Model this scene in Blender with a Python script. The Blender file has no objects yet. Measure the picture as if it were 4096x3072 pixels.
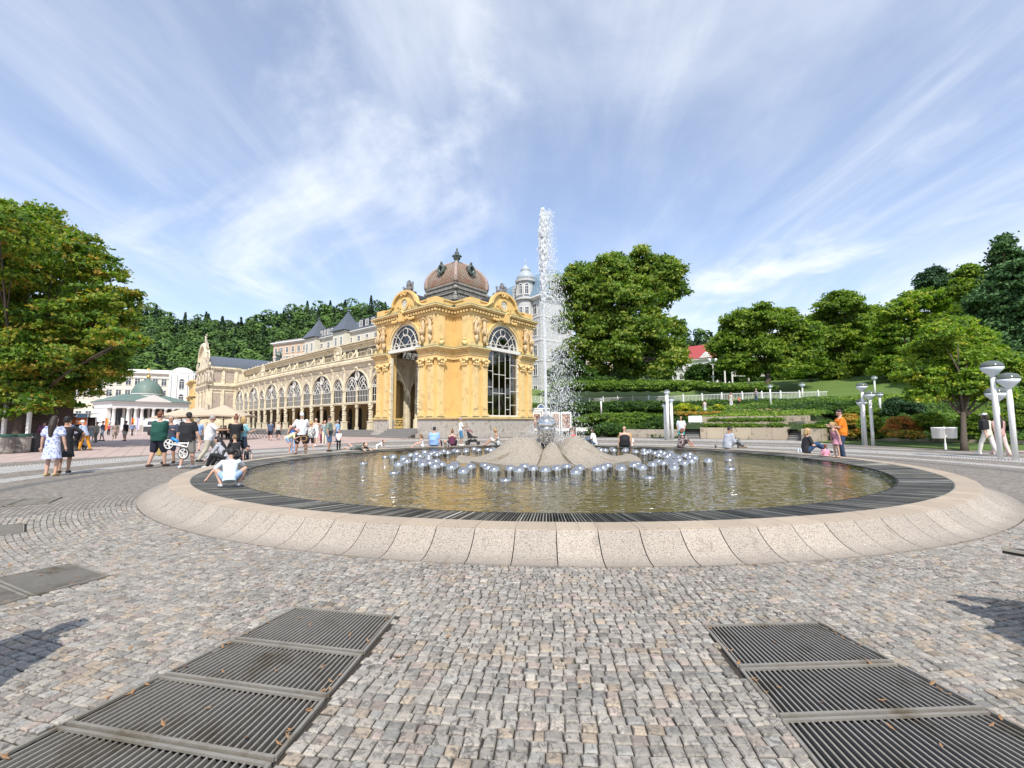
import bpy, math, random
import numpy as np
from math import sin, cos, pi, radians, sqrt, atan2, tan
random.seed(7); RNG = np.random.default_rng(11)
SC = bpy.context.scene
COL = SC.collection
# ---------------------------------------------------------------- camera
F_PX, PITCH, ROLL, EYE = 1800.0, 0.088, -0.0045, 1.4
cam_d = bpy.data.cameras.new("camera"); cam = bpy.data.objects.new("camera", cam_d); COL.objects.link(cam)
cam_d.sensor_width = 36.0; cam_d.lens = 36.0 * F_PX / 4096.0; cam_d.clip_start = 0.05; cam_d.clip_end = 6000
cam.location = (0, 0, EYE)
cam.rotation_mode = 'QUATERNION'
from mathutils import Matrix, Vector, Euler
cam.rotation_quaternion = (Matrix.Rotation(radians(90) + PITCH, 4, 'X') @ Matrix.Rotation(ROLL, 4, 'Z')).to_quaternion()
SC.camera = cam
# ---------------------------------------------------------------- sky and sun
SUN_EL, SUN_AZ = 50.0, -86.0          # the sun stands behind the photographer, a little to the right
w = bpy.data.worlds.new("World"); SC.world = w; w.use_nodes = True
nt = w.node_tree; nt.nodes.clear()
def N(nt, t, **k):
    n = nt.nodes.new(t)
    for a, b in k.items(): setattr(n, a, b)
    return n
sky = N(nt, 'ShaderNodeTexSky', sky_type='NISHITA', sun_disc=False)
sky.sun_elevation = radians(SUN_EL); sky.sun_rotation = radians(90 - SUN_AZ)
sky.air_density = 1.0; sky.dust_density = 0.6; sky.ozone_density = 2.0
tc = N(nt, 'ShaderNodeTexCoord'); sep = N(nt, 'ShaderNodeSeparateXYZ'); nt.links.new(tc.outputs['Generated'], sep.inputs[0])
def M1(op, a=None, b=None, c=None, tree=None, clamp=False):
    t = tree or nt
    n = t.nodes.new('ShaderNodeMath'); n.operation = op; n.use_clamp = clamp
    for i, v in enumerate((a, b, c)):
        if v is None: continue
        if isinstance(v, (int, float)): n.inputs[i].default_value = v
        else: t.links.new(v, n.inputs[i])
    return n.outputs[0]
zc = M1('MAXIMUM', sep.outputs[2], 0.0); zc = M1('ADD', zc, 0.10)
cx = M1('DIVIDE', sep.outputs[0], zc); cy = M1('DIVIDE', sep.outputs[1], zc)
cmb = N(nt, 'ShaderNodeCombineXYZ'); nt.links.new(cx, cmb.inputs[0]); nt.links.new(cy, cmb.inputs[1])
def cloud(rot, scl, nscale, detail, rough, dist, lo, hi, off=(0, 0, 0)):
    mp = N(nt, 'ShaderNodeMapping'); mp.inputs['Rotation'].default_value = (0, 0, radians(rot)); mp.inputs['Scale'].default_value = scl
    mp.inputs['Location'].default_value = off
    nt.links.new(cmb.outputs[0], mp.inputs[0])
    nz = N(nt, 'ShaderNodeTexNoise'); nz.inputs['Scale'].default_value = nscale; nz.inputs['Detail'].default_value = detail
    nz.inputs['Roughness'].default_value = rough; nz.inputs['Distortion'].default_value = dist
    nt.links.new(mp.outputs[0], nz.inputs['Vector'])
    mr = N(nt, 'ShaderNodeMapRange', interpolation_type='SMOOTHSTEP'); mr.inputs[1].default_value = lo; mr.inputs[2].default_value = hi
    nt.links.new(nz.outputs['Fac'], mr.inputs[0]); return mr.outputs[0]
c1 = cloud(-35, (1.0, 0.55, 1), .85, 7, .58, .8, .38, .72, (1.3, .4, 0))     # broad cirrus veils
c2 = cloud(-48, (1.3, 0.28, 1), 1.5, 6, .60, .9, .48, .85, (3.1, 2.2, 0))      # fine streaks
c3 = cloud(10, (1.0, 0.9, 1), .75, 9, .60, .5, .50, .74, (5.3, 1.7, 0))         # puffier patches
c4 = cloud(40, (1.2, 0.35, 1), 1.2, 6, .6, .9, .46, .80, (7.7, 4.2, 0))
ca = M1('MULTIPLY', c1, .42); cb = M1('MULTIPLY', c2, .26); cc = M1('MULTIPLY', c3, .62); cd_ = M1('MULTIPLY', c4, .24)
s1 = M1('MAXIMUM', ca, cc); s2 = M1('ADD', s1, cb); s2 = M1('ADD', s2, cd_)
hz = N(nt, 'ShaderNodeMapRange'); hz.inputs[1].default_value = 0.0; hz.inputs[2].default_value = 0.38; hz.inputs[3].default_value = .50; hz.inputs[4].default_value = 0.24
nt.links.new(sep.outputs[2], hz.inputs[0]); s2 = M1('ADD', s2, hz.outputs[0]); s2 = M1('MINIMUM', s2, 0.92)
mx = N(nt, 'ShaderNodeMix', data_type='RGBA'); nt.links.new(s2, mx.inputs[0])
CLOUD_NODE = mx
tint = N(nt, 'ShaderNodeMix', data_type='RGBA', blend_type='MULTIPLY'); tint.inputs[0].default_value = 1.0
nt.links.new(sky.outputs[0], tint.inputs[6]); tint.inputs[7].default_value = (1.12, 1.34, 1.58, 1)
nt.links.new(tint.outputs[2], mx.inputs[6]); mx.inputs[7].default_value = (8.0, 8.35, 8.8, 1)
bg = N(nt, 'ShaderNodeBackground'); bg.inputs[1].default_value = 0.13; nt.links.new(mx.outputs[2], bg.inputs[0])
wo = N(nt, 'ShaderNodeOutputWorld'); nt.links.new(bg.outputs[0], wo.inputs[0])
sd = bpy.data.lights.new("sun", 'SUN'); sd.energy = 4.9; sd.angle = radians(0.53); sd.color = (1.0, 0.945, 0.85)
so = bpy.data.objects.new("sun", sd); COL.objects.link(so)
sdir = Vector((cos(radians(SUN_EL)) * cos(radians(SUN_AZ)), cos(radians(SUN_EL)) * sin(radians(SUN_AZ)), sin(radians(SUN_EL))))
so.rotation_euler = sdir.to_track_quat('Z', 'Y').to_euler(); so.location = sdir * 200
SC.view_settings.view_transform = 'Standard'; SC.view_settings.look = 'None'; SC.view_settings.exposure = 0.08; SC.view_settings.gamma = 1
SC.render.engine = 'CYCLES'
SC.cycles.max_bounces = 8; SC.cycles.transparent_max_bounces = 24; SC.cycles.diffuse_bounces = 3; SC.cycles.glossy_bounces = 3
SC.cycles.transmission_bounces = 6; SC.cycles.caustics_reflective = False; SC.cycles.caustics_refractive = False
SC.cycles.use_denoising = True; SC.cycles.sample_clamp_indirect = 6
# ---------------------------------------------------------------- pixel of the 4096x3072 photograph -> place in the world
def pray(x, y):
    x = (x - 2048) / F_PX; y = -(y - 1536) / F_PX
    c, s = cos(ROLL), sin(ROLL); x, y = c * x - s * y, s * x + c * y
    cy_, sy_ = cos(PITCH), sin(PITCH)
    return Vector((x, cy_ - sy_ * y, sy_ + cy_ * y))
def G(x, y, z=0.0):
    r = pray(x, y); t = (z - EYE) / r.z; return Vector((r.x * t, r.y * t, z))
def D(x, y, Y):
    r = pray(x, y); t = Y / r.y; return Vector((r.x * t, Y, r.z * t + EYE))
# ---------------------------------------------------------------- materials
MATS = {}
def nodes_of(name):
    m = bpy.data.materials.new(name); m.use_nodes = True
    t = m.node_tree; b = t.nodes['Principled BSDF']; return m, t, b
def noise(t, scale, detail=4, rough=.55, vec=None, dist=0.0):
    n = t.nodes.new('ShaderNodeTexNoise'); n.inputs['Scale'].default_value = scale; n.inputs['Detail'].default_value = detail
    n.inputs['Roughness'].default_value = rough; n.inputs['Distortion'].default_value = dist
    if vec is not None: t.links.new(vec, n.inputs['Vector'])
    return n.outputs['Fac']
def ramp(t, fac, stops):
    r = t.nodes.new('ShaderNodeValToRGB'); el = r.color_ramp.elements
    el[0].position = stops[0][0]; el[0].color = (*stops[0][1], 1) if len(stops[0][1]) == 3 else stops[0][1]
    el[1].position = stops[1][0]; el[1].color = (*stops[1][1], 1)
    for p, c in stops[2:]:
        e = el.new(p); e.color = (*c, 1)
    t.links.new(fac, r.inputs[0]); return r.outputs[0]
def mixc(t, f, a, b, bt='MIX'):
    m = t.nodes.new('ShaderNodeMix'); m.data_type = 'RGBA'; m.blend_type = bt
    if isinstance(f, (int, float)): m.inputs[0].default_value = f
    else: t.links.new(f, m.inputs[0])
    for i, v in ((6, a), (7, b)):
        if isinstance(v, (tuple, list)): m.inputs[i].default_value = (*v[:3], 1)
        else: t.links.new(v, m.inputs[i])
    return m.outputs[2]
def geo_pos(t):
    g = t.nodes.new('ShaderNodeNewGeometry'); return g.outputs['Position']
def objco(t):
    g = t.nodes.new('ShaderNodeTexCoord'); return g.outputs['Object']
def mapr(t, v, a, b, c=0.0, d=1.0):
    m = t.nodes.new('ShaderNodeMapRange'); t.links.new(v, m.inputs[0])
    m.inputs[1].default_value = a; m.inputs[2].default_value = b; m.inputs[3].default_value = c; m.inputs[4].default_value = d
    return m.outputs[0]
def bump(t, b, h, strength=.3, dist=.02):
    n = t.nodes.new('ShaderNodeBump'); n.inputs['Strength'].default_value = strength; n.inputs['Distance'].default_value = dist
    t.links.new(h, n.inputs['Height']); t.links.new(n.outputs[0], b.inputs['Normal']); return n
def mat(name, col, rough=.7, var=.18, scale=3.0, metal=0.0, bmp=.0, bscale=25, dirt=None, dscale=1.2, spec=None, dlo=.5, dhi=.68):
    """plain surface: base colour broken by noise, optional stains of their own colour, optional bump"""
    if name in MATS: return MATS[name]
    m, t, b = nodes_of(name); pos = geo_pos(t)
    c = mixc(t, noise(t, scale, 5, .6, pos), tuple(v * (1 - var) for v in col), tuple(min(1, v * (1 + var)) for v in col))
    if dirt:
        c = mixc(t, mapr(t, noise(t, dscale, 6, .65, pos, .4), dlo, dhi), c, dirt)
    t.links.new(c, b.inputs['Base Color']); b.inputs['Roughness'].default_value = rough; b.inputs['Metallic'].default_value = metal
    if spec is not None: b.inputs['Specular IOR Level'].default_value = spec
    if bmp: bump(t, b, noise(t, bscale, 6, .6, pos), bmp, .03)
    MATS[name] = m; return m
def leafmat(name, trans=.35, rough=.55):
    if name in MATS: return MATS[name]
    m, t, b = nodes_of(name)
    a = t.nodes.new('ShaderNodeVertexColor'); a.layer_name = 'Col'
    t.links.new(a.outputs[0], b.inputs['Base Color']); b.inputs['Roughness'].default_value = rough
    b.inputs['Specular IOR Level'].default_value = .3
    tr = t.nodes.new('ShaderNodeBsdfTranslucent'); t.links.new(mixc(t, 1.0, a.outputs[0], (1.3, 1.5, .5), 'MULTIPLY'), tr.inputs[0])
    ms = t.nodes.new('ShaderNodeMixShader'); ms.inputs[0].default_value = trans
    t.links.new(b.outputs[0], ms.inputs[1]); t.links.new(tr.outputs[0], ms.inputs[2])
    t.links.new(ms.outputs[0], t.nodes['Material Output'].inputs[0]); MATS[name] = m; return m
# ---------------------------------------------------------------- objects
def tag(o, label=None, cat=None, group=None, kind=None):
    if label: o['label'] = label
    if cat: o['category'] = cat
    if group: o['group'] = group
    if kind: o['kind'] = kind
    return o
def empty(name, loc=(0, 0, 0), rz=0.0, label=None, cat=None, group=None, kind=None):
    o = bpy.data.objects.new(name, None); COL.objects.link(o); o.empty_display_size = .2
    o.location = loc; o.rotation_euler = (0, 0, rz); return tag(o, label, cat, group, kind)
def link_mesh(name, me, m=None, parent=None, smooth=False, loc=None, rz=None):
    o = bpy.data.objects.new(name, me); COL.objects.link(o)
    if m is not None and not me.materials: me.materials.append(m)
    if parent is not None: o.parent = parent
    if loc is not None: o.location = loc
    if rz is not None: o.rotation_euler = (0, 0, rz)
    if smooth: me.polygons.foreach_set('use_smooth', [True] * len(me.polygons))
    return o
def copy_tree(o, parent=None):
    c = o.copy(); COL.objects.link(c)
    if parent is not None: c.parent = parent
    for ch in list(o.children): copy_tree(ch, c)
    return c
class MB:
    """collects shapes in one frame and links them as ONE mesh object"""
    def __init__(s): s.V = []; s.F = []; s.M = None
    def frame(s, o=(0, 0, 0), ang=0.0): s.M = Matrix.Translation(Vector(o)) @ Matrix.Rotation(ang, 4, 'Z'); return s
    def add(s, vs, fs):
        n = len(s.V)
        if s.M is not None: vs = [tuple(s.M @ Vector(v)) for v in vs]
        s.V.extend([tuple(v) for v in vs]); s.F.extend([tuple(i + n for i in f) for f in fs]); return s
    def box(s, x0, x1, y0, y1, z0, z1):
        if x0 > x1: x0, x1 = x1, x0
        if y0 > y1: y0, y1 = y1, y0
        return s.add([(x0, y0, z0), (x1, y0, z0), (x1, y1, z0), (x0, y1, z0), (x0, y0, z1), (x1, y0, z1), (x1, y1, z1), (x0, y1, z1)],
                     [(0, 3, 2, 1), (4, 5, 6, 7), (0, 1, 5, 4), (1, 2, 6, 5), (2, 3, 7, 6), (3, 0, 4, 7)])
    def cbox(s, cx, cy, cz, sx, sy, sz): return s.box(cx - sx / 2, cx + sx / 2, cy - sy / 2, cy + sy / 2, cz - sz / 2, cz + sz / 2)
    def beam(s, a, b, w_, h):
        a = Vector(a); b = Vector(b); d = (b - a).normalized(); up = Vector((0, 0, 1)) if abs(d.z) < .95 else Vector((0, 1, 0))
        x = d.cross(up).normalized(); y = x.cross(d)
        vs = [p + x * sx * w_ / 2 + y * sy * h / 2 for p in (a, b) for sx, sy in ((-1, -1), (1, -1), (1, 1), (-1, 1))]
        return s.add(vs, [(0, 1, 2, 3), (7, 6, 5, 4), (0, 4, 5, 1), (1, 5, 6, 2), (2, 6, 7, 3), (3, 7, 4, 0)])
    def tube(s, pts, r, n=8, caps=True):
        pts = [Vector(p) for p in pts]
        if not isinstance(r, (list, tuple)): r = [r] * len(pts)
        vs = []; prev = None
        for i, p in enumerate(pts):
            d = (pts[min(i + 1, len(pts) - 1)] - pts[max(i - 1, 0)]).normalized()
            if prev is None: prev = d.orthogonal().normalized()
            x = (prev - d * prev.dot(d)).normalized(); prev = x; y = d.cross(x)
            rr = r[i]; rx, ry = rr if isinstance(rr, tuple) else (rr, rr)
            for k in range(n):
                a = 2 * pi * k / n; vs.append(p + x * cos(a) * rx + y * sin(a) * ry)
        fs = []
        for i in range(len(pts) - 1):
            for k in range(n):
                k2 = (k + 1) % n; fs.append((i * n + k, i * n + k2, (i + 1) * n + k2, (i + 1) * n + k))
        if caps: fs.append(tuple(range(n - 1, -1, -1))); fs.append(tuple((len(pts) - 1) * n + k for k in range(n)))
        return s.add(vs, fs)
    def lathe(s, prof, c=(0, 0, 0), n=16, sx=1.0, sy=1.0, a0=0.0, square=False):
        vs = []; fs = []; m = len(prof)
        for r, z in prof:
            for k in range(n):
                a = a0 + 2 * pi * k / n
                vs.append((c[0] + r * cos(a) * sx, c[1] + r * sin(a) * sy, c[2] + z))
        for i in range(m - 1):
            for k in range(n):
                k2 = (k + 1) % n; fs.append((i * n + k, i * n + k2, (i + 1) * n + k2, (i + 1) * n + k))
        fs.append(tuple(range(n - 1, -1, -1))); fs.append(tuple((m - 1) * n + k for k in range(n)))
        return s.add(vs, fs)
    def ball(s, c, r, n=10, m=6):
        rx, ry, rz = r if isinstance(r, (tuple, list)) else (r, r, r)
        vs = [(c[0], c[1], c[2] - rz)]
        for i in range(1, m):
            th = -pi / 2 + pi * i / m
            for k in range(n):
                a = 2 * pi * k / n; vs.append((c[0] + rx * cos(th) * cos(a), c[1] + ry * cos(th) * sin(a), c[2] + rz * sin(th)))
        vs.append((c[0], c[1], c[2] + rz)); fs = []
        for k in range(n): fs.append((0, 1 + (k + 1) % n, 1 + k))
        for i in range(m - 2):
            for k in range(n):
                a = 1 + i * n + k; b = 1 + i * n + (k + 1) % n; fs.append((a, b, b + n, a + n))
        e = len(vs) - 1
        for k in range(n): fs.append((e, 1 + (m - 2) * n + k, 1 + (m - 2) * n + (k + 1) % n))
        return s.add(vs, fs)
    def prism(s, poly, y0, y1):
        """polygon in (x, z), swept from y0 to y1"""
        n = len(poly); vs = [(x, y0, z) for x, z in poly] + [(x, y1, z) for x, z in poly]
        fs = [tuple(range(n)), tuple(range(2 * n - 1, n - 1, -1))] + [(i, i + n, (i + 1) % n + n, (i + 1) % n) for i in range(n)]
        return s.add(vs, fs)
    def slab(s, poly, z0, z1):
        n = len(poly); vs = [(x, y, z0) for x, y in poly] + [(x, y, z1) for x, y in poly]
        fs = [tuple(range(n - 1, -1, -1)), tuple(range(n, 2 * n))] + [(i, (i + 1) % n, (i + 1) % n + n, i + n) for i in range(n)]
        return s.add(vs, fs)
    def arc(s, cx, cz, r0, r1, y0, y1, a0=0.0, a1=pi, n=20, ez=1.0):
        """a ring sector standing in the xz plane between radii r0 < r1, thickness y0..y1"""
        vs = []; fs = []
        for i in range(n + 1):
            a = a0 + (a1 - a0) * i / n; ca, sa = cos(a), sin(a) * ez
            vs += [(cx + r0 * ca, y0, cz + r0 * sa), (cx + r1 * ca, y0, cz + r1 * sa), (cx + r1 * ca, y1, cz + r1 * sa), (cx + r0 * ca, y1, cz + r0 * sa)]
        for i in range(n):
            for k in range(4): a = i * 4 + k; b = i * 4 + (k + 1) % 4; fs.append((a, a + 4, b + 4, b))
        fs += [(0, 1, 2, 3), (n * 4 + 3, n * 4 + 2, n * 4 + 1, n * 4)]
        return s.add(vs, fs)
    def archwall(s, x0, x1, z0, z1, cx, r, zs, y0, y1, n=20, ez=1.0):
        """wall x0..x1, z0..z1 with an opening of half width r from z0 up to zs and an arch over it"""
        if cx - r > x0: s.box(x0, cx - r, y0, y1, z0, z1)
        if cx + r < x1: s.box(cx + r, x1, y0, y1, z0, z1)
        vs = []; fs = []
        for i in range(n + 1):
            a = pi * i / n; x = cx + r * cos(a); z = zs + r * sin(a) * ez
            vs += [(x, y0, z), (x, y0, z1), (x, y1, z1), (x, y1, z)]
        for i in range(n):
            for k in range(4): a = i * 4 + k; b = i * 4 + (k + 1) % 4; fs.append((a, b, b + 4, a + 4))
        return s.add(vs, fs)
    def mesh(s, name, smooth=False):
        me = bpy.data.meshes.new(name); me.from_pydata(s.V, [], s.F); me.update()
        if smooth: me.polygons.foreach_set('use_smooth', [True] * len(me.polygons))
        return me
    def build(s, name, m, parent=None, smooth=False, label=None, **k):
        o = link_mesh(name, s.mesh(name, smooth), m, parent)
        return tag(o, label, **k)
def quads_mesh(name, V, nf, m, cols=None, smooth=False, k=4):
    """numpy array V of nf*k points -> mesh of nf k-gons; cols: one rgb per face"""
    me = bpy.data.meshes.new(name)
    me.vertices.add(nf * k); me.vertices.foreach_set('co', np.ascontiguousarray(V, dtype=np.float32).ravel())
    me.loops.add(nf * k); me.loops.foreach_set('vertex_index', np.arange(nf * k, dtype=np.int32))
    me.polygons.add(nf); me.polygons.foreach_set('loop_start', np.arange(0, nf * k, k, dtype=np.int32))
    me.polygons.foreach_set('loop_total', np.full(nf, k, dtype=np.int32))
    me.update(calc_edges=True)
    if cols is not None:
        ca = me.color_attributes.new('Col', 'FLOAT_COLOR', 'POINT')
        c = np.ones((nf, k, 4), np.float32); c[:, :, :3] = np.asarray(cols)[:, None, :]
        ca.data.foreach_set('color', c.ravel())
    if m: me.materials.append(m)
    if smooth: me.polygons.foreach_set('use_smooth', [True] * nf)
    return me
# ================================================================ GROUND
FC = Vector((1.145, 14.825, 0))           # centre of the fountain
R_SKIRT, R_RIM, R_GRATE, R_WATER = 10.283, 9.842, 9.486, 8.705
Z_RIM, Z_WATER = 0.26, 0.19
def setts_material():
    m, t, b = nodes_of('plaza_setts'); pos = geo_pos(t)
    s = t.nodes.new('ShaderNodeSeparateXYZ'); t.links.new(pos, s.inputs[0])
    x = M1('SUBTRACT', s.outputs[0], FC.x, tree=t); y = M1('SUBTRACT', s.outputs[1], FC.y, tree=t)
    r = M1('SQRT', M1('ADD', M1('MULTIPLY', x, x, tree=t), M1('MULTIPLY', y, y, tree=t), tree=t), tree=t)
    th = M1('ARCTAN2', x, M1('MULTIPLY', y, -1.0, tree=t), tree=t); th = M1('MULTIPLY', th, 14.0, tree=t)
    v = t.nodes.new('ShaderNodeCombineXYZ'); t.links.new(th, v.inputs[0]); t.links.new(r, v.inputs[1])
    wob = noise(t, 3.0, 2, .5, pos)
    br = t.nodes.new('ShaderNodeTexBrick'); br.inputs['Scale'].default_value = 1.0
    br.inputs['Brick Width'].default_value = .085; br.inputs['Row Height'].default_value = .075; br.inputs['Mortar Size'].default_value = .008
    br.inputs['Color1'].default_value = (.0, .0, .0, 1); br.inputs['Color2'].default_value = (1, 1, 1, 1); br.inputs['Mortar'].default_value = (0, 0, 0, 1)
    t.links.new(v.outputs[0], br.inputs['Vector'])
    grey = ramp(t, br.outputs['Color'], [(0, (.20, .175, .155)), (1, (.38, .34, .295)), (.5, (.29, .255, .215))])
    white = ramp(t, br.outputs['Color'], [(0, (.46, .44, .42)), (1, (.64, .62, .59))])
    dark = ramp(t, br.outputs['Color'], [(0, (.13, .125, .12)), (1, (.19, .18, .17))])
    rn = M1('ADD', r, M1('MULTIPLY', M1('SUBTRACT', noise(t, .5, 3, .6, pos), .5, tree=t), .25, tree=t), tree=t)
    def band(a, c_, e=.04): 
        u = mapr(t, rn, a - e, a + e); d_ = mapr(t, rn, c_ - e, c_ + e, 1, 0); return M1('MULTIPLY', u, d_, tree=t)
    c = mixc(t, band(13.05, 13.45), grey, dark)
    c = mixc(t, band(14.25, 14.95), c, white)
    c = mixc(t, band(16.5, 18.9), c, white)
    c = mixc(t, band(20.6, 21.2), c, white)
    c = mixc(t, band(24.3, 29.7), c, white)
    st = mapr(t, noise(t, .8, 6, .7, pos, .6), .52, .70); c = mixc(t, M1('MULTIPLY', st, .45, tree=t), c, (.17, .15, .13))
    fine = noise(t, 60, 4, .6, pos); c = mixc(t, .35, c, ramp(t, fine, [(0, (.45, .45, .45)), (1, (1, 1, 1))]), 'MULTIPLY')
    c = mixc(t, br.outputs['Fac'], c, (.085, .07, .055))
    t.links.new(c, b.inputs['Base Color']); b.inputs['Roughness'].default_value = .8
    h = M1('SUBTRACT', 1.0, br.outputs['Fac'], tree=t); bump(t, b, M1('ADD', h, M1('MULTIPLY', fine, .5, tree=t), tree=t), .5, .012)
    return m
plaza_m = setts_material()
# one sheet to the horizon in rings; the near sector of ring 10.23..16 is laid separately below (it has the grating pits cut out)
ringr = [0, 4, 8, 10.23, 16, 22, 30, 45, 70, 120, 250, 600, 1500, 4000]
NS = 72; V = [(FC.x, FC.y, -.012)]; Fq = []
for r in ringr[1:]:
    for k in range(NS): a = 2 * pi * k / NS; V.append((FC.x + r * cos(a), FC.y + r * sin(a), -.018))
for k in range(NS): Fq.append((0, 1 + k, 1 + (k + 1) % NS))
for i in range(len(ringr) - 2):
    for k in range(NS):
        a = 1 + i * NS + k; b_ = 1 + i * NS + (k + 1) % NS
        if i == 2 and 185 <= k * 5 < 355: continue
        Fq.append((a, a + NS, b_ + NS, b_))
me = bpy.data.meshes.new('plaza_ground'); me.from_pydata(V, [], Fq)
tag(link_mesh('plaza_ground', me, plaza_m), kind='structure')
GRATES = [-148.0, -132.9, -117.1, -102.0, -87.1]
def g_half(r): return 2.0 + (r - 11.57) * .34
# ---- real setts near the camera, laid in rings round the basin
def cobbles():
    Vs = []; Cs = []
    rw = .066
    gr = GRATES
    r = R_SKIRT + .012; row = 0
    allq = []; allc = []
    while r < 15.4:
        tw = .074
        n = int(2 * pi * (r + rw / 2) / tw)
        k = np.arange(n); jit = RNG.normal(0, .006, n + 1); jit[-1] = jit[0]
        off = (row % 2) * .5 + RNG.uniform(-.15, .15)
        edges = (np.arange(n + 1) + off) * 2 * pi / n + jit / r
        a0 = edges[:-1]; a1 = edges[1:]; am = (a0 + a1) / 2
        x = FC.x + (r + rw / 2) * np.cos(am); y = FC.y + (r + rw / 2) * np.sin(am)
        dep = y; keep = (y > .9) & (np.abs(x) < 1.25 * y + .6) & (np.hypot(x, y) < 10.5)
        amd = np.degrees(am); amd = (amd + 180) % 360 - 180
        for azc in gr:
            if 11.55 < r + rw / 2 < 13.48: keep &= ~(np.abs(amd - azc) < g_half(r + rw / 2) + .05)
        a0 = a0[keep]; a1 = a1[keep]; nk = len(a0)
        if nk:
            g = .0062
            h = RNG.normal(0.0, .0022, nk)
            r0 = r + g / 2 + RNG.normal(0, .0025, (nk, 2)); r1 = r + rw - g / 2 + RNG.normal(0, .0025, (nk, 2))
            da = g / 2 / r
            A = np.stack([a0 + da, a1 - da, a1 - da, a0 + da], 1) + RNG.normal(0, .0022, (nk, 4)) / r
            Rr = np.stack([r0[:, 0], r0[:, 1], r1[:, 0], r1[:, 1]], 1)
            cA = A.mean(1, keepdims=True); cR = Rr.mean(1, keepdims=True)
            f = .80
            Ai = cA + (A - cA) * f; Ri = cR + (Rr - cR) * f
            zt = h[:, None] + RNG.normal(0, .0013, (nk, 4)) + .002
            def P(a, rr, z): return np.stack([FC.x + rr * np.cos(a), FC.y + rr * np.sin(a), z], -1)
            top = P(Ai, Ri, zt); mid = P(A, Rr, zt - .007); bot = P(A, Rr, np.full_like(A, -.02))
            q = [top]
            for i in range(4):
                j = (i + 1) % 4
                q.append(np.stack([mid[:, i], mid[:, j], top[:, j], top[:, i]], 1))
                q.append(np.stack([bot[:, i], bot[:, j], mid[:, j], mid[:, i]], 1))
            base = np.array([.330, .302, .265]) * (1 + RNG.normal(0, .15, (nk, 1)))
            tint = RNG.choice(5, nk, p=[.60, .10, .11, .12, .07])
            tc_ = np.array([[1, 1, 1], [1.10, .99, .86], [1.07, .97, .95], [.93, .98, 1.02], [1.18, 1.17, 1.14]])[tint]
            c = np.clip(base * tc_, .10, .62)
            allq.append(np.concatenate(q, 0)); allc.append(np.tile(c, (9, 1)))
        r += rw; row += 1
    Q = np.concatenate(allq, 0); C_ = np.concatenate(allc, 0)
    m, t, b = nodes_of('sett_stone'); pos = geo_pos(t)
    a = t.nodes.new('ShaderNodeVertexColor'); a.layer_name = 'Col'
    c = mixc(t, .55, a.outputs[0], ramp(t, noise(t, 55, 6, .7, pos), [(.25, (.45, .44, .42)), (.75, (1.25, 1.22, 1.2))]), 'MULTIPLY')
    li = M1('MULTIPLY', mapr(t, noise(t, 24, 7, .72, pos, .8), .505, .575), mapr(t, noise(t, .9, 4, .6, pos), .36, .6, (.45), 1.0), tree=t)
    c = mixc(t, li, c, (.095, .088, .08))
    wt = mapr(t, noise(t, 34, 6, .7, pos, 1.2), .66, .70); c = mixc(t, M1('MULTIPLY', wt, .7, tree=t), c, (.58, .57, .54))
    st = mapr(t, noise(t, .7, 5, .7, pos, .6), .55, .66); c = mixc(t, M1('MULTIPLY', st, .3, tree=t), c, (.16, .14, .12))
    t.links.new(c, b.inputs['Base Color']); b.inputs['Roughness'].default_value = .72
    bump(t, b, noise(t, 90, 6, .7, pos), .55, .008)
    o = link_mesh('cobble_setts', quads_mesh('cobble_setts', Q, len(Q), m, C_)); tag(o, kind='structure')
    print('cobbles', len(Q))
    # joints: dark earth with moss
    jm, t, b = nodes_of('sett_joint_earth'); pos = geo_pos(t)
    c = mixc(t, mapr(t, noise(t, 2.0, 6, .7, pos), .55, .68), (.042, .034, .026), (.05, .062, .02)); t.links.new(c, b.inputs['Base Color']); b.inputs['Roughness'].default_value = .95
    bump(t, b, noise(t, 120, 4, .6, pos), .6, .01)
    rr_ = [10.23, 11.57, 12.12, 12.125, 12.56, 12.565, 13.45, 16.0]
    cols = []                                     # (angle, grating index or None, side)
    for a_ in np.arange(-175, -4.99, 2.5):
        if all(abs(a_ - g) > 3.1 for g in GRATES): cols.append((float(a_), None, 0))
    for g in GRATES: cols += [(g - 1e-3, g, -1), (g + 1e-3, g, 1)]
    cols.sort(); vs = []; fs = []; fm = []
    for (a_, g, sd_) in cols:
        for r_ in rr_:
            aa = a_ if g is None else g + sd_ * g_half(min(max(r_, 11.57), 13.45))
            vs.append((FC.x + r_ * cos(radians(aa)), FC.y + r_ * sin(radians(aa)), -.0105))
    nr = len(rr_)
    for i in range(len(cols) - 1):
        hole = cols[i][1] is not None and cols[i][1] == cols[i + 1][1]
        for k in range(nr - 1):
            if hole and 1 <= k <= 5: continue
            q = i * nr + k; f = (q, q + 1, q + nr + 1, q + nr); fs.append(f)
            cxm = sum(vs[j][0] for j in f) / 4; cym = sum(vs[j][1] for j in f) / 4
            fm.append(0 if math.hypot(cxm, cym) < 10.0 else 1)
    me = bpy.data.meshes.new('joint_earth'); me.from_pydata(vs, [], fs); me.materials.append(jm); me.materials.append(plaza_m)
    me.polygons.foreach_set('material_index', fm); tag(link_mesh('joint_earth', me), kind='structure')
cobbles()
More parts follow.
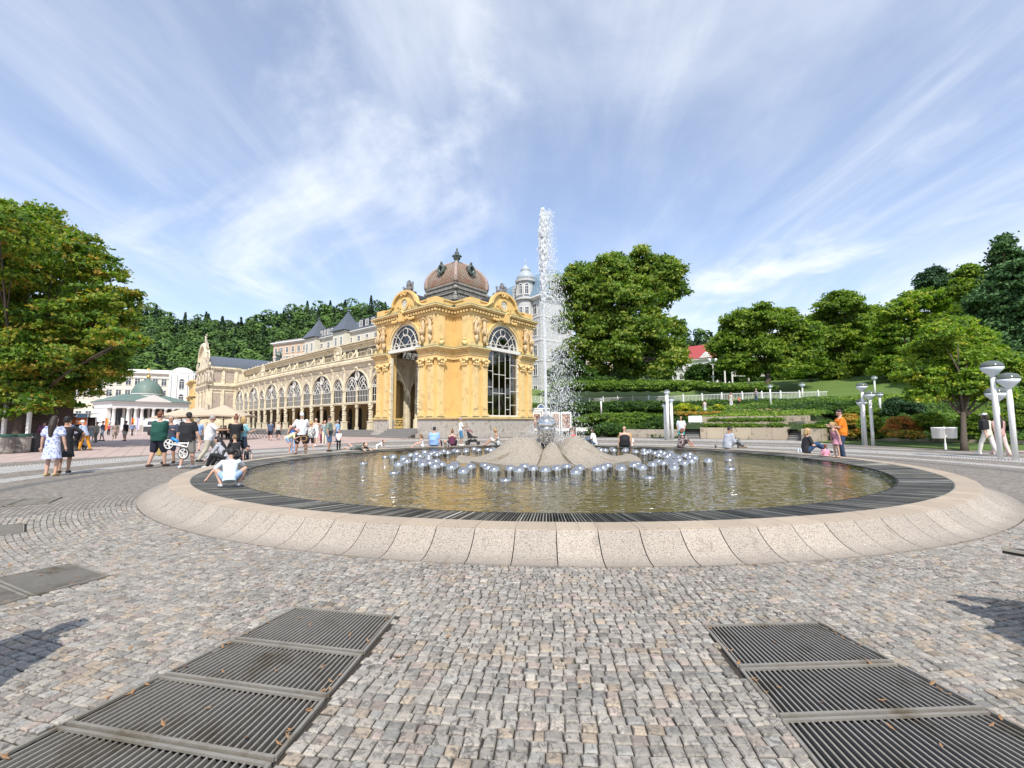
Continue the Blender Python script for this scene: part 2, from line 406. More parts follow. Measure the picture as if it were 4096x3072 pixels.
# ---- pink slab paving of the promenade
def slab_material(name, c1, c2, w_, h_, ang=0.0, mortar=(.16, .13, .12), ms=.012):
    m, t, b = nodes_of(name); pos = geo_pos(t)
    mp = t.nodes.new('ShaderNodeMapping'); mp.inputs['Rotation'].default_value = (0, 0, ang); t.links.new(pos, mp.inputs[0])
    br = t.nodes.new('ShaderNodeTexBrick'); br.inputs['Scale'].default_value = 1.0
    br.inputs['Brick Width'].default_value = w_; br.inputs['Row Height'].default_value = h_; br.inputs['Mortar Size'].default_value = ms
    br.inputs['Color1'].default_value = (*c1, 1); br.inputs['Color2'].default_value = (*c2, 1); br.inputs['Mortar'].default_value = (*mortar, 1)
    t.links.new(mp.outputs[0], br.inputs['Vector'])
    c = mixc(t, .4, br.outputs['Color'], ramp(t, noise(t, 4, 6, .65, pos), [(.2, (.62, .6, .58)), (.8, (1.1, 1.1, 1.1))]), 'MULTIPLY')
    t.links.new(c, b.inputs['Base Color']); b.inputs['Roughness'].default_value = .75
    bump(t, b, noise(t, 30, 4, .6, pos), .2, .01); return m
pinkm = slab_material('pink_slabs', (.50, .375, .335), (.43, .335, .305), 1.7, .62, radians(52))
mb = MB()
edge = [(-20.5, 3.0), (-20.2, 10.0), (-19.5, 17.0), (-18.6, 19.6), (-16.6, 23.2), (-14.1, 28.0), (-12.0, 34.5), (-10.6, 41.5)]
poly = edge + [(-9.5, 46), (-16, 50), (-40, 69), (-58, 88), (-100, 132), (-150, 132), (-150, 3)]
mb.slab([(x, y) for x, y in poly][::-1], -.06, .004); mb.build('promenade_paving', pinkm, kind='structure')
mb = MB()      # pink path on the right
mb.slab([(23.2, 20.6), (30, 13.5), (60, 13.5), (60, 30), (34, 24.8), (27.4, 25.4), (24.6, 24.4)], -.06, .004); mb.build('side_path', pinkm, kind='structure')
# ---- floor gratings let into the setts
steel_m = mat('grating_steel', (.245, .225, .195), .6, .22, 6, metal=.15, dirt=(.14, .115, .08), dscale=3, bmp=.15, bscale=40)
pit_m = mat('pit_dark', (.035, .033, .03), .95)
leaf_dry = mat('dry_leaf', (.27, .15, .07), .7, .3, 30)
GLAB = {0: 'innermost', 1: 'middle', 2: 'outer'}
def floor_grating(azc, rows, where, hw0=None):
    for i, (ra, rb) in rows:
        ha = radians(2.0 + (ra - 11.57) * .34); hb = radians(2.0 + (rb - 11.57) * .34); ac = radians(azc)
        def P(r, f, z):
            h = ha + (hb - ha) * (r - ra) / (rb - ra)
            return (FC.x + r * cos(ac + f * h), FC.y + r * sin(ac + f * h), z)
        root = empty('floor_grating', (FC.x + (ra + rb) / 2 * cos(ac), FC.y + (ra + rb) / 2 * sin(ac), 0), 0,
                     'slotted floor grating, %s' % where[i], 'floor grating', 'steel gratings let into the setts')
        inv = Matrix.Translation(-root.location)
        fr = MB(); fr.M = inv; ww = .017
        fr.beam(P(ra + .015, -1, .004), P(ra + .015, 1, .004), ww, .012); fr.beam(P(rb - .015, -1, .004), P(rb - .015, 1, .004), ww, .02)
        fr.beam(P(ra + .015, -1, .0035), P(rb - .015, -1, .0035), ww, .012); fr.beam(P(ra + .015, 1, .0035), P(rb - .015, 1, .0035), ww, .02)
        fr.build('frame', steel_m, root)
        bars = MB(); bars.M = inv; nb = 31 if hw0 is None else hw0
        for k in range(1, nb):
            f = -1 + 2 * k / nb
            bars.beam(P(ra + .02, f, -.014), P(rb - .02, f, -.014), .0095, .035)
        bars.build('bars', steel_m, root)
        pit = MB(); pit.M = inv; pit.add([P(ra, -1, -.006 - .001), P(ra, 1, -.007), P(rb, 1, -.007), P(rb, -1, -.007), P(ra, -1, -.20), P(ra, 1, -.20), P(rb, 1, -.20), P(rb, -1, -.20)],
                                          [(4, 5, 6, 7), (0, 1, 5, 4), (1, 2, 6, 5), (2, 3, 7, 6), (3, 0, 4, 7)])
        pit.build('pit', pit_m, root)
        lv = MB(); lv.M = inv
        for _ in range(13):
            rr = random.uniform(ra + .03, rb - .03); f = random.choice((-1, 1, 1)) * random.uniform(.91, .985) if random.random() < .8 else random.uniform(-.9, .9)
            p = Vector(P(rr, f, .012)); a = random.uniform(0, 6.28); l = random.uniform(.012, .026)
            d = Vector((cos(a), sin(a), random.uniform(-.2, .4))) * l; n_ = Vector((-sin(a), cos(a), .1)) * l * .4
            lv.add([p - d, p + n_, p + d + Vector((0, 0, .006)), p - n_], [(0, 1, 2, 3)])
        tag(lv.build('dry_leaves', leaf_dry, root), kind='stuff')

ROWS = {0: (11.57, 12.12), 1: (12.125, 12.56), 2: (12.565, 13.0), 3: (13.005, 13.45)}
def three(pl): return {0: 'nearest the fountain, ' + pl, 1: 'second from the fountain, ' + pl, 2: 'third from the fountain, ' + pl, 3: 'cut by the picture edge, ' + pl}
floor_grating(-102.0, list(ROWS.items()), three('of the row at the bottom left'))
floor_grating(-87.1, list(ROWS.items()), three('of the row at the bottom right'))
floor_grating(-117.1, list(ROWS.items()), three('of the dusty row far left'))
floor_grating(-132.9, list(ROWS.items()), three('of the second farthest row, left edge'))
floor_grating(-148.0, list(ROWS.items()), three('of the farthest row at the left edge'))
# ================================================================ FOUNTAIN BASIN
def granite(name, c, speck, bm=.35, sc_=70):
    m, t, b = nodes_of(name); pos = geo_pos(t)
    base = mixc(t, noise(t, 1.2, 5, .6, pos), tuple(v * .86 for v in c), tuple(v * 1.1 for v in c))
    sp = mapr(t, noise(t, sc_, 3, .75, pos), .52, .60); base = mixc(t, M1('MULTIPLY', sp, speck, tree=t), base, (.16, .13, .11))
    sp = mapr(t, noise(t, 45, 3, .75, pos), .63, .70); base = mixc(t, M1('MULTIPLY', sp, speck, tree=t), base, (.60, .57, .52))
    st = mapr(t, noise(t, 1.6, 7, .72, pos, .9), .60, .66); base = mixc(t, M1('MULTIPLY', st, .55, tree=t), base, (.20, .16, .125))
    if 'pink' in name or 'top' in name:        # every block has its own tone, and dark run-off streaks cross some of them
        s = t.nodes.new('ShaderNodeSeparateXYZ'); t.links.new(pos, s.inputs[0]); X_ = M1('SUBTRACT', s.outputs[0], FC.x, tree=t); Y_ = M1('SUBTRACT', s.outputs[1], FC.y, tree=t)
        th = M1('MULTIPLY', M1('ADD', M1('ARCTAN2', Y_, X_, tree=t), 2 * pi, tree=t), 138 / (2 * pi), tree=t); wn = t.nodes.new('ShaderNodeTexWhiteNoise'); wn.noise_dimensions = '1D'; t.links.new(M1('FLOOR', th, tree=t), wn.inputs['W'])
        base = mixc(t, 1.0, base, ramp(t, wn.outputs[0], [(0, (.90, .89, .88)), (1, (1.08, 1.07, 1.05)), (.5, (1, .985, .965))]), 'MULTIPLY')
        cv = t.nodes.new('ShaderNodeCombineXYZ'); t.links.new(M1('MULTIPLY', th, 2.2, tree=t), cv.inputs[0]); t.links.new(M1('MULTIPLY', s.outputs[2], 3.0, tree=t), cv.inputs[1])
        base = mixc(t, M1('MULTIPLY', mapr(t, noise(t, 1.6, 6, .7, cv.outputs[0], .5), .58, .68), .55, tree=t), base, (.20, .165, .13))
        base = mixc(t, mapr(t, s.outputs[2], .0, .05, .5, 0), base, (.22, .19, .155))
    t.links.new(base, b.inputs['Base Color']); b.inputs['Roughness'].default_value = .68
    bump(t, b, noise(t, 80, 5, .7, pos), bm, .012); return m
gran_m = granite('pink_granite', (.40, .35, .295), 1.0); gran_s = granite('granite_top', (.43, .35, .265), .45, .2)
NSEG = 138
basin = empty('fountain_basin', FC, 0, 'low round granite fountain basin with flared segmented skirt and inner overflow grating', 'fountain basin')
def ringstone(prof, name, m, gap, nsub=3, n=NSEG):
    mb = MB(); A = 2 * pi / n
    for i in range(n):
        j = random.uniform(-.0015, .0015)
        a0 = i * A + gap / R_RIM / 2; a1 = (i + 1) * A - gap / R_RIM / 2; vs = []; fs = []
        for s_ in range(nsub + 1):
            a = a0 + (a1 - a0) * s_ / nsub
            for (r, z) in prof: vs.append((r * cos(a), r * sin(a), z + (j if z > .02 else 0)))
        k = len(prof)
        for s_ in range(nsub):
            for q in range(k): q2 = (q + 1) % k; fs.append((s_ * k + q, (s_ + 1) * k + q, (s_ + 1) * k + q2, s_ * k + q2))
        fs.append(tuple(range(k))[::-1]); fs.append(tuple(nsub * k + q for q in range(k)))
        mb.add(vs, fs)
    return mb.build(name, m, basin)
prof = [(R_RIM - .02, -.05)] + [(R_SKIRT, -.05), (R_SKIRT, .004)]
for i in range(1, 10):
    u = i / 9; prof.append((R_SKIRT - (R_SKIRT - R_RIM) * (1 - (1 - u) ** 1.0), .004 + (Z_RIM - .022) * (u ** 2.1)))
prof += [(R_RIM - .012, Z_RIM - .006), (R_RIM - .02, Z_RIM - .006)]
ringstone(prof, 'skirt', gran_m, .011)
ringstone([(R_GRATE, .1), (R_RIM - .008, .1), (R_RIM - .008, Z_RIM - .003), (R_RIM - .02, Z_RIM), (R_GRATE + .006, Z_RIM), (R_GRATE, Z_RIM - .006)], 'rim_coping', gran_s, .004)
mb = MB(); mb.lathe([(R_GRATE, -.05), (R_GRATE, .1), (R_RIM - .03, .1), (R_RIM - .03, Z_RIM - .012), (R_GRATE + .01, Z_RIM - .012), (R_GRATE - .001, Z_RIM - .012), (R_GRATE - .001, -.06)], n=144)
mb = MB(); V = []; Fq = []; n = 144; pr = [(R_GRATE - .002, Z_RIM - .01), (R_GRATE - .002, -.04), (R_WATER - .04, -.04), (R_WATER - .04, Z_WATER + .012), (R_WATER - .01, Z_WATER + .012), (R_WATER - .01, -.03)]
for i in range(n):
    a = 2 * pi * i / n
    for r, z in pr: V.append((r * cos(a), r * sin(a), z))
for i in range(n):
    for k in range(len(pr) - 1): q = i * 6 + k; q2 = ((i + 1) % n) * 6 + k; Fq.append((q, q + 1, q2 + 1, q2))
mb.add(V, Fq); mb.build('overflow_channel', mat('channel_stone', (.018, .017, .015), .9), basin)
nb = 1500; z0 = Z_WATER + .014; z1 = Z_RIM - .006
aa = 2 * pi * np.arange(nb) / nb; ca, sa = np.cos(aa), np.sin(aa); hw_ = RNG.uniform(.0045, .0085, nb); dzb = RNG.normal(0, .0012, nb)
def gp(r, z, sx, dz): return np.stack([r * ca - sx * sa * hw_, r * sa + sx * ca * hw_, np.full(nb, z + dz) + dzb], -1)
c8 = [gp(r, z, sx, dz) for (r, z) in ((R_WATER - .008, z0), (R_GRATE - .006, z1 - .004)) for (sx, dz) in ((-1, -.018), (1, -.018), (1, 0), (-1, 0))]
qd = np.concatenate([np.stack([c8[i] for i in f], 1) for f in ((0, 4, 5, 1), (1, 5, 6, 2), (2, 6, 7, 3), (3, 7, 4, 0), (0, 1, 2, 3))], 0)
bc = np.array([.10, .097, .088]) * np.exp(RNG.normal(0, .55, (nb, 1))); bc = np.tile(np.clip(bc, .012, .42), (5, 1))
barm, t, b = nodes_of('dark_grate_bar'); va = t.nodes.new('ShaderNodeVertexColor'); va.layer_name = 'Col'; b.inputs['Roughness'].default_value = .45; b.inputs['Metallic'].default_value = .2
t.links.new(mixc(t, mapr(t, noise(t, 1.1, 5, .65, geo_pos(t)), .45, .65), va.outputs[0], mixc(t, 1.0, va.outputs[0], (1.9, 1.85, 1.7), 'MULTIPLY')), b.inputs['Base Color'])
link_mesh('overflow_grate', quads_mesh('overflow_grate', qd, len(qd), barm, bc), None, basin)

mb = MB()
for rr, zz in ((R_GRATE - .012, z1 - .001),):
    V = []; Fq = []; n = 288
    for i in range(n):
        a = 2 * pi * i / n
        for dr, dz in ((0, 0), (.016, 0), (.016, -.03), (0, -.03)): V.append(((rr + dr) * cos(a), (rr + dr) * sin(a), zz + dz))
    for i in range(n):
        for k in range(4): q = i * 4; q2 = ((i + 1) % n) * 4; Fq.append((q + k, q + (k + 1) % 4, q2 + (k + 1) % 4, q2 + k))
    mb.add(V, Fq)
mb.build('grate_rim', mat('grate_rim_steel', (.17, .19, .17), .5, metal=.3), basin)
# floor of the pool
pm, t, b = nodes_of('pool_floor'); pos = geo_pos(t)
c = ramp(t, noise(t, 7, 7, .75, pos, .3), [(.3, (.12, .095, .05)), (.72, (.42, .34, .20)), (.5, (.25, .20, .115))])
t.links.new(c, b.inputs['Base Color']); b.inputs['Roughness'].default_value = .9
mb = MB(); V = [(0, 0, 0.03)] + [(( R_WATER - .03) * cos(2 * pi * k / 96), (R_WATER - .03) * sin(2 * pi * k / 96), 0.03) for k in range(96)]
mb.add(V, [(0, 1 + k, 1 + (k + 1) % 96) for k in range(96)]); mb.build('pool_floor', pm, basin)
# water
wm = bpy.data.materials.new('pool_water'); wm.use_nodes = True; t = wm.node_tree; t.nodes.clear(); pos = geo_pos(t)
gl = t.nodes.new('ShaderNodeBsdfGlossy'); gl.inputs['Roughness'].default_value = .015; gl.inputs['Color'].default_value = (1, 1, 1, 1)
tr = t.nodes.new('ShaderNodeBsdfTransparent'); tr.inputs['Color'].default_value = (.80, .80, .70, 1)
fr = t.nodes.new('ShaderNodeFresnel'); fr.inputs['IOR'].default_value = 1.33
ms = t.nodes.new('ShaderNodeMixShader'); out = t.nodes.new('ShaderNodeOutputMaterial')
mp = t.nodes.new('ShaderNodeMapping'); mp.inputs['Scale'].default_value = (1, 1.25, 1); t.links.new(pos, mp.inputs[0])
h = M1('ADD', M1('MULTIPLY', noise(t, 2.7, 1, .5, mp.outputs[0], .6), 1.0, tree=t), M1('MULTIPLY', noise(t, 7.5, 1.5, .5, mp.outputs[0], .4), .42, tree=t), tree=t)
bn = t.nodes.new('ShaderNodeBump'); bn.inputs['Strength'].default_value = 1.0; bn.inputs['Distance'].default_value = .032; t.links.new(h, bn.inputs['Height'])
t.links.new(bn.outputs[0], gl.inputs['Normal']); t.links.new(bn.outputs[0], fr.inputs['Normal'])
t.links.new(M1('MINIMUM', M1('ADD', M1('MULTIPLY', fr.outputs[0], .92, tree=t), .03, tree=t), 1.0, tree=t), ms.inputs[0])
t.links.new(tr.outputs[0], ms.inputs[1]); t.links.new(gl.outputs[0], ms.inputs[2]); t.links.new(ms.outputs[0], out.inputs[0])
mb = MB(); V = [(FC.x, FC.y, Z_WATER)] + [(FC.x + (R_WATER - .012) * cos(2 * pi * k / 144), FC.y + (R_WATER - .012) * sin(2 * pi * k / 144), Z_WATER) for k in range(144)]
mb.add(V, [(0, 1 + k, 1 + (k + 1) % 144) for k in range(144)]); mb.build('pool_water', wm, kind='structure')
# ---- concrete petals in the middle
conc = granite('exposed_aggregate', (.34, .295, .23), 1.0, 1.0, 30)
sculp = empty('petal_sculpture', (FC.x, FC.y, 0), 0, 'rough concrete petal sculpture waving out from under the steel vase', 'sculpture')
def prof_at(r, hi):
    if hi > .5: xs = [.30, .50, .80, 1.10, 1.35, 1.65, 1.95, 2.25, 2.55, 2.85, 3.0]; zs = [.62, .80, .97, .98, .86, .63, .43, .32, .28, .33, .36]
    else: xs = [.30, .55, .85, 1.05, 1.25, 1.50, 1.75, 2.00, 2.30, 2.60, 2.75]; zs = [.80, .80, .72, .56, .42, .31, .25, .235, .24, .27, .28]
    return float(np.interp(r, xs, zs))
for i in range(12):
    a0 = radians(-90 - 13 + i * 30); mbp = MB(); hi = i % 2
    a1 = a0 + radians(30); nr, na = 26, 7; top = []; rmax = 2.95 if hi else 2.55
    if i in (0,): rmax = 2.05
    for u in range(nr + 1):
        r = .28 + (rmax - .28) * u / nr
        for v in range(na + 1):
            f = v / na; a = a0 + (a1 - a0) * f
            zc_ = prof_at(r, hi)
            tt = (1 - f) if cos(a0 + .26) > 0 else f
            if hi: z = .10 + (zc_ - .10) * (1 - .50 * tt ** 1.6)
            else: z = .10 + (zc_ - .10) * (1.0 - .22 * (f if i % 4 else 1 - f) ** 2)
            z += .006 * sin(17 * r + 9 * a)
            top.append((r * cos(a), r * sin(a), z))
    k = na + 1; fs = []; n0 = len(top)
    bot = [(x, y, .035) for x, y, z in top]
    for u in range(nr):
        for v in range(na): q = u * k + v; fs.append((q, q + k, q + k + 1, q + 1))
    for u in range(nr):
        q = u * k; fs.append((q, q + n0, q + k + n0, q + k)); q = u * k + na; fs.append((q, q + k, q + k + n0, q + n0))
    for v in range(na): q = nr * k + v; fs.append((q, q + n0, q + n0 + 1, q + 1))
    mbp.add(top + bot, fs); mbp.build('petal', conc, sculp)
# ---- steel vase
steel, t, b = nodes_of('polished_steel'); b.inputs['Metallic'].default_value = 1; b.inputs['Roughness'].default_value = .15; b.inputs['Base Color'].default_value = (.62, .59, .555, 1)
pos = geo_pos(t); bump(t, b, noise(t, 7, 3, .5, pos), .12, .02)
steel_old, t, b = nodes_of('stained_steel'); b.inputs['Metallic'].default_value = 1; pos = objco(t)
mp = t.nodes.new('ShaderNodeMapping'); mp.inputs['Scale'].default_value = (1, 1, .18); t.links.new(pos, mp.inputs[0])
f = mapr(t, noise(t, 13, 6, .7, mp.outputs[0]), .40, .68)
t.links.new(mixc(t, f, (.55, .55, .54), (.20, .19, .175)), b.inputs['Base Color']); b.inputs['Roughness'].default_value = .16
vase = empty('steel_vase', (FC.x - .03, FC.y, 0), 0, 'big egg shaped stainless steel vase at the centre of the fountain', 'vase')
vp = [(.21, .68), (.215, .80), (.235, .92), (.27, 1.06), (.305, 1.19), (.328, 1.30)]
vt = [(.330, 1.302), (.333, 1.36), (.325, 1.43), (.300, 1.50), (.262, 1.56), (.21, 1.605), (.14, 1.64), (.06, 1.655), (.05, 1.66), (.035, 1.66), (.03, 1.63)]
mb = MB(); mb.lathe(vp, n=48); mb.build('vase_body', steel_old, vase, True)
mb = MB(); mb.lathe(vt, n=48); mb.build('vase_lid', steel, vase, True)
# ---- floating steel domes: (px, py of the top, kind)  d dome, c cut dome, h holed dome, l low bowl
DOMES = """574 816 d|616 820 d|643 810 d|667 805 d|629 833 d|615 824 d|595 843 d|699 799 d|681 815 d|666 819 d|705 810 d|725 805 d|748 808 d|760 803 d|737 804 c|
775 796 d|792 801 d|780 801 d|818 794 d|827 795 d|666 826 d|712 818 c|715 826 c|691 834 d|691 844 d|720 839 d|745 836 c|741 850 d|768 844 d|806 854 d|818 845 c|821 849 d|
853 867 h|883 851 d|866 791 d|865 795 d|897 787 d|915 791 d|950 792 c|963 791 d|972 788 d|939 852 c|954 855 d|977 861 d|541 823 l|576 885 l|
1041 858 d|1077 864 d|1098 855 c|1133 859 d|1181 863 d|1226 858 d|1266 856 c|1318 857 d|1303 870 h|1388 861 d|1410 856 d|1429 853 c|1483 853 d|1484 858 d|1022 913 l|
1396 788 d|1404 791 d|1416 792 d|1448 788 d|1454 792 d|1503 790 d|1500 796 c|1542 797 d|1575 793 d|1576 803 d|1598 796 d|1588 799 d|1618 802 d|1640 798 d|1655 804 d|1633 810 d|
1681 803 d|1676 809 d|1667 816 d|1695 814 d|1710 818 d|1675 828 d|1704 828 d|1634 837 c|1685 835 d|1652 839 d|1693 843 d|1695 855 d|1735 839 d|1758 807 d|1739 811 d|1756 817 d|
1777 820 d|1763 832 d|1832 830 d|1915 835 l|1920 869 l|1596 903 l|1534 847 d|1549 847 c|1567 855 d|1609 844 d|454 849 l"""
def dome_mesh(kind):
    R = .145
    if kind == 'l': pr_ = [(.10, -.06), (.125, -.02), (.133, .01), (.125, .04), (.105, .065), (.098, .067), (.09, .03), (.02, .01)]
    else:
        pr_ = [(.118, -.12), (.138, -.05), (R, .0), (R, .085)]
        top = {'d': 90, 'h': 78, 'c': 48}[kind]
        for i in range(1, 9): a = radians(top * i / 8); pr_.append((max(R * cos(a), .004), .085 + R * .90 * sin(a)))
        if kind == 'h': pr_ += [(.03, .225), (.024, .225), (.02, .20)]
        if kind == 'c': pr_ += [(.088, .180), (.08, .12), (.01, .10)]
    m_ = MB(); m_.lathe(pr_, n=28); me_ = m_.mesh('steel_dome', True); me_.materials.append(steel); return me_
DM = {k: dome_mesh(k) for k in 'dchl'}
DLAB = {'d': 'round mirror steel dome standing in the pool, one of the ring around the petals', 'c': 'steel dome with its top cut off flat, standing among the round ones',
        'h': 'steel dome with a small round hole in its top, in front of the ring', 'l': 'low wide steel bowl barely above the water, apart from the ring'}
DH = {'d': .216, 'c': .183, 'h': .225, 'l': .067}
seen = []; fr_n = 0
for q in DOMES.replace('\n', '').split('|'):
    px, py, k = q.split(); p = G(float(px) + 1000, float(py) + 1000, Z_WATER + DH[k])
    for _ in range(6):
        for s_ in seen:
            d = Vector((p.x - s_.x, p.y - s_.y)); L = d.length
            if L < .285:
                d = d / L if L > 1e-4 else Vector((1, 0)); p.x += d.x * (.29 - L); p.y += d.y * (.29 - L)
    seen.append(p.copy())
    lab = DLAB[k]; fx = float(px) + 1000; fy = float(py) + 1000
    if k == 'l': lab = {541: 'low steel bowl just left of the left cluster of domes', 576: 'low steel bowl in front of the left cluster of domes', 22: 'low steel bowl nearest the camera before the petals, left of the vase', 915: 'farther of the two low steel bowls at the right', 920: 'nearer of the two low steel bowls at the right', 596: 'low steel bowl nearest the camera, right of the petals', 454: 'low steel bowl alone at the far left of the pool'}.get(int(px) if px != '1022' else 22, lab)
    elif k == 'h': lab = 'steel dome with a small hole in its top, %s of the vase' % ('left' if fx < 2180 else 'right')
    elif k == 'c': lab = 'flat topped steel dome ' + ('in the left cluster' if fx < 1900 else 'in the row before the petals' if fx < 2500 else 'in the right cluster')
    elif 1900 < fx < 2460 and fy > 1850: fr_n += 1; lab = 'round steel dome number %d from the left in the front row before the petals' % fr_n
    elif fx < 1900: lab = 'round steel dome, one of the crowded left cluster' if fy < 1843 else 'round steel dome at the front edge of the left cluster'
    elif fx > 2500: lab = 'round steel dome, one of the crowded right cluster' if fy < 1843 else 'round steel dome at the front edge of the right cluster'
    else: lab = 'round steel dome in the thin far arc behind the petals'
    if px == '832': lab = 'single round steel dome standing apart right of the right cluster'
    o = link_mesh({'l': 'steel_bowl'}.get(k, 'steel_dome'), DM[k], None, None, False, (p.x, p.y, Z_WATER), random.uniform(0, 6))
    tag(o, lab, 'steel float', 'mirror steel domes in the fountain pool' if k != 'l' else 'low steel bowls in the fountain pool')
# ---- water jet
jm, t, b = nodes_of('white_water'); b.inputs['Base Color'].default_value = (.97, .98, .99, 1); b.inputs['Roughness'].default_value = .25
trn = t.nodes.new('ShaderNodeBsdfTranslucent'); trn.inputs[0].default_value = (.98, .99, 1, 1); tp = t.nodes.new('ShaderNodeBsdfTransparent')
m1 = t.nodes.new('ShaderNodeMixShader'); m1.inputs[0].default_value = .62; t.links.new(b.outputs[0], m1.inputs[1]); t.links.new(trn.outputs[0], m1.inputs[2])
m2 = t.nodes.new('ShaderNodeMixShader'); m2.inputs[0].default_value = .06; t.links.new(m1.outputs[0], m2.inputs[1]); t.links.new(tp.outputs[0], m2.inputs[2]); t.links.new(m2.outputs[0], t.nodes['Material Output'].inputs[0])
jet = empty('water_jet', (FC.x - .03, FC.y, 1.66), 0, 'tall white water jet shooting up from the steel vase', 'water jet')
V = []; Fq = []; n = 10; nz = 220; zt = 5.6
for i in range(nz + 1):
    u = i / nz; z = u * zt; r0 = .042 + .024 * u; cx_ = .012 * sin(z * 3.1) * u + .02 * u * sin(z * 1.3 + 1); cy_ = .01 * cos(z * 2.7) * u
    for k in range(n):
        a = 2 * pi * k / n; rr = r0 * (1 + random.uniform(-.32, .32) * (.35 + u)); V.append((cx_ - .03 * u + rr * cos(a), cy_ + rr * sin(a), z))
for i in range(nz):
    for k in range(n): k2 = (k + 1) % n; Fq.append((i * n + k, i * n + k2, (i + 1) * n + k2, (i + 1) * n + k))
mb = MB(); mb.add(V, Fq); mb.build('jet_column', jm, jet, True)
def droplets(name, P, S, parent=None, m=jm):
    n = len(P); O = np.array([[1, 0, 0], [-1, 0, 0], [0, 1, 0], [0, -1, 0], [0, 0, 2.6], [0, 0, -2.6]], float)
    T = np.array([[0, 2, 4], [2, 1, 4], [1, 3, 4], [3, 0, 4], [2, 0, 5], [1, 2, 5], [3, 1, 5], [0, 3, 5]])
    vv = P[:, None, :] + O[None] * S[:, None, None] * RNG.uniform(.6, 1.4, (n, 6, 1)); tri = vv[:, T].reshape(-1, 3, 3)
    return tag(link_mesh(name, quads_mesh(name, tri, n * 8, m, None, True, 3), None, parent), kind='stuff')
# crown of the jet: ragged clots
P = []; S = []
for _ in range(4200):
    u = random.random() ** .8; z = 3.6 + u * 3.45; sp = .028 + .070 * (1 - abs(u - .45)) * (.4 + u)
    if u > .9: sp *= .55
    P.append((random.gauss(-.04, sp * .62), random.gauss(0, sp), z)); S.append(random.uniform(.006, .030) * (1.15 - .3 * abs(u - .5)))
droplets('jet_crown', np.array(P), np.array(S), jet)
P = []; S = []
for _ in range(12000):
    u = random.random(); z = -1.35 + 8.3 * (1 - u ** 1.25) if random.random() < .7 else random.uniform(-1.3, 4.8)
    fall = max(0, (6.6 - z) / 8.0)
    x = random.gauss(.10 + .42 * fall, .10 + .36 * fall); y = random.gauss(0, .10 + .38 * fall)
    if x < -.25 and random.random() < .6: x = -x * .6
    P.append((x, y, z)); S.append(random.choice((.004, .005, .006, .008, .011)) * random.uniform(.8, 1.2))
droplets('falling_spray', np.array(P), np.array(S), jet)
P = []; S = []
for _ in range(2600):
    a = random.uniform(0, 6.28); r = abs(random.gauss(.5, .38)); z = -.75 + abs(random.gauss(0, .22)) + .25 * (r < .6); P.append((r * cos(a), r * sin(a), z - .2 * r)); S.append(random.uniform(.003, .007))
droplets('splash_mist', np.array(P), np.array(S), jet)
# ================================================================ BUILDINGS: materials
ochre = mat('ochre_plaster', (.73, .485, .185), .8, .06, 1.2, dirt=(.60, .40, .16), dscale=.8, bmp=.1)
ochre_l = mat('pale_ochre_trim', (.76, .55, .25), .75, .10, 2.0, dirt=(.52, .36, .17), dscale=1.5, bmp=.15)
sandst = mat('sandstone_figures', (.62, .46, .27), .8, .2, 4, dirt=(.30, .21, .12), dscale=3, bmp=.3)
cream = mat('cream_cast_iron', (.72, .64, .47), .6, .10, 2.5, dirt=(.50, .41, .27), dscale=1.4, bmp=.15)
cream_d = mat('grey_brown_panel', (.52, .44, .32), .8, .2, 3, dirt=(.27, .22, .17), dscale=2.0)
white_f = mat('white_frame', (.72, .69, .63), .5, .08, 4)
gold_m = mat('gilded_ornament', (.62, .42, .12), .5, .2, 8)
verdig = mat('verdigris_flashing', (.16, .27, .20), .6, .25, 4)
blackroof = mat('black_tin_roof', (.035, .035, .04), .45, .3, 2)
greystone = mat('weathered_lead', (.27, .255, .225), .65, .35, 3, dirt=(.12, .12, .105), dscale=2.5, bmp=.4)
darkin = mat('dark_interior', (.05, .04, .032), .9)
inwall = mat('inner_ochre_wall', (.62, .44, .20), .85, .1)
stepm = mat('grey_stone_steps', (.22, .21, .20), .8, .15, 3)
# marble cladding with veins
marble, t, b = nodes_of('grey_marble'); pos = geo_pos(t)
mp = t.nodes.new('ShaderNodeMapping'); mp.inputs['Rotation'].default_value = (.4, .7, .3); t.links.new(pos, mp.inputs[0])
f = noise(t, .8, 9, .75, mp.outputs[0], 3.2)
c = ramp(t, f, [(.36, (.13, .12, .11)), (.45, (.40, .36, .32)), (.58, (.50, .46, .41)), (.66, (.22, .19, .17))])
t.links.new(c, b.inputs['Base Color']); b.inputs['Roughness'].default_value = .35
# glass
def glass(name, tint, base=.08):
    m = bpy.data.materials.new(name); m.use_nodes = True; t = m.node_tree; t.nodes.clear()
    g = t.nodes.new('ShaderNodeBsdfGlossy'); g.inputs['Roughness'].default_value = .02; tp = t.nodes.new('ShaderNodeBsdfTransparent'); tp.inputs[0].default_value = (*tint, 1)
    lw = t.nodes.new('ShaderNodeLayerWeight'); lw.inputs[0].default_value = .5; ms = t.nodes.new('ShaderNodeMixShader'); o = t.nodes.new('ShaderNodeOutputMaterial')
    pos = geo_pos(t); bn = t.nodes.new('ShaderNodeBump'); bn.inputs['Strength'].default_value = .15; bn.inputs['Distance'].default_value = .02
    t.links.new(noise(t, .9, 2, .5, pos), bn.inputs['Height']); t.links.new(bn.outputs[0], g.inputs['Normal'])
    t.links.new(M1('ADD', M1('MULTIPLY', M1('POWER', lw.outputs['Facing'], 4.0, tree=t), .8, tree=t), base, tree=t, clamp=True), ms.inputs[0]); t.links.new(tp.outputs[0], ms.inputs[1]); t.links.new(g.outputs[0], ms.inputs[2]); t.links.new(ms.outputs[0], o.inputs[0])
    return m
glass_m = glass('window_glass', (.40, .41, .43), .12)
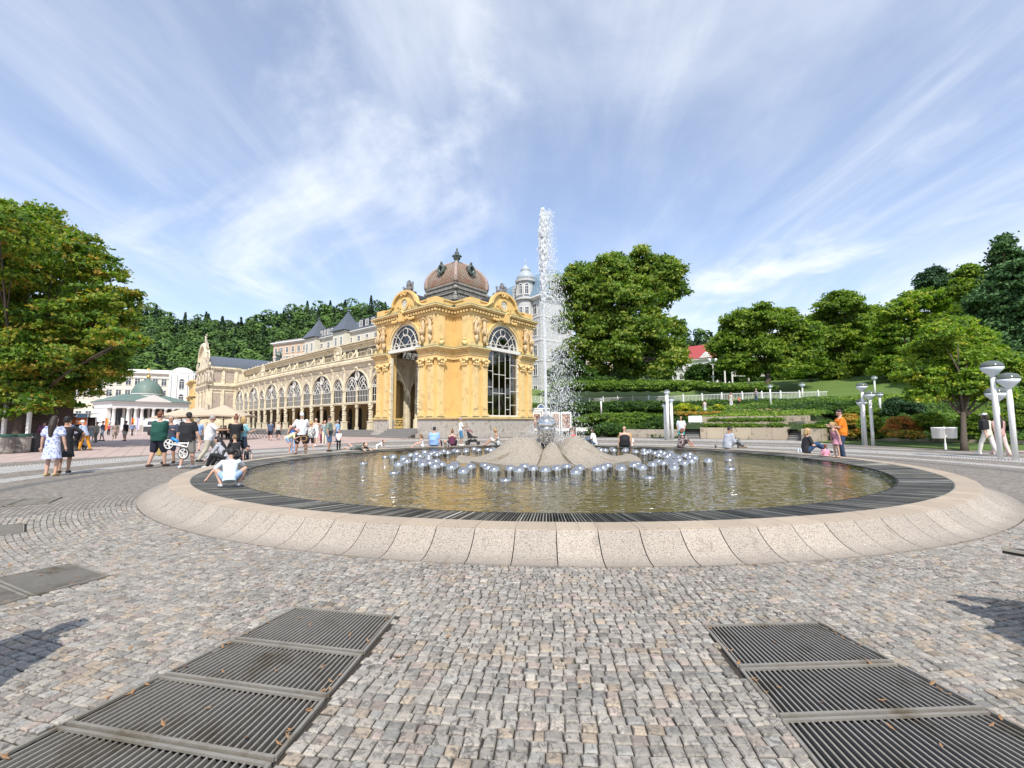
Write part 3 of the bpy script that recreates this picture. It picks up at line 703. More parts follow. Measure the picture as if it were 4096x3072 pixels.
glass_d = mat('dark_window_pane', (.045, .05, .06), .08, .2, 2, spec=.9)
# dome tiles
tilem, t, b = nodes_of('fish_scale_tiles'); oc = t.nodes.new('ShaderNodeUVMap')
mp = t.nodes.new('ShaderNodeMapping'); t.links.new(oc.outputs[0], mp.inputs[0])
br = t.nodes.new('ShaderNodeTexBrick'); br.inputs['Scale'].default_value = 1; br.inputs['Brick Width'].default_value = .30; br.inputs['Row Height'].default_value = .19; br.inputs['Mortar Size'].default_value = .028
br.inputs['Color1'].default_value = (0, 0, 0, 1); br.inputs['Color2'].default_value = (1, 1, 1, 1); t.links.new(mp.outputs[0], br.inputs['Vector'])
cc_ = ramp(t, br.outputs['Color'], [(0, (.36, .155, .09)), (1, (.45, .30, .22)), (.5, (.42, .21, .13)), (.8, (.33, .30, .22))])
pos = geo_pos(t); cc_ = mixc(t, mapr(t, noise(t, .9, 4, .6, pos), .42, .62), cc_, (.37, .30, .235))
cc_ = mixc(t, br.outputs['Fac'], cc_, (.10, .075, .055)); t.links.new(cc_, b.inputs['Base Color']); b.inputs['Roughness'].default_value = .7
bump(t, b, M1('SUBTRACT', 1.0, br.outputs['Fac'], tree=t), .8, .04)

def statue_fig(mb, x, y, z, h, seed=0, wings=False):
    """small carved figure with raised arms and drapery"""
    r = random.Random(seed); s = h / 2.0; lean = r.uniform(-.12, .12) * s
    mb.tube([(x, y, z), (x + lean * .5, y, z + .45 * s), (x + lean, y, z + .95 * s), (x + lean * .6, y, z + 1.35 * s), (x + lean * .4, y, z + 1.55 * s)], [.10 * s, .20 * s, .17 * s, .21 * s, .07 * s], 8)
    mb.ball((x + lean * .4, y - .05 * s, z + 1.72 * s), .125 * s, 8, 6)
    for sd in (-1, 1):
        e = (x + sd * .46 * s, y - .12 * s, z + (1.62 if r.random() > .3 else 1.15) * s); q = (x + sd * r.uniform(.10, .2) * s, y - .12 * s, z + r.uniform(1.7, 1.86) * s)
        mb.tube([(x + sd * .2 * s + lean * .5, y, z + 1.42 * s), e, q], [.075 * s, .06 * s, .045 * s], 6)
    for k in range(5):
        a = r.uniform(-.3, .3); mb.tube([(x + a * s, y - .14 * s, z + r.uniform(.7, 1.0) * s), (x + a * 1.4 * s, y - .2 * s, z + .4 * s), (x + a * s, y - .12 * s, z + r.uniform(.0, .15) * s)], [.05 * s, .08 * s, .04 * s], 5)
def urn(mb, x, y, z, s=1.0):
    mb.lathe([(.20 * s, 0), (.20 * s, .08 * s), (.08 * s, .14 * s), (.09 * s, .26 * s), (.27 * s, .5 * s), (.30 * s, .72 * s), (.2 * s, .82 * s), (.24 * s, .92 * s), (.10 * s, 1.02 * s), (.05 * s, 1.2 * s), (.02 * s, 1.28 * s)], (x, y, z), 12)
def scroll(mb, cx, cz, r, y0, y1, turns=1.4, w_=.07, sgn=1, a0=0):
    n = int(14 * turns); pts = []
    for i in range(n + 1):
        u = i / n; a = a0 + sgn * 2 * pi * turns * u; rr = r * (1 - .8 * u); pts.append((cx + rr * cos(a), (y0 + y1) / 2, cz + rr * sin(a)))
    mb.tube(pts, [w_ * (1 - .4 * i / n) for i in range(n + 1)], 6)
# ================================================================ THE YELLOW PAVILION
PAVO = Vector((-6.60, 52.9, 0)); PANG = radians(-40)
pav = empty('domed_pavilion', PAVO, PANG, 'yellow baroque pavilion with arched faces and a square tiled dome', 'pavilion')
HW, RE, OP = 5.0, 7.4, 2.52
def seg(mb, d, z0, z1, full=False, th=.8):
    mb.box(4.6, HW + d, -RE - d, -HW - d, z0, z1); mb.box(-HW - d, -4.6, -RE - d, -4.6, z0, z1)
    if full: mb.box(-4.6, 4.6, -RE - d, -RE + th, z0, z1)
    else: mb.box(OP, 4.6, -RE - d, -RE + th, z0, z1); mb.box(-4.6, -OP, -RE - d, -RE + th, z0, z1)
def capital(mb, x, y, z, w_, side=0):
    """leafy pilaster capital facing -y (side 0) or +x / -x"""
    def P(a, o, zz): return (x + a, y - o, zz) if side == 0 else ((x + side * o), y + a, zz)
    for k in range(-1, 2):
        for j, zz in enumerate((z + .12, z + .34)):
            p = P(k * w_ * .36, .06 + .05 * j, zz); mb.ball(p, (w_ * .22, w_ * .22, .15), 6, 4)
    for sd in (-1, 1): mb.ball(P(sd * w_ * .56, .18, z + .53), (.18, .18, .15), 8, 5)
    mb.ball(P(0, .12, z + .55), .09, 6, 4)
    a = P(-w_ * .62, -.02, 0); b_ = P(w_ * .62, .2, 0); mb.box(a[0], b_[0], a[1], b_[1], z + .62, z + .72)
def pav_walls():
    W = MB(); PL = MB(); LD = MB(); PI = MB(); CP = MB(); EN = MB(); GR = MB(); CO = MB(); PA = MB()
    for k in range(4):
        R = Matrix.Rotation(k * pi / 2, 4, 'Z')
        for m_ in (W, PL, LD, PI, CP, EN, GR, CO, PA): m_.M = R
        full = k != 0
        seg(PL, .42, 0, .48, full and k == 1); seg(PL, .18, .48, 1.86, full and k == 1)
        if k > 1: W.box(-4.6, 4.6, -RE, -RE + .4, 0, 9.0)  # opaque walls added across the rear openings to keep the interior dim
        seg(LD, .24, 1.86, 1.94, k == 1); seg(LD, .34, 1.94, 2.06, k == 1); seg(LD, .20, 2.06, 2.16, k == 1); seg(GR, .345, 2.061, 2.078, k == 1)
        seg(W, 0, 2.16, 7.9)
        for x in (3.05, 4.42):
            for sd in (-1, 1):
                cx_ = sd * x; PI.box(cx_ - .45, cx_ + .45, -RE - .30, -RE - .002, 2.16, 2.42); PI.box(cx_ - .38, cx_ + .38, -RE - .20, -RE - .002, 2.42, 7.25)
                PI.box(cx_ - .27, cx_ + .27, -RE - .25, -RE - .2, 2.9, 6.9)
                capital(CP, cx_, -RE - .16, 7.2, .74)
        for sd in (-1, 1):
            yy = -6.85; a = sd * (HW + .002); b_ = sd * (HW + .20); PI.box(a, b_, yy - .38, yy + .38, 2.42, 7.25); PI.box(a, sd * (HW + .28), yy - .45, yy + .45, 2.16, 2.42)
            capital(CP, sd * (HW + .16), yy, 7.2, .74, sd)
        seg(EN, .16, 7.93, 8.25); seg(EN, .22, 8.25, 8.62); seg(EN, .34, 8.62, 8.78); seg(EN, .50, 8.78, 8.94); seg(EN, .60, 8.94, 9.06); seg(GR, .605, 9.061, 9.12)
        # upper storey
        W.box(4.6, HW, -RE + .25, -HW, 9.06, 12.4); W.box(-HW, -4.6, -RE + .25, -4.6, 9.06, 12.4)
        W.archwall(-HW, HW, 9.09, 12.4, 0, OP + .02, 9.48, -RE, -RE + .25, 28)
        PI.arc(0, 9.48, OP + .02, OP + .40, -RE - .16, -RE - .003, 0, pi, 30); PI.arc(0, 9.48, OP + .28, OP + .44, -RE - .24, -RE - .161, 0, pi, 30)
        for sd in (-1, 1):
            PI.box(sd * 3.62, sd * 4.98, -RE - .14, -RE - .002, 9.1, 12.35); PI.box(sd * 3.5, sd * 5.16, -RE - .3, -RE - .003, 9.09, 9.6)
            PI.box(sd * (HW + .003), sd * (HW + .16), -RE + .0, -RE + 1.0, 9.09, 12.3)
        seg(CO, .14, 12.36, 12.62, True, .5); seg(CO, .22, 12.86, 12.98, True, .5); seg(CO, .52, 12.98, 13.12, True, .5); seg(CO, .62, 13.12, 13.24, True, .5); seg(GR, .63, 13.241, 13.30, True, .5)
        seg(CO, .16, 12.62, 12.86, True, .5)
        x = -HW - .3
        while x < HW + .35: CO.box(x, x + .2, -RE - .44, -RE - .161, 12.64, 12.84); x += .42
        y = -RE
        while y < -HW - .5:
            for sd in (-1, 1): CO.box(sd * (HW + .161), sd * (HW + .44), y, y + .2, 12.64, 12.84)
            y += .42
        seg(PA, -.05, 13.27, 13.95, True, .2); seg(PA, .04, 13.95, 14.08, True, .2)
        for sd in (-1, 1): PA.box(sd * 3.7, sd * 5.1, -RE - .15, -RE + .9, 13.27, 14.12)
        # curved gable
        poly = [(-3.9, 13.27), (3.9, 13.27)]
        for i in range(7): u = i / 6; poly.append((3.9 - 1.9 * u, 13.35 + .75 * u ** 2.2))
        for i in range(17): a = pi * i / 16; poly.append((2.0 * cos(a), 14.02 + 1.5 * sin(a)))
        for i in range(7): u = 1 - i / 6; poly.append((-3.9 + 1.9 * u, 13.35 + .75 * u ** 2.2))
        PA.prism(poly, -RE - .08, -RE + .3)
        PA.arc(0, 14.02, 1.86, 2.16, -RE - .34, -RE - .081, .05, pi - .05, 22, 1.5 / 2.0)
        for sd in (-1, 1):
            pts = [(sd * (3.9 - 1.9 * u), -RE - .2, 13.42 + .75 * u ** 2.2) for u in np.linspace(0, 1, 7)]; PA.tube(pts, .12, 6)
            scroll(PA, sd * .33, 15.28, .28, -RE - .36, -RE - .2, 1.2, .09, sd, pi / 2)
            scroll(PA, sd * 1.1, 13.75, .35, -RE - .12, -RE - .1, 1.3, .07, -sd, 0)
            scroll(PA, sd * 2.3, 13.6, .28, -RE - .12, -RE - .1, 1.2, .06, sd, pi)
        PA.arc(0, 14.2, .50, .72, -RE - .22, -RE - .081, 0, 2 * pi, 24)
        scroll(PA, 0, 13.0, .45, -RE - .7, -RE - .5, .5, .16, 1, 0); PA.box(-.35, .35, -RE - .66, -RE - .2, 12.2, 13.2)
        for sd in (-1, 1):
            for q in range(5): PA.ball((sd * (.5 + q * .32), -RE - .35, 12.5 + .05 * sin(q * 2) - .04 * q), (.2, .13, .17), 6, 4)
    W.build('wall', ochre, pav); PL.build('marble_plinth', marble, pav); LD.build('plinth_ledge', ochre_l, pav); PI.build('pilasters', ochre_l, pav)
    CP.build('pilaster_capitals', ochre_l, pav, True); EN.build('middle_cornice', ochre_l, pav); GR.build('green_flashing', verdig, pav); CO.build('main_cornice', ochre_l, pav); PA.build('parapet', ochre, pav)
    RF = MB(); RF.slab([(-HW + .2, -RE + .5), (HW - .2, -RE + .5), (HW - .2, -HW + .2), (RE - .5, -HW + .2), (RE - .5, HW - .2), (HW - .2, HW - .2), (HW - .2, RE - .5), (-HW + .2, RE - .5), (-HW + .2, HW - .2), (-RE + .5, HW - .2), (-RE + .5, -HW + .2), (-HW + .2, -HW + .2)], 12.45, 13.5)
    for k in range(4):
        RF.M = Matrix.Rotation(k * pi / 2, 4, 'Z')
        vs = []; n = 14
        for y in (-RE + .301, -4.0):
            for i in range(n + 1): a = pi * i / n; vs.append((1.97 * cos(a), y, 13.45 + 2.0 * sin(a)))
        fs = [(i, i + 1, i + n + 2, i + n + 1) for i in range(n)] + [tuple(range(n + 1))[::-1], tuple(range(n + 1, 2 * n + 2))]
        RF.add(vs, fs)
    RF.M = None
    RF.add([(-5.4, -5.4, 13.5), (5.4, -5.4, 13.5), (5.4, 5.4, 13.5), (-5.4, 5.4, 13.5), (-2.75, -2.75, 15.3), (2.75, -2.75, 15.3), (2.75, 2.75, 15.3), (-2.75, 2.75, 15.3)], [(0, 1, 5, 4), (1, 2, 6, 5), (2, 3, 7, 6), (3, 0, 4, 7), (4, 5, 6, 7), (0, 3, 2, 1)])
    RF.build('roof', blackroof, pav)
pav_walls()
def pav_dome():
    dm = bpy.data.objects.new('dome', None)
    d = MB()
    for hw, z0, z1 in ((2.52, 15.0, 15.2), (2.45, 15.2, 16.15), (2.62, 16.15, 16.3), (2.5, 16.3, 16.62), (2.68, 16.62, 16.78), (2.58, 16.78, 17.12), (2.70, 17.12, 17.28)):
        d.box(-hw, hw, -hw, hw, z0, z1)
    for k in range(4):
        d.M = Matrix.Rotation(k * pi / 2, 4, 'Z')
        x = -2.3
        while x < 2.4:
            d.ball((x, -2.46, 15.85), (.13, .08, .16), 6, 4); d.tube([(x, -2.48, 15.75), (x + .12, -2.5, 15.45), (x, -2.48, 15.3)], .045, 5); x += .36
        x = -2.4
        while x < 2.5: d.box(x, x + .13, -2.60, -2.5, 16.36, 16.56); x += .26
        scroll(d, 2.5, 16.6, .3, -2.6, -2.5, 1, .1); urn(d, 2.95, -2.95, 14.4, 1.35); d.box(2.65, 3.25, -3.25, -2.65, 13.4, 14.4)
        d.ball((2.55, -2.55, 16.7), .28, 8, 6); d.ball((2.5, -2.5, 15.7), (.22, .22, .5), 8, 6)
    drum = d.build('dome_drum', greystone, pav)
    prof = [(2.48, 17.28), (2.56, 17.6), (2.56, 18.0), (2.50, 18.4), (2.36, 18.85), (2.12, 19.3), (1.78, 19.75), (1.36, 20.15), (.86, 20.5), (.38, 20.75)]
    V = []; Fq = []; UV = []
    for k in range(4):
        R = Matrix.Rotation(k * pi / 2, 4, 'Z'); L = 0
        for i in range(len(prof) - 1):
            (h0, z0), (h1, z1) = prof[i], prof[i + 1]; dl = math.hypot(h0 - h1, z1 - z0)
            q = [(-h0, -h0, z0), (h0, -h0, z0), (h1, -h1, z1), (-h1, -h1, z1)]; n = len(V); V += [R @ Vector(p) for p in q]; Fq.append((n, n + 1, n + 2, n + 3))
            UV += [(-h0, L), (h0, L), (h1, L + dl), (-h1, L + dl)]; L += dl
    me = bpy.data.meshes.new('dome_shell'); me.from_pydata([tuple(v) for v in V], [], Fq); uv = me.uv_layers.new(name='UVMap')
    for i, c_ in enumerate(UV): uv.data[i].uv = c_
    link_mesh('dome_shell', me, tilem, pav)
    rb = MB()
    for k in range(4):
        rb.M = Matrix.Rotation(k * pi / 2, 4, 'Z')
        rb.tube([(h, -h, z + .02) for h, z in prof], [.26, .27, .26, .25, .24, .22, .20, .18, .15, .12], 8)
        rb.tube([(x, -2.52, 17.3) for x in (-2.4, 2.4)], .07, 6)
        for y in np.linspace(17.5, 19.6, 5):
            h = float(np.interp(y, [p[1] for p in prof], [p[0] for p in prof])); rb.ball((h + .13, -h - .13, y), (.12, .12, .16), 6, 4)
    rb.build('dome_rib', mat('rose_grey_lead', (.36, .26, .22), .6, .25, 3, dirt=(.22, .22, .17), dscale=2), pav, True)
    fn = MB(); fn.lathe([(.62, 20.6), (.66, 20.72), (.45, 20.8), (.30, 20.95), (.26, 21.1), (.42, 21.25), (.44, 21.5), (.52, 21.6), (.5, 21.72), (.28, 21.8), (.2, 21.9), (.27, 22.0), (.25, 22.12), (.1, 22.2), (.14, 22.35), (.12, 22.5), (.03, 22.68)], n=12)
    for k in range(4): fn.ball((.5 * cos(k * pi / 2 + pi / 4), .5 * sin(k * pi / 2 + pi / 4), 21.6), .12, 6, 4)
    fn.build('dome_finial', mat('dark_bronze', (.07, .085, .075), .5, .35, 5, dirt=(.16, .22, .17), dscale=4), pav, True)
    bz = mat('dark_bronze', (.07,) * 3)
    for k in range(4):
        oc = MB(); oc.M = Matrix.Rotation(k * pi / 2, 4, 'Z')
        oc.arc(0, 19.35, .26, .46, -2.62, -2.0, 0, 2 * pi, 18, 1.25); oc.box(-.28, .28, -2.4, -2.0, 19.0, 19.7); oc.ball((0, -2.45, 20.1), (.16, .14, .2), 8, 5); oc.ball((0, -2.4, 19.9), (.3, .12, .16), 8, 5)
        for sd in (-1, 1): oc.tube([(sd * .4, -2.55, 19.6), (sd * .58, -2.6, 19.2), (sd * .3, -2.62, 18.8), (0, -2.6, 18.5)], [.06, .1, .09, .04], 6)
        oc.build('dome_oculus', bz, pav, True)
pav_dome()
def lunette():
    f = MB(); z = 9.48; f.arc(0, z, OP - .14, OP + .015, -.06, .12, 0, pi, 32); f.box(-OP - .3, OP + .3, -.22, .2, z - .40, z - .06); f.box(-OP, OP, -.04, .04, z + .28, z + .34)
    f.arc(0, z, 1.82, 1.87, -.05, .05, 0, pi, 28, 1.12); f.arc(0, z, 1.0, 1.05, -.05, .05, 0, pi, 22, 1.35)
    f.arc(0, z + 1.72, .36, .41, -.05, .05, 0, 2 * pi, 20, 1.2)
    for sd in (-1, 1):
        f.arc(sd * 1.62, z, .40, .45, -.05, .05, 0, pi, 14, 1.5); f.beam((0, 0, z + .05), (sd * 1.72, 0, z + 1.72), .045, .045)
        for a in (.62,): f.beam((sd * 1.85 * cos(a), 0, z + 2.0 * sin(a)), (sd * 2.42 * cos(a), 0, z + 2.42 * sin(a)), .045, .045)
        pass
    f.beam((0, 0, z + 2.3), (0, 0, z + 2.45), .07, .07)
    p = MB(); n = 24; vs = [(OP * cos(pi * i / n), .07, z + OP * sin(pi * i / n)) for i in range(n + 1)]; p.add(vs, [tuple(range(n + 1))])
    return f.mesh('lunette_window'), p.mesh('pane')
LF, LP = lunette(); LF.materials.append(white_f); LP.materials.append(glass_m)
for k in range(4):
    o = link_mesh('lunette_window', LF, None, pav, loc=(RE * sin(k * pi / 2) * .99, -RE * cos(k * pi / 2) * .99, 0), rz=k * pi / 2)
    link_mesh('pane', LP, None, o)
    mb = MB(); mb.M = Matrix.Rotation(k * pi / 2, 4, 'Z')
    mb.lathe([(.44, 0), (.44, .02), (.05, .03)], (0, 0, 0), 20); mb.V = [tuple(Matrix.Rotation(k * pi / 2, 4, 'Z') @ Vector((x, -RE - .09, 14.2 + y))) if False else v for v in mb.V for x, y in ((0, 0),)]
    c_ = MB(); c_.M = Matrix.Rotation(k * pi / 2, 4, 'Z'); n = 20
    c_.add([(.5 * cos(2 * pi * i / n), -RE - .1, 14.2 + .5 * sin(2 * pi * i / n)) for i in range(n)], [tuple(range(n))]); 
    for i in range(7): c_.ball((.27 * cos(i * .9), -RE - .12, 14.2 + .27 * sin(i * .9)), (.09, .05, .09), 6, 4)
    c_.build('medallion', mat('pale_medallion', (.60, .57, .50), .6, .3, 12), pav)
    st = MB(); st.M = Matrix.Rotation(k * pi / 2, 4, 'Z'); st.box(-.7, .7, -RE - .2, -RE + .9, 15.35, 15.62)
    statue_fig(st, .15, -RE + .3, 15.6, 1.35, k); statue_fig(st, -.7, -RE + .3, 15.4, 1.0, k + 9); statue_fig(st, .75, -RE + .3, 15.6, 1.1, k + 5); st.ball((.1, -RE + .3, 15.8), (.6, .35, .4), 8, 6); st.ball((.15, -RE + .3, 16.3), (.3, .28, .4), 8, 6)
    st.build('roof_statue_group', mat('dark_stone_statue', (.15, .14, .135), .7, .4, 6), pav, True)
    if k < 2:
        for i, (x, y) in enumerate(((-4.5, -RE - .32), (-3.35, -RE - .34), (3.35, -RE - .34), (4.5, -RE - .32))):
            fg = MB(); fg.M = Matrix.Rotation(k * pi / 2, 4, 'Z'); statue_fig(fg, x, y, 10.2, 2.1, i + k * 4)
            fg.tube([(x, y, 9.5), (x + .06, y - .02, 9.9), (x, y, 10.25)], [.12, .2, .22], 7); fg.build('carved_figure', sandst, pav, True)
        for sd in (-1, 1):
            sc_ = MB(); sc_.M = Matrix.Rotation(k * pi / 2, 4, 'Z'); sc_.tube([(sd * (HW + .16), -RE + .45, 9.45), (sd * (HW + .5), -RE + .45, 9.45)], .26, 12); sc_.tube([(sd * (HW + .16), -RE + .55, 9.9), (sd * (HW + .4), -RE + .55, 9.9)], .14, 10); sc_.build('scroll_block', ochre_l, pav, True)
# glazing of the right face, white beams, inner jamb columns
gz = MB(); gz.M = Matrix.Rotation(pi / 2, 4, 'Z')
for x in (-2.48, -1.55, -.55, .45, 1.25, 2.43): gz.box(x, x + .055, -RE + .12, -RE + .2, 2.16, 9.08)
for x0, x1, zs in ((-2.45, -1.5, (3.6, 5.2, 6.9)), (-1.5, .45, (4.6, 6.6)), (.45, 1.25, (2.9, 4.2, 6.3)), (1.25, 2.45, (3.4, 4.9, 6.4, 7.8))):
    for z in zs: gz.box(x0 + .03, x1, -RE + .13, -RE + .19, z, z + .06)
gz.box(-OP, OP, -RE + .08, -RE + .24, 2.16, 2.3); gzo = gz.build('glazed_wall_frame', white_f, pav)
p = MB(); p.M = gz.M; p.add([(-OP, -RE + .16, 2.2), (OP, -RE + .16, 2.2), (OP, -RE + .16, 9.0), (-OP, -RE + .16, 9.0)], [(0, 1, 2, 3)]); p.build('glazed_wall_pane', glass_m, gzo)
for k, sds in ((0, (-1, 1)), (1, (1,))):
    for sd in sds:
        cb = MB(); cb.M = Matrix.Rotation(k * pi / 2, 4, 'Z'); x = sd * (OP - .12)
        cb.box(x - .10, x + .10, -RE - .05, -RE + .25, .6 if k == 0 else 2.1, 8.6)
        for z in (2.6, 3.1, 3.4, 3.7, 4.0, 4.9, 7.0, 7.7, 8.1): cb.ball((x, -RE - .06, z), (.12, .08, .16), 6, 4)
        cb.build('jamb_column', cream, pav)
# interior, ceiling, floor, screens
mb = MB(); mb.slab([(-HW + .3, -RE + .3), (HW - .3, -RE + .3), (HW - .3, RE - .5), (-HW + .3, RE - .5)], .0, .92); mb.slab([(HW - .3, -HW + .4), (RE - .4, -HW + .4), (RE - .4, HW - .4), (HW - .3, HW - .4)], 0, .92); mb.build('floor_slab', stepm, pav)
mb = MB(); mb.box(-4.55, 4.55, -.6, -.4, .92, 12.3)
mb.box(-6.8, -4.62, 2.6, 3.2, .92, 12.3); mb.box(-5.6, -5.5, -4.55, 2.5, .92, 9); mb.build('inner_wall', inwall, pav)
mb = MB()
for x in (-3.2, -.4, 2.4):
    mb.M = None; mb.archwall(x - 1.4, x + 1.4, 1.0, 8.2, x, 1.05, 5.6, -1.8, -1.55, 16, 1.25)
    mb.arc(x, 5.6, 1.0, 1.18, -1.88, -1.8, 0, pi, 16, 1.25); mb.tube([(x, -1.9, 7.0), (x, -2.0, 7.5)], [.12, .2], 6)
mb.box(-4.6, 3.8, -1.9, -1.5, 8.2, 8.8)
mb.M = Matrix.Rotation(pi / 2, 4, 'Z')
for yc in (-5.45, -2.75):      # arched screen towards the colonnade, seen through the open door
    mb.archwall(yc - 1.35, yc + 1.35, .92, 8.2, yc, .95, 5.2, 3.75, 4.0, 16, 1.25); mb.arc(yc, 5.2, .95, 1.12, 3.66, 3.749, 0, pi, 16, 1.25); mb.box(yc - 1.5, yc - 1.2, 3.6, 3.749, .92, 8.2); mb.ball((yc, 3.66, 6.7), (.2, .12, .3), 6, 4)
mb.box(-6.9, -1.3, 3.6, 4.05, 8.2, 8.9)
mb.M = None
for x, y in ((-3.0, -3.4), (2.9, -3.2)):
    mb.tube([(x, y, .92), (x, y, 1.9), (x, y, 2.0), (x, y, 8.5), (x, y, 8.8)], [.38, .36, .22, .2, .4], 10)
    for z in (2.8, 3.2, 3.6, 8.3): mb.ball((x, y, z), (.28, .28, .18), 8, 4)
mb.box(-3.4, 3.3, -3.5, -3.1, 8.8, 9.3); mb.box(2.7, 3.1, -3.1, 2.0, 8.8, 9.3); mb.build('inner_arcade', cream, pav)
mb = MB(); mb.box(-4.5, 4.5, -6.9, 3.1, 9.9, 10.0); mb.build('inner_ceiling', mat('ceiling_paint', (.40, .36, .29), .8), pav)
mb = MB(); mb.box(.35, 1.75, -RE - .05, -RE + .05, 1.0, 1.12); mb.box(.35, 1.75, -RE - .05, -RE + .05, .62, .72); mb.box(.35, 1.75, -RE - .08, -RE + .08, 1.86, 2.0)
for i in range(5):
    for j in range(4): scroll(mb, .5 + i * .27, .88 + j * .27, .12, -RE - .03, -RE + .03, 1, .035, (-1) ** (i + j), i)
mb.M = None
mb2 = MB(); mb2.V = [(x - 2.0 + .0, y, z) for x, y, z in mb.V]; mb2.F = mb.F; mb2.build('gilded_railing', gold_m, pav)
mb = MB(); mb.box(-.6, .5, -3.0, -2.6, .93, 2.9); mb.build('info_panel', mat('light_grey_panel', (.50, .52, .54), .5), pav)
mb = MB()
for i in range(5): mb.box(-2.55, 2.5, -RE - .3 - .34 * i, -RE + .2, .0, .9 - .18 * i - .002)
for i in range(5): mb.box(-2.7 - .0, 2.65, -RE - .62 - .34 * i, -RE - .3 - .34 * i + .01, 0, .01) if False else None
mb.build('entrance_steps', stepm, pav)
# ================================================================ THE LONG COLONNADE
def cpath(s, out=0.0):
    """point on the curved front line, s metres from the pavilion; out = towards the square"""
    h0 = 140.0; k = .115; p = Vector((PAVO.x, PAVO.y, 0)) + Matrix.Rotation(PANG, 4, 'Z') @ Vector((-5.0, -6.95, 0)); p = Vector((p.x, p.y))
    n = max(1, int(abs(s) / 2)); ds = s / n
    for i in range(n): h = radians(h0 - k * (i + .5) * ds); p += Vector((cos(h), sin(h))) * ds
    h = radians(h0 - k * s); nrm = Vector((cos(h + pi / 2), sin(h + pi / 2))); p += nrm * out
    return Vector((p.x, p.y, 0)), h
colo = empty('arcaded_colonnade', cpath(0)[0], 0, 'long cream cast iron colonnade with glazed arches curving away from the yellow pavilion', 'colonnade')
CO0 = Vector(colo.location)
BW, BN = 5.9, 2.95
def win_part(w_, zs, ez, r, cx_, mb):
    """tracery of one arched light standing between cx-r and cx+r"""
    z0 = 4.1; n = max(3, int(round(2 * r / .36)))
    for i in range(1, n): x = cx_ - r + 2 * r * i / n; mb.box(x - .018, x + .018, -.03, .03, z0, zs)
    mb.box(cx_ - r, cx_ + r, -.04, .04, zs - .04, zs + .04); mb.box(cx_ - r, cx_ + r, -.03, .03, 4.78, 4.83)
    mb.arc(cx_, zs, r - .06, r + .03, -.06, .06, 0, pi, 16, ez)
    for sd in (-1, 1):
        mb.beam((cx_ + sd * r * .0, 0, zs + .1), (cx_ + sd * r * .78, 0, zs + r * ez * .72), .035, .035); mb.arc(cx_ + sd * r * .72, zs, r * .2, r * .27, -.03, .03, 0, pi, 10)
    mb.arc(cx_, zs, r * .42, r * .50, -.03, .03, 0, pi, 14, ez * .9); mb.arc(cx_, zs + r * ez * .68, r * .15, r * .22, -.03, .03, 0, 2 * pi, 14, 1.4)
    mb.arc(cx_, zs, r * .74, r * .79, -.025, .025, 0, pi, 14, ez)
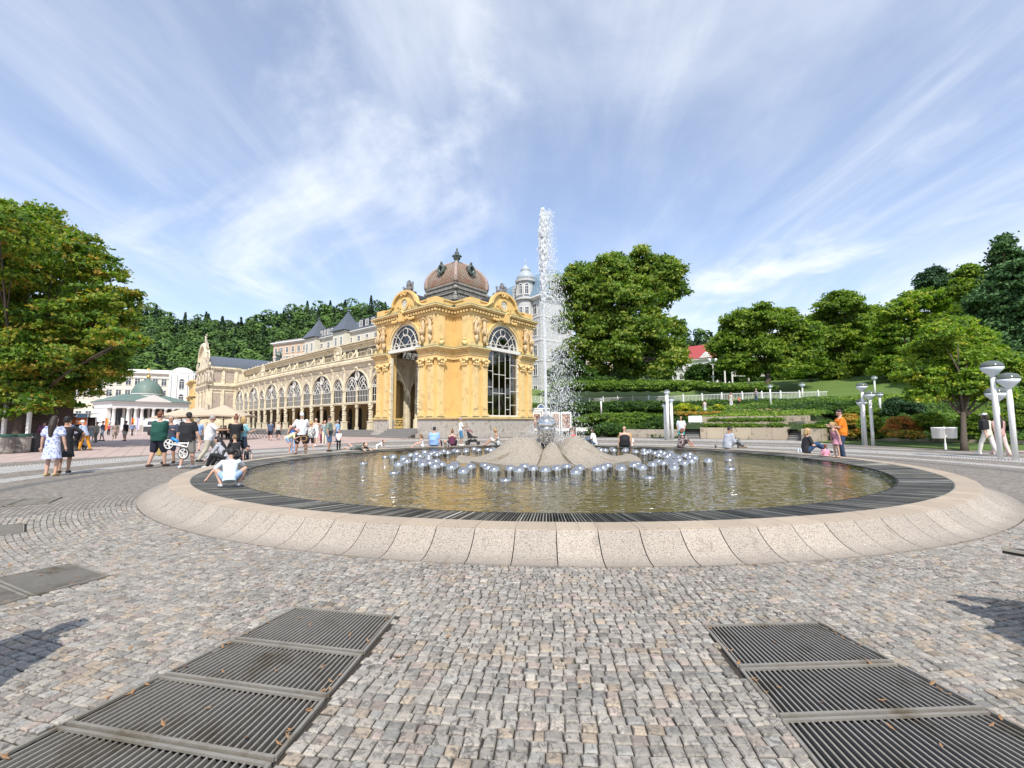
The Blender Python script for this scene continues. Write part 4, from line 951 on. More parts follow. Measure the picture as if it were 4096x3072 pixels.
def bay_meshes(w_, wide):
    r = w_ / 2 - .30; top = 7.85 if wide else 7.15; zs = 5.5 if wide else 5.72; ez = (top - zs) / r
    W = MB(); W.archwall(.15, w_ - .15, zs, 8.2, w_ / 2, r, zs, -.12, .10, 20, ez)
    A = MB(); A.arc(w_ / 2, zs, r - .02, r + .14, .101, .24, 0, pi, 22, ez); A.box(.17, w_ - .17, -.14, .2, 3.92, 4.08); A.box(.17, w_ - .17, -.1, .16, 3.80, 3.92)
    for q in range(7): a = pi * (q + .5) / 7; A.ball((w_ / 2 + .22 * cos(a) * (1.4), .26, top + .12 + .26 * sin(a)), (.12, .08, .14), 5, 4)
    for sd in (0, 1): A.box(.17 if sd == 0 else w_ - .30, .30 if sd == 0 else w_ - .17, -.1, .14, 4.08, zs)
    for sd in (-1, 1):
        x = w_ / 2 + sd * (w_ / 2 - .17)
        for q, zz in enumerate((3.72, 3.5, 3.32)): A.ball((x - sd * (.28 - q * .1), .02, zz), (.14, .1, .12), 5, 4)
    T = MB()
    if wide:
        rs = r / 2 - .09
        for sd in (-1, 1): win_part(w_, zs + .0, 1.32, rs, w_ / 2 + sd * (rs + .09), T)
        T.arc(w_ / 2, top - .62, .32, .42, -.08, .14, 0, 2 * pi, 18, 1.4); T.arc(w_ / 2, top - .62, .16, .22, -.04, .06, 0, 2 * pi, 12, 1.4)
        A.box(w_ / 2 - .10, w_ / 2 + .10, -.10, .12, .75, zs + .5); A.box(w_ / 2 - .17, w_ / 2 + .17, -.16, .18, .75, 1.1); A.box(w_ / 2 - .2, w_ / 2 + .2, -.16, .18, 3.4, 3.6); A.box(w_ / 2 - .16, w_ / 2 + .16, -.14, .16, zs - .15, zs + .05)
        for sd in (-1, 1): A.ball((w_ / 2 + sd * .26, .02, 3.68), (.14, .1, .14), 5, 4)
    else: win_part(w_, zs, ez * .98, r - .04, w_ / 2, T)
    P = MB(); n = 16; vs = [(w_ / 2 + r * cos(pi * i / n), 0, zs + r * ez * sin(pi * i / n)) for i in range(n + 1)] + [(w_ / 2 - r, 0, 4.08), (w_ / 2 + r, 0, 4.08)]
    P.add(vs, [tuple(range(n + 3))])
    # clerestory above, set back
    Cl = MB(); y = -1.55; n = 9 if wide else 5
    Cl.box(0, w_, y - .1, y + .1, 9.05, 9.55); Cl.box(0, w_, y - .1, y + .1, 10.95, 11.25)
    Cl.box(-.2, .2, y - .12, y + .16, 9.5, 11.0)
    for i in range(1, n * 2): x = .2 + (w_ - .4) * i / (n * 2); Cl.box(x - .02, x + .02, y - .02, y + .05, 9.55, 10.95)
    Cl.box(.2, w_ - .2, y - .01, y + .06, 10.5, 10.55); Cl.arc(w_ / 2, 10.2, .52, .60, y - .05, y + .12, 0, 2 * pi, 20)
    K = MB(); K.tube([(0, -1.4, 10.8), (0, -1.25, 10.4), (0, -.95, 10.0), (0, -.7, 9.75), (0, -.5, 9.5)], [.07, .09, .08, .10, .14], 6)
    K.lathe([(.12, 0), (.12, .1), (.05, .16), (.15, .36), (.12, .5), (.03, .62)], (w_ / 2, .15, 9.45), 8)
    CP = MB(); CP.add([(.2, y + .01, 9.55), (w_ - .2, y + .01, 9.55), (w_ - .2, y + .01, 10.95), (.2, y + .01, 10.95)], [(0, 1, 2, 3)])
    # cornices with relief
    E = MB(); o = .02
    for y1, z0, z1 in ((.16, 8.2, 8.4), (.24, 8.4, 8.62), (.42, 8.62, 8.74), (.5, 8.74, 8.86), (.2, 8.86, 9.4), (.3, 9.4, 9.5)): E.box(-o, w_ + o, -.3, y1, z0, z1)
    x = .12
    while x < w_: E.ball((x, .22, 9.12), (.13, .09, .16), 6, 4); x += .30
    for y1, z0, z1 in ((-1.3, 11.25, 11.42), (-1.1, 11.58, 11.7), (-.9, 11.7, 11.84)): E.box(-o, w_ + o, -3.0, y1, z0, z1)
    E.box(-o, w_ + o, -3.0, -1.28, 11.42, 11.58)
    x = .05
    while x < w_ - .05: E.box(x, x + .15, -1.279, -1.02, 11.44, 11.57); x += .3
    for xx in (.0, w_ / 2): E.ball((xx, -1.1, 11.95), (.1, .1, .16), 6, 4)
    # interior
    I = MB(); I.box(-.02, w_ + .02, -8.2, -8.0, .6, 9.0)
    D_ = MB(); nd = 2 if wide else 1
    for i in range(nd):
        cx_ = w_ * (i + .5) / nd; n2 = 10; r2 = .62
        D_.add([(cx_ + r2 * cos(pi * k / n2), -7.97, 3.0 + r2 * 1.5 * sin(pi * k / n2)) for k in range(n2 + 1)] + [(cx_ - r2, -7.97, .75), (cx_ + r2, -7.97, .75)], [tuple(range(n2 + 3))])
    Fl = MB()
    Fl.box(-.05, w_ + .05, -8, .30, 0, .74); Fl.box(-.05, w_ + .05, .30, .66, 0, .5); Fl.box(-.05, w_ + .05, .66, 1.02, 0, .25)
    Ce = MB(); Ce.box(-.02, w_ + .02, -8, -.2, 8.9, 9.0); Ce.box(-.02, w_ + .02, -8, -3.0, 11.3, 11.5)
    Rf = MB(); Rf.add([(-.02, -1.0, 11.85), (w_ + .02, -1.0, 11.85), (w_ + .02, -4.5, 12.6), (-.02, -4.5, 12.6), (-.02, -8.2, 11.6), (w_ + .02, -8.2, 11.6)], [(0, 1, 2, 3), (3, 2, 5, 4)])
    out = {}
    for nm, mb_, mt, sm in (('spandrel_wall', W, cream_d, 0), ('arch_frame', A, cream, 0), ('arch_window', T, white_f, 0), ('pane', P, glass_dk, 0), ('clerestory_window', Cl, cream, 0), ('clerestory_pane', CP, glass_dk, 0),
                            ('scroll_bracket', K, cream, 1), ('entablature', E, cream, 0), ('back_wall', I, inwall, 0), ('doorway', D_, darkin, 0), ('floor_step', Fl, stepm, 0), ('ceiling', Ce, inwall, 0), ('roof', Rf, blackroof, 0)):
        me_ = mb_.mesh(nm, bool(sm)); me_.materials.append(mt); out[nm] = me_
    return out
glass_dk = glass('colonnade_glass', (.15, .14, .13), .015)
BM = {True: bay_meshes(BW, True), False: bay_meshes(BN, False)}
PM = MB(); PM.box(-.17, .17, -.17, .17, .74, 8.2); PM.box(-.28, .28, -.28, .28, .74, 1.75); PM.box(-.32, .32, -.32, .32, .74, .95); PM.box(-.32, .32, -.32, .32, 1.66, 1.78)
for z, rr in ((2.0, .24), (2.3, .2), (2.55, .24), (2.85, .22), (3.15, .28), (3.4, .24), (3.62, .3), (5.45, .24), (5.62, .3), (7.9, .24), (8.05, .28)): PM.ball((0, .05, z), (rr, rr, .13), 8, 4)
PM.box(-.07, .07, .17, .21, 4.1, 5.3); PM.box(-.2, .2, .1, .32, 8.2, 8.95)
PM = PM.mesh('pillar'); PM.materials.append(cream)
def wing(root, s0, plan, first_pillar=True):
    s = s0; R0 = Vector(root.location)
    for i, wide in enumerate(plan):
        w_ = BW if wide else BN; p, h = cpath(s); q, _ = cpath(s + w_); h = atan2(q.y - p.y, q.x - p.x); loc = p - R0
        link_mesh('pillar', PM, None, root, loc=loc, rz=h); aw = None
        for nm, me_ in BM[wide].items():
            if nm == 'pane': link_mesh('pane', me_, None, aw)
            elif nm == 'clerestory_pane': link_mesh('clerestory_pane', me_, None, cw)
            else:
                o = link_mesh(nm, me_, None, root, loc=loc, rz=h)
                if nm == 'arch_window': aw = o
                if nm == 'clerestory_window': cw = o
        s += w_
    p, h = cpath(s); link_mesh('pillar', PM, None, root, loc=p - R0, rz=h)
    return s
s1_ = wing(colo, -1.1, [False, True] * 6)
big = MB()
for sc_s in (9.5, 36.0):     # round filigree shields standing on the cornice
    p, h = cpath(sc_s); big.frame(p - CO0, h); big.arc(0, 10.35, .85, .95, .1, .18, 0, 2 * pi, 24); big.arc(0, 10.35, .55, .6, .1, .18, 0, 2 * pi, 20)
    for k in range(8): a = k * pi / 4; scroll(big, .72 * cos(a), 10.35 + .72 * sin(a), .16, .12, .16, 1, .04); 
    big.tube([(0, .14, 9.5), (0, .14, 10.9)], .07, 6); big.ball((0, .14, 10.35), .25, 8, 6)
big.build('filigree_shield', cream, colo)
# ---- central hall of the colonnade
sC = s1_; p, h = cpath(sC + .2); hall = empty('central_hall', p, h, 'cream transverse hall of the colonnade with a curved gable crowned by statues', 'hall')
WD, PJ = 11.6, 4.4
def hall_build():
    W = MB(); W.box(0, .4, -8, PJ, 0, 12.2); W.box(WD - .4, WD, -8, PJ, 0, 12.2); W.box(.4, WD - .4, PJ - .4, PJ, 0, 12.2)
    W.build('wall', cream, hall)
    P = MB()
    for y0, y1 in ((.5, 1.9), (2.6, 3.9)):
        P.box(-.03, -.002, y0, y1, 9.4, 11.5); P.box(-.03, -.002, y0, y1, 2.6, 7.4)
    for x in (1.9, 5.0, 8.2):
        P.box(x, x + 1.7, PJ + .002, PJ + .03, 2.6, 7.4); P.box(x, x + 1.7, PJ + .002, PJ + .03, 9.4, 11.4)
    P.build('marble_panel', mat('pinkish_marble', (.44, .36, .29), .5, .2, 1.5, dirt=(.3, .24, .2), dscale=1.5), hall)
    T = MB()
    for z0, z1, d in ((0, 1.9, .25), (7.9, 8.3, .18), (8.3, 8.7, .3), (8.7, 9.0, .55), (11.7, 12.0, .2), (12.0, 12.3, .45)):
        T.box(-d, -.001, -.5, PJ + d, z0, z1); T.box(-d, WD + d, PJ + .001, PJ + d, z0, z1 - .003)
    for y in (.15, 2.25, 4.15): T.box(-.2, -.003, y - .22, y + .22, 1.9, 11.7); 
    for x in (.3, 1.5, 4.0, 7.4, 10.1, 11.3): T.box(x - .25, x + .25, PJ + .002, PJ + .25, 1.9, 11.7)
    for y in np.arange(-.2, PJ, .4): T.box(-.4, -.2, y, y + .18, 11.82, 11.98)
    T.arc(1.2, 10.3, .55, .65, 0, .01, 0, 2 * pi) if False else None
    T.build('cornices', cream, hall)
    Gb = MB(); poly = [(0, 12.3), (WD, 12.3)]
    for i in range(8): u = i / 7; poly.append((WD - 2.6 * u, 12.3 + 1.6 * u ** 1.8))
    for i in range(19): a = pi * i / 18; poly.append((WD / 2 + 3.2 * cos(a), 13.9 + 3.0 * sin(a)))
    for i in range(8): u = 1 - i / 7; poly.append((2.6 * u, 12.3 + 1.6 * u ** 1.8))
    Gb.prism(poly, PJ - .3, PJ + .2); Gb.arc(WD / 2, 13.9, 3.0, 3.5, PJ + .201, PJ + .6, 0, pi, 22, 3.0 / 3.2)
    for q in range(10): a = pi * (q + .5) / 10; Gb.ball((WD / 2 + 3.4 * cos(a), PJ + .3, 13.9 + 3.2 * sin(a)), (.35, .3, .35), 7, 5)
    Gb.box(WD / 2 - .6, WD / 2 + .6, PJ - .4, PJ + .4, 16.6, 17.4); Gb.build('curved_gable', cream, hall)
    S = MB(); statue_fig(S, WD / 2, PJ, 17.4, 2.0, 3)
    for x, z in ((WD / 2 - 2.6, 16.0), (WD / 2 + 2.6, 16.0), (.5, 12.4), (WD - .5, 12.4), (1.8, 13.4)): statue_fig(S, x, PJ + .3, z, 1.7, int(x * 10))
    statue_fig(S, -.5, PJ + .2, 9.1, 2.6, 5); statue_fig(S, .3, PJ + .5, 9.1, 2.6, 8); statue_fig(S, -.4, PJ + .2, 3.0, 2.6, 6)
    for x in (2.5, 6, 9): statue_fig(S, x, PJ + .5, 9.1, 2.3, int(x))
    S.build('statues', mat('pale_stone_figures', (.56, .49, .39), .8, .25, 5, dirt=(.3, .25, .2), dscale=3), hall, True)
    R = MB(); n = 12; vs = []
    for y in (PJ - .3, -16.0):
        for i in range(n + 1): a = pi * i / n; vs.append((WD / 2 + 5.3 * cos(a), y, 12.3 + 2.6 * sin(a)))
    R.add(vs, [(i, i + 1, i + n + 2, i + n + 1) for i in range(n)] + [tuple(range(n + 1))[::-1], tuple(range(n + 1, 2 * n + 2))])
    slate = mat('blue_slate_roof', (.095, .11, .135), .45, .25, 3)
    R.build('barrel_roof', slate, hall)
    R = MB(); R.lathe([(.9, 14.3), (.8, 14.8), (.5, 15.2), (.55, 16.2), (.75, 16.35), (.5, 16.9), (.12, 17.3), (.04, 18.0)], (WD / 2, -9, 0), 8); R.build('lantern_turret', mat('dark_bronze', (.07,) * 3), hall)
hall_build()
p2c, _ = cpath(sC + WD); colo2 = empty('far_colonnade_wing', p2c, 0, 'far wing of the cream colonnade beyond the central hall', 'colonnade')
s2_ = wing(colo2, sC + WD + .2, [False, True] * 3)
# far yellow pavilion, simple twin of the near one
pf, hf = cpath(s2_ + .5); farp = empty('far_yellow_pavilion', pf, hf, 'small looking yellow pavilion at the distant end of the colonnade', 'pavilion')
mb = MB(); mb.box(0, 12, -9, 2.6, 1.8, 12.4); mb.build('wall', ochre, farp)
mb = MB()
for z0, z1, d in ((1.8, 2.2, .35), (8.2, 8.6, .3), (8.6, 9.0, .6), (12.0, 12.4, .35), (12.4, 12.8, .7)): mb.box(-d, 12 + d, -9, 2.6 + d, z0, z1 + .002)
for x in (.5, 2.0, 10, 11.5): mb.box(x - .4, x + .4, 2.601, 2.9, 2.2, 8.2)
for y in (-.3, 1.2, 2.2): mb.box(-.3, -.001, y - .3, y + .3, 2.2, 12.0)
mb.build('cornices', ochre_l, farp)
mb = MB(); mb.box(-.4, 12.4, -9, 3.0, 0, 1.8); mb.build('plinth', marble, farp)
mb = MB(); mb.box(.5, 11.5, -8, 2, 12.8, 13.4); mb.box(3, 9, -6, 0, 13.4, 15.5); mb.build('roof', blackroof, farp)
# ================================================================ PARK TERRAIN ON THE RIGHT
def park_z(r, azd):
    rs = float(np.interp(azd, [-180, 66, 74, 80, 95], [30.0, 30.0, 33.0, 44.0, 46.0]))
    rr = r if r >= 52 else 30.0 + (r - rs) * (22.0 / (52 - rs))
    if r < rs: return -.5
    if not 43.4 < azd < 61.8:
        return float(np.interp(rr, [30, 34, 40, 46, 50, 52, 59.5, 82, 110, 200], [.02, .45, 1.35, 2.7, 3.75, 4.05, 4.2, 9.0, 10.4, 13]))
    z = float(np.interp(rr, [30, 30.02, 31.15, 31.5, 32.85, 33.2, 38, 50, 52, 59.5, 82, 110, 200], [.1, .85, .88, 1.33, 1.36, 1.9, 2.3, 4.0, 4.05, 4.2, 9.0, 10.4, 13]))
    return z
lawn_m, t, b = nodes_of('lawn_grass'); pos = geo_pos(t)
c = ramp(t, noise(t, 3.5, 7, .7, pos), [(.3, (.060, .115, .018)), (.7, (.135, .21, .035)), (.5, (.095, .16, .026))])
c = mixc(t, mapr(t, noise(t, .35, 4, .6, pos), .45, .6), c, mixc(t, .5, c, (.13, .19, .04))); t.links.new(c, b.inputs['Base Color']); b.inputs['Roughness'].default_value = .9
bump(t, b, noise(t, 14, 5, .8, pos), .8, .08)
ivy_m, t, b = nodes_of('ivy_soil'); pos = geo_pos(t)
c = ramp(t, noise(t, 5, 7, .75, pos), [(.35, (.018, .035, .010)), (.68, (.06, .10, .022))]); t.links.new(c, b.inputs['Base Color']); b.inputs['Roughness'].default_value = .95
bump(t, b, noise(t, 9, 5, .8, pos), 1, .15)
def FCp(r, azd, z=0): return Vector((FC.x + r * cos(radians(azd)), FC.y + r * sin(radians(azd)), z))
def terrain_strip(name, r0, r1, a0, a1, m, dz=0.0, dr=1.0, da=1.5):
    rs = np.arange(r0, r1 + dr * .5, dr); as_ = np.arange(a0, a1 + da * .5, da); V = []; Fq = []
    for a in as_:
        for r in rs: p = FCp(float(r), float(a)); V.append((p.x, p.y, park_z(float(r), float(a)) + dz))
    n = len(rs)
    for i in range(len(as_) - 1):
        for k in range(n - 1): q = i * n + k; Fq.append((q, q + 1, q + n + 1, q + n))
    me = bpy.data.meshes.new(name); me.from_pydata(V, [], Fq); o = link_mesh(name, me, m, None, True); tag(o, kind='structure'); return o
terrain_strip('park_bank', 30.05, 58.05, -20, 89, ivy_m, 0, .35)
terrain_strip('park_lawn', 52.6, 200.6, -20, 89, lawn_m, .06, 2.0)
# grass strip by the plaza on the right
gl = MB(); P_ = [FCp(r, a) for r, a in ((22.6, 20.5), (23.3, 26), (24.3, 31), (25.2, 36), (26.2, 40))] + [FCp(30.3, 40), FCp(30.4, 33), FCp(30.4, 26), FCp(30.4, 18), FCp(29.0, 12.5), FCp(25.2, 15.5)]
gl.slab([(p.x, p.y) for p in P_][::-1] if False else [(p.x, p.y) for p in P_], -.05, .05); gl.build('grass_strip', lawn_m, kind='structure')
def on_park(p, dz=0.0):
    r = math.hypot(p.x - FC.x, p.y - FC.y); a = math.degrees(atan2(p.y - FC.y, p.x - FC.x)); return Vector((p.x, p.y, park_z(r, a) + dz))
# ================================================================ FOLIAGE
FB = 1.9
def foliage_arrays(blobs, n, size, cols, rng, inner=.30, up=.35, flat=1.0):
    C_ = np.array([b_[0] for b_ in blobs], float); R_ = np.array([b_[1] if isinstance(b_[1], (tuple, list)) else (b_[1],) * 3 for b_ in blobs], float)
    wgt = R_.prod(1) ** (2 / 3.); wgt /= wgt.sum()
    ncl = max(len(blobs) * 3, n // 26)
    cb_ = rng.choice(len(blobs), ncl, p=wgt); d = rng.normal(size=(ncl, 3)); d /= np.linalg.norm(d, axis=1, keepdims=True)
    d[:, 2] = np.where(d[:, 2] < -.35, -d[:, 2] * .6, d[:, 2])
    fr = np.where(rng.random(ncl) < inner, rng.uniform(.25, .75, ncl), rng.uniform(.80, 1.06, ncl))
    cc = C_[cb_] + d * R_[cb_] * fr[:, None]
    ccol = rng.normal(0, 1, ncl); csz = size * rng.uniform(2.0, 3.6, ncl)
    k = rng.integers(0, ncl, n); off = rng.normal(size=(n, 3)); off[:, 2] *= .42
    P = cc[k] + off * (csz[k] * .55)[:, None]
    out = d[k]; nrm = out * .6 + rng.normal(0, .65, (n, 3)); nrm[:, 2] += up; nrm /= np.linalg.norm(nrm, axis=1, keepdims=True)
    a = np.cross(nrm, rng.normal(size=(n, 3))); a /= np.linalg.norm(a, axis=1, keepdims=True); bb = np.cross(nrm, a)
    s = size * rng.uniform(.6, 1.3, n)
    a *= s[:, None]; bb *= (s * rng.uniform(.45, .75, n))[:, None]
    Q = np.stack([P - a, P + bb - a * .15, P + a, P - bb - a * .15], 1)
    cols = np.array(cols, float); u = np.clip(.5 + .22 * ccol[k] + rng.normal(0, .16, n), 0, .999) * (len(cols) - 1)
    i = u.astype(int); f = (u - i)[:, None]; col = cols[i] * (1 - f) + cols[np.minimum(i + 1, len(cols) - 1)] * f
    col *= (1 + rng.normal(0, .10, (n, 1)))
    return Q, np.clip(col * FB, .004, .9)
leafm = leafmat('broad_leaves', .42); needlem = leafmat('needles', .12, .7)
barkm = mat('tree_bark', (.085, .065, .048), .9, .35, 8, bmp=.6, bscale=18)
PAL = dict(spruce=[(.016, .038, .014), (.036, .076, .026), (.066, .12, .038)], maple=[(.020, .042, .008), (.042, .088, .012), (.085, .135, .016), (.15, .165, .022), (.22, .14, .03)],
           chest=[(.026, .052, .010), (.062, .108, .016), (.125, .170, .026), (.19, .19, .04)],
           green=[(.028, .052, .009), (.062, .108, .014), (.115, .165, .020), (.19, .215, .032)],
           lime=[(.030, .060, .010), (.070, .125, .014), (.135, .195, .020), (.22, .215, .028)],
           conifer=[(.010, .024, .012), (.022, .048, .022), (.042, .085, .034)],
           forest=[(.014, .030, .008), (.030, .060, .014), (.055, .098, .020), (.085, .125, .03)],
           hedge=[(.014, .032, .008), (.032, .068, .014), (.065, .115, .022)],
           brighth=[(.030, .060, .010), (.075, .125, .018), (.15, .20, .03)], yellow=[(.05, .09, .012), (.16, .20, .02), (.50, .42, .03)],
           red=[(.05, .07, .015), (.20, .13, .03), (.38, .11, .04), (.16, .16, .03)], orange=[(.06, .09, .02), (.22, .17, .03), (.42, .17, .04)],
           pink=[(.04, .08, .015), (.09, .14, .02), (.60, .26, .27)], lav=[(.06, .08, .03), (.10, .12, .05), (.20, .15, .17)])
def tree(label, circles, Y, base, leaf, n, pal, seed, trunk=.35, name='broadleaf_tree', cat='tree', dj=.35, group=None, inner=.3, mleaf=None, limbs=True, ysq=1.0, up=.35, rf=1.0):
    """circles are (px, py, radius px) of the photograph; each becomes a round lobe at its own distance around Y"""
    rng = np.random.default_rng(seed); rr = random.Random(seed); B = Vector(base); root = empty(name, B, 0, label, cat, group); leaf *= .62; n = int(n * 2.3)
    blobs = []
    zmid = D(circles[0][0], circles[0][1], Y)
    xs = [D(c_[0], c_[1], Y) for c_ in circles]; cxm = sum(p.x for p in xs) / len(xs); wid = max(abs(p.x - cxm) + c_[2] / F_PX * Y for p, c_ in zip(xs, circles))
    nci = 0
    for (px, py, rp), p0 in zip(circles, xs):
        off = sqrt(max(0, 1 - ((p0.x - cxm) / wid) ** 2)) * wid * dj * rr.uniform(-1, 1)
        Yc = Y + off; p = D(px, py, Yc); r = rp / F_PX * Yc * rf; blobs.append(((p.x - B.x, p.y - B.y, p.z - B.z), (r, r * 1.0, r * ysq)))
        for _ in range(3):
            a_ = rr.uniform(-.4, 3.5); e_ = r * rr.uniform(.24, .42); blobs.append(((p.x - B.x + cos(a_) * r * .88, p.y - B.y + rr.uniform(-.5, .5) * r, p.z - B.z + sin(a_) * r * .88 * ysq), (e_, e_, e_ * .8)))
    # back filling lobes so that the crown is deep
    for (c_, r_) in list(blobs):
        if r_[0] > .11 * wid and rr.random() < .6:
            dy = wid * .45 * rr.choice((1, -.3)); kf = (B.y + c_[1] + dy) / (B.y + c_[1]); blobs.append((((B.x + c_[0]) * kf - B.x, c_[1] + dy, c_[2] * .97), tuple(v * .85 for v in r_)))
    Q, C_ = foliage_arrays(blobs, n, leaf, PAL[pal], rng, inner, up)
    link_mesh('crown', quads_mesh('crown', Q, len(Q), mleaf or leafm, C_), None, root)
    tk = MB(); cz = sum(b_[0][2] for b_ in blobs) / len(blobs); ctr = Vector((sum(b_[0][0] for b_ in blobs) / len(blobs), sum(b_[0][1] for b_ in blobs) / len(blobs), cz))
    zt = min(b_[0][2] - b_[1][2] for b_ in blobs); fork = Vector((ctr.x * .35, ctr.y * .35, max(zt, cz * .35)))
    tk.tube([(0, 0, -.3), (0, 0, .3), (fork.x * .4, fork.y * .4, fork.z * .5), tuple(fork)], [trunk * 1.5, trunk * 1.1, trunk * .9, trunk * .8], 10)
    if limbs:
        for (c_, r_) in blobs[:len(circles) * 4:4]:
            m_ = fork.lerp(Vector(c_), .5) + Vector((rr.uniform(-.3, .3), rr.uniform(-.3, .3), abs(r_[2]) * .2)); tk.tube([tuple(fork - Vector((0, 0, .2))), tuple(m_), c_], [trunk * .5, trunk * .28, trunk * .08], 6)
            for _ in range(2):
                e = Vector(c_) + Vector([rr.uniform(-.7, .7) * v for v in r_]); tk.tube([tuple(m_), tuple(e)], [trunk * .18, trunk * .04], 5)
    else: tk.tube([tuple(fork), (ctr.x, ctr.y, max(b_[0][2] for b_ in blobs))], [trunk * .8, trunk * .1], 6)
    tk.build('trunk', barkm, root, True); return root
def gz(px, py, Y): return D(px, py, Y)
T_ = tree
T_('big maple turning yellow and orange at its edges, overhanging the market stalls', [(0, 950, 165), (150, 955, 140), (285, 1040, 120), (385, 1110, 105), (120, 1150, 240), (350, 1300, 180), (440, 1225, 105), (470, 1370, 88), (425, 1475, 95), (250, 1470, 180), (60, 1440, 230), (300, 1560, 85), (120, 1580, 100), (150, 1635, 62), (255, 1615, 52), (30, 1650, 66), (-140, 1300, 300), (-60, 1560, 120), (-160, 1050, 200)],
   26, G(60, 1795), .20, 62000, 'maple', 3, .26, 'maple_tree', dj=.5, rf=.93)
T_('tall horse chestnut nearest the water jet, its crown joined to its neighbour', [(2262, 1150, 62), (2345, 1115, 72), (2400, 1170, 75), (2350, 1225, 95), (2290, 1300, 78), (2390, 1330, 80), (2330, 1400, 65), (2270, 1420, 50), (2400, 1420, 55)], 74, gz(2330, 1525, 74), .42, 26000, 'chest', 4, .55, 'horse_chestnut', ysq=1)
T_('broad horse chestnut with a thick dark trunk above the yew hedge', [(2460, 1092, 72), (2565, 1080, 75), (2660, 1098, 66), (2700, 1160, 54), (2600, 1180, 100), (2480, 1200, 110), (2440, 1330, 95), (2560, 1330, 108), (2675, 1318, 58), (2685, 1400, 56), (2600, 1430, 80), (2490, 1420, 75), (2665, 1465, 48), (2570, 1490, 46), (2640, 1495, 44), (2520, 1478, 52), (2705, 1440, 44), (2400, 1480, 40)], 71, gz(2450, 1520, 71), .42, 44000, 'chest', 5, .75, 'horse_chestnut', ysq=1)
T_('spreading linden with bare grey limbs showing, on the lawn behind the fence', [(2965, 1310, 72), (3050, 1290, 66), (3130, 1300, 66), (3210, 1345, 66), (2935, 1390, 62), (2925, 1460, 50), (3000, 1480, 44), (3200, 1485, 46), (3030, 1400, 86), (3150, 1420, 86), (3235, 1430, 55), (2960, 1455, 44), (3120, 1480, 48)], 68, gz(3070, 1540, 68), .36, 30000, 'green', 6, .40, 'linden_tree', inner=.2)
T_('tall rounded linden behind the lamp standards right of the linden with bare limbs', [(3330, 1240, 62), (3385, 1215, 52), (3300, 1295, 58), (3405, 1300, 68), (3340, 1370, 78), (3430, 1385, 58), (3350, 1450, 58), (3450, 1455, 45), (3275, 1475, 46), (3400, 1490, 44), (3340, 1500, 40)], 76, gz(3350, 1550, 76), .38, 26000, 'green', 7, .4, 'linden_tree')
T_('yellow green maple high on the slope below the lone pine', [(3590, 1255, 58), (3650, 1222, 56), (3725, 1212, 58), (3790, 1222, 55), (3560, 1330, 55), (3660, 1320, 76), (3760, 1330, 70), (3530, 1410, 55), (3620, 1430, 60), (3560, 1480, 55), (3650, 1500, 55), (3740, 1440, 60)], 66, gz(3640, 1560, 66), .34, 26000, 'lime', 8, .4, 'maple_tree')
T_('dark open pine poking above the yellow green maple', [(3732, 1095, 30), (3700, 1122, 32), (3765, 1118, 36), (3740, 1150, 50)], 95, gz(3735, 1500, 95), .40, 5000, 'conifer', 9, .3, 'pine_tree', mleaf=needlem, inner=.1)
T_('huge dark spruce rising highest at the right edge', [(4017, 955, 14), (4012, 985, 28), (4022, 1030, 44), (4030, 1085, 62), (4045, 1150, 88), (3990, 1230, 92), (4090, 1240, 110), (3950, 1330, 85), (4060, 1360, 130), (3990, 1450, 110), (4110, 1500, 130), (3960, 1540, 80)], 48, gz(4060, 1660, 48), .30, 46000, 'spruce', 10, .5, 'spruce_tree', mleaf=needlem, dj=.4, limbs=False, up=-.2)
T_('dark broadleaf tree between the pine and the spruce', [(3880, 1110, 48), (3845, 1160, 45), (3900, 1200, 60), (3860, 1280, 60), (3920, 1300, 55)], 58, gz(3880, 1560, 58), .30, 11000, 'green', 12, .35, 'broadleaf_tree')
T_('young lime green maple on the grass strip beside the white twin bin', [(3765, 1345, 52), (3830, 1312, 50), (3885, 1372, 64), (3722, 1422, 70), (3820, 1450, 86), (3925, 1460, 84), (3992, 1500, 66), (3682, 1510, 62), (3790, 1560, 74), (3900, 1565, 80), (3980, 1585, 56), (3700, 1585, 52), (4045, 1470, 40)], 25.2, G(3858, 1797, .05), .145, 40000, 'lime', 13, .13, 'maple_tree', dj=.7, rf=1.1)
T_('low bushy tree in shade below the big chestnuts', [(2290, 1480, 45), (2240, 1500, 40), (2340, 1500, 35)], 70, gz(2290, 1540, 70), .3, 5000, 'hedge', 14, .2, 'broadleaf_tree')
for i, (px, py, r) in enumerate(((3180, 1500, 55), (2800, 1500, 38), (2880, 1480, 42), (3500, 1500, 50), (3690, 1480, 60), (3560, 1560, 36))):
    T_(['shady broadleaf tree behind the linden trunk', 'dark bush like tree below the white house', 'dark dense tree right of the white house', 'dark broadleaf tree left of the tall single lamp', 'broad green tree behind the pair of slender lamps', 'low dark tree at the foot of the slope'][i],
       [(px, py, r), (px + r * .7, py + 12, r * .7), (px - r * .7, py + 8, r * .7)], 84 - i, gz(px, py + r + 14, 84 - i), .36, 6500, ('green', 'hedge', 'hedge', 'green', 'chest', 'hedge')[i], 20 + i, .25)
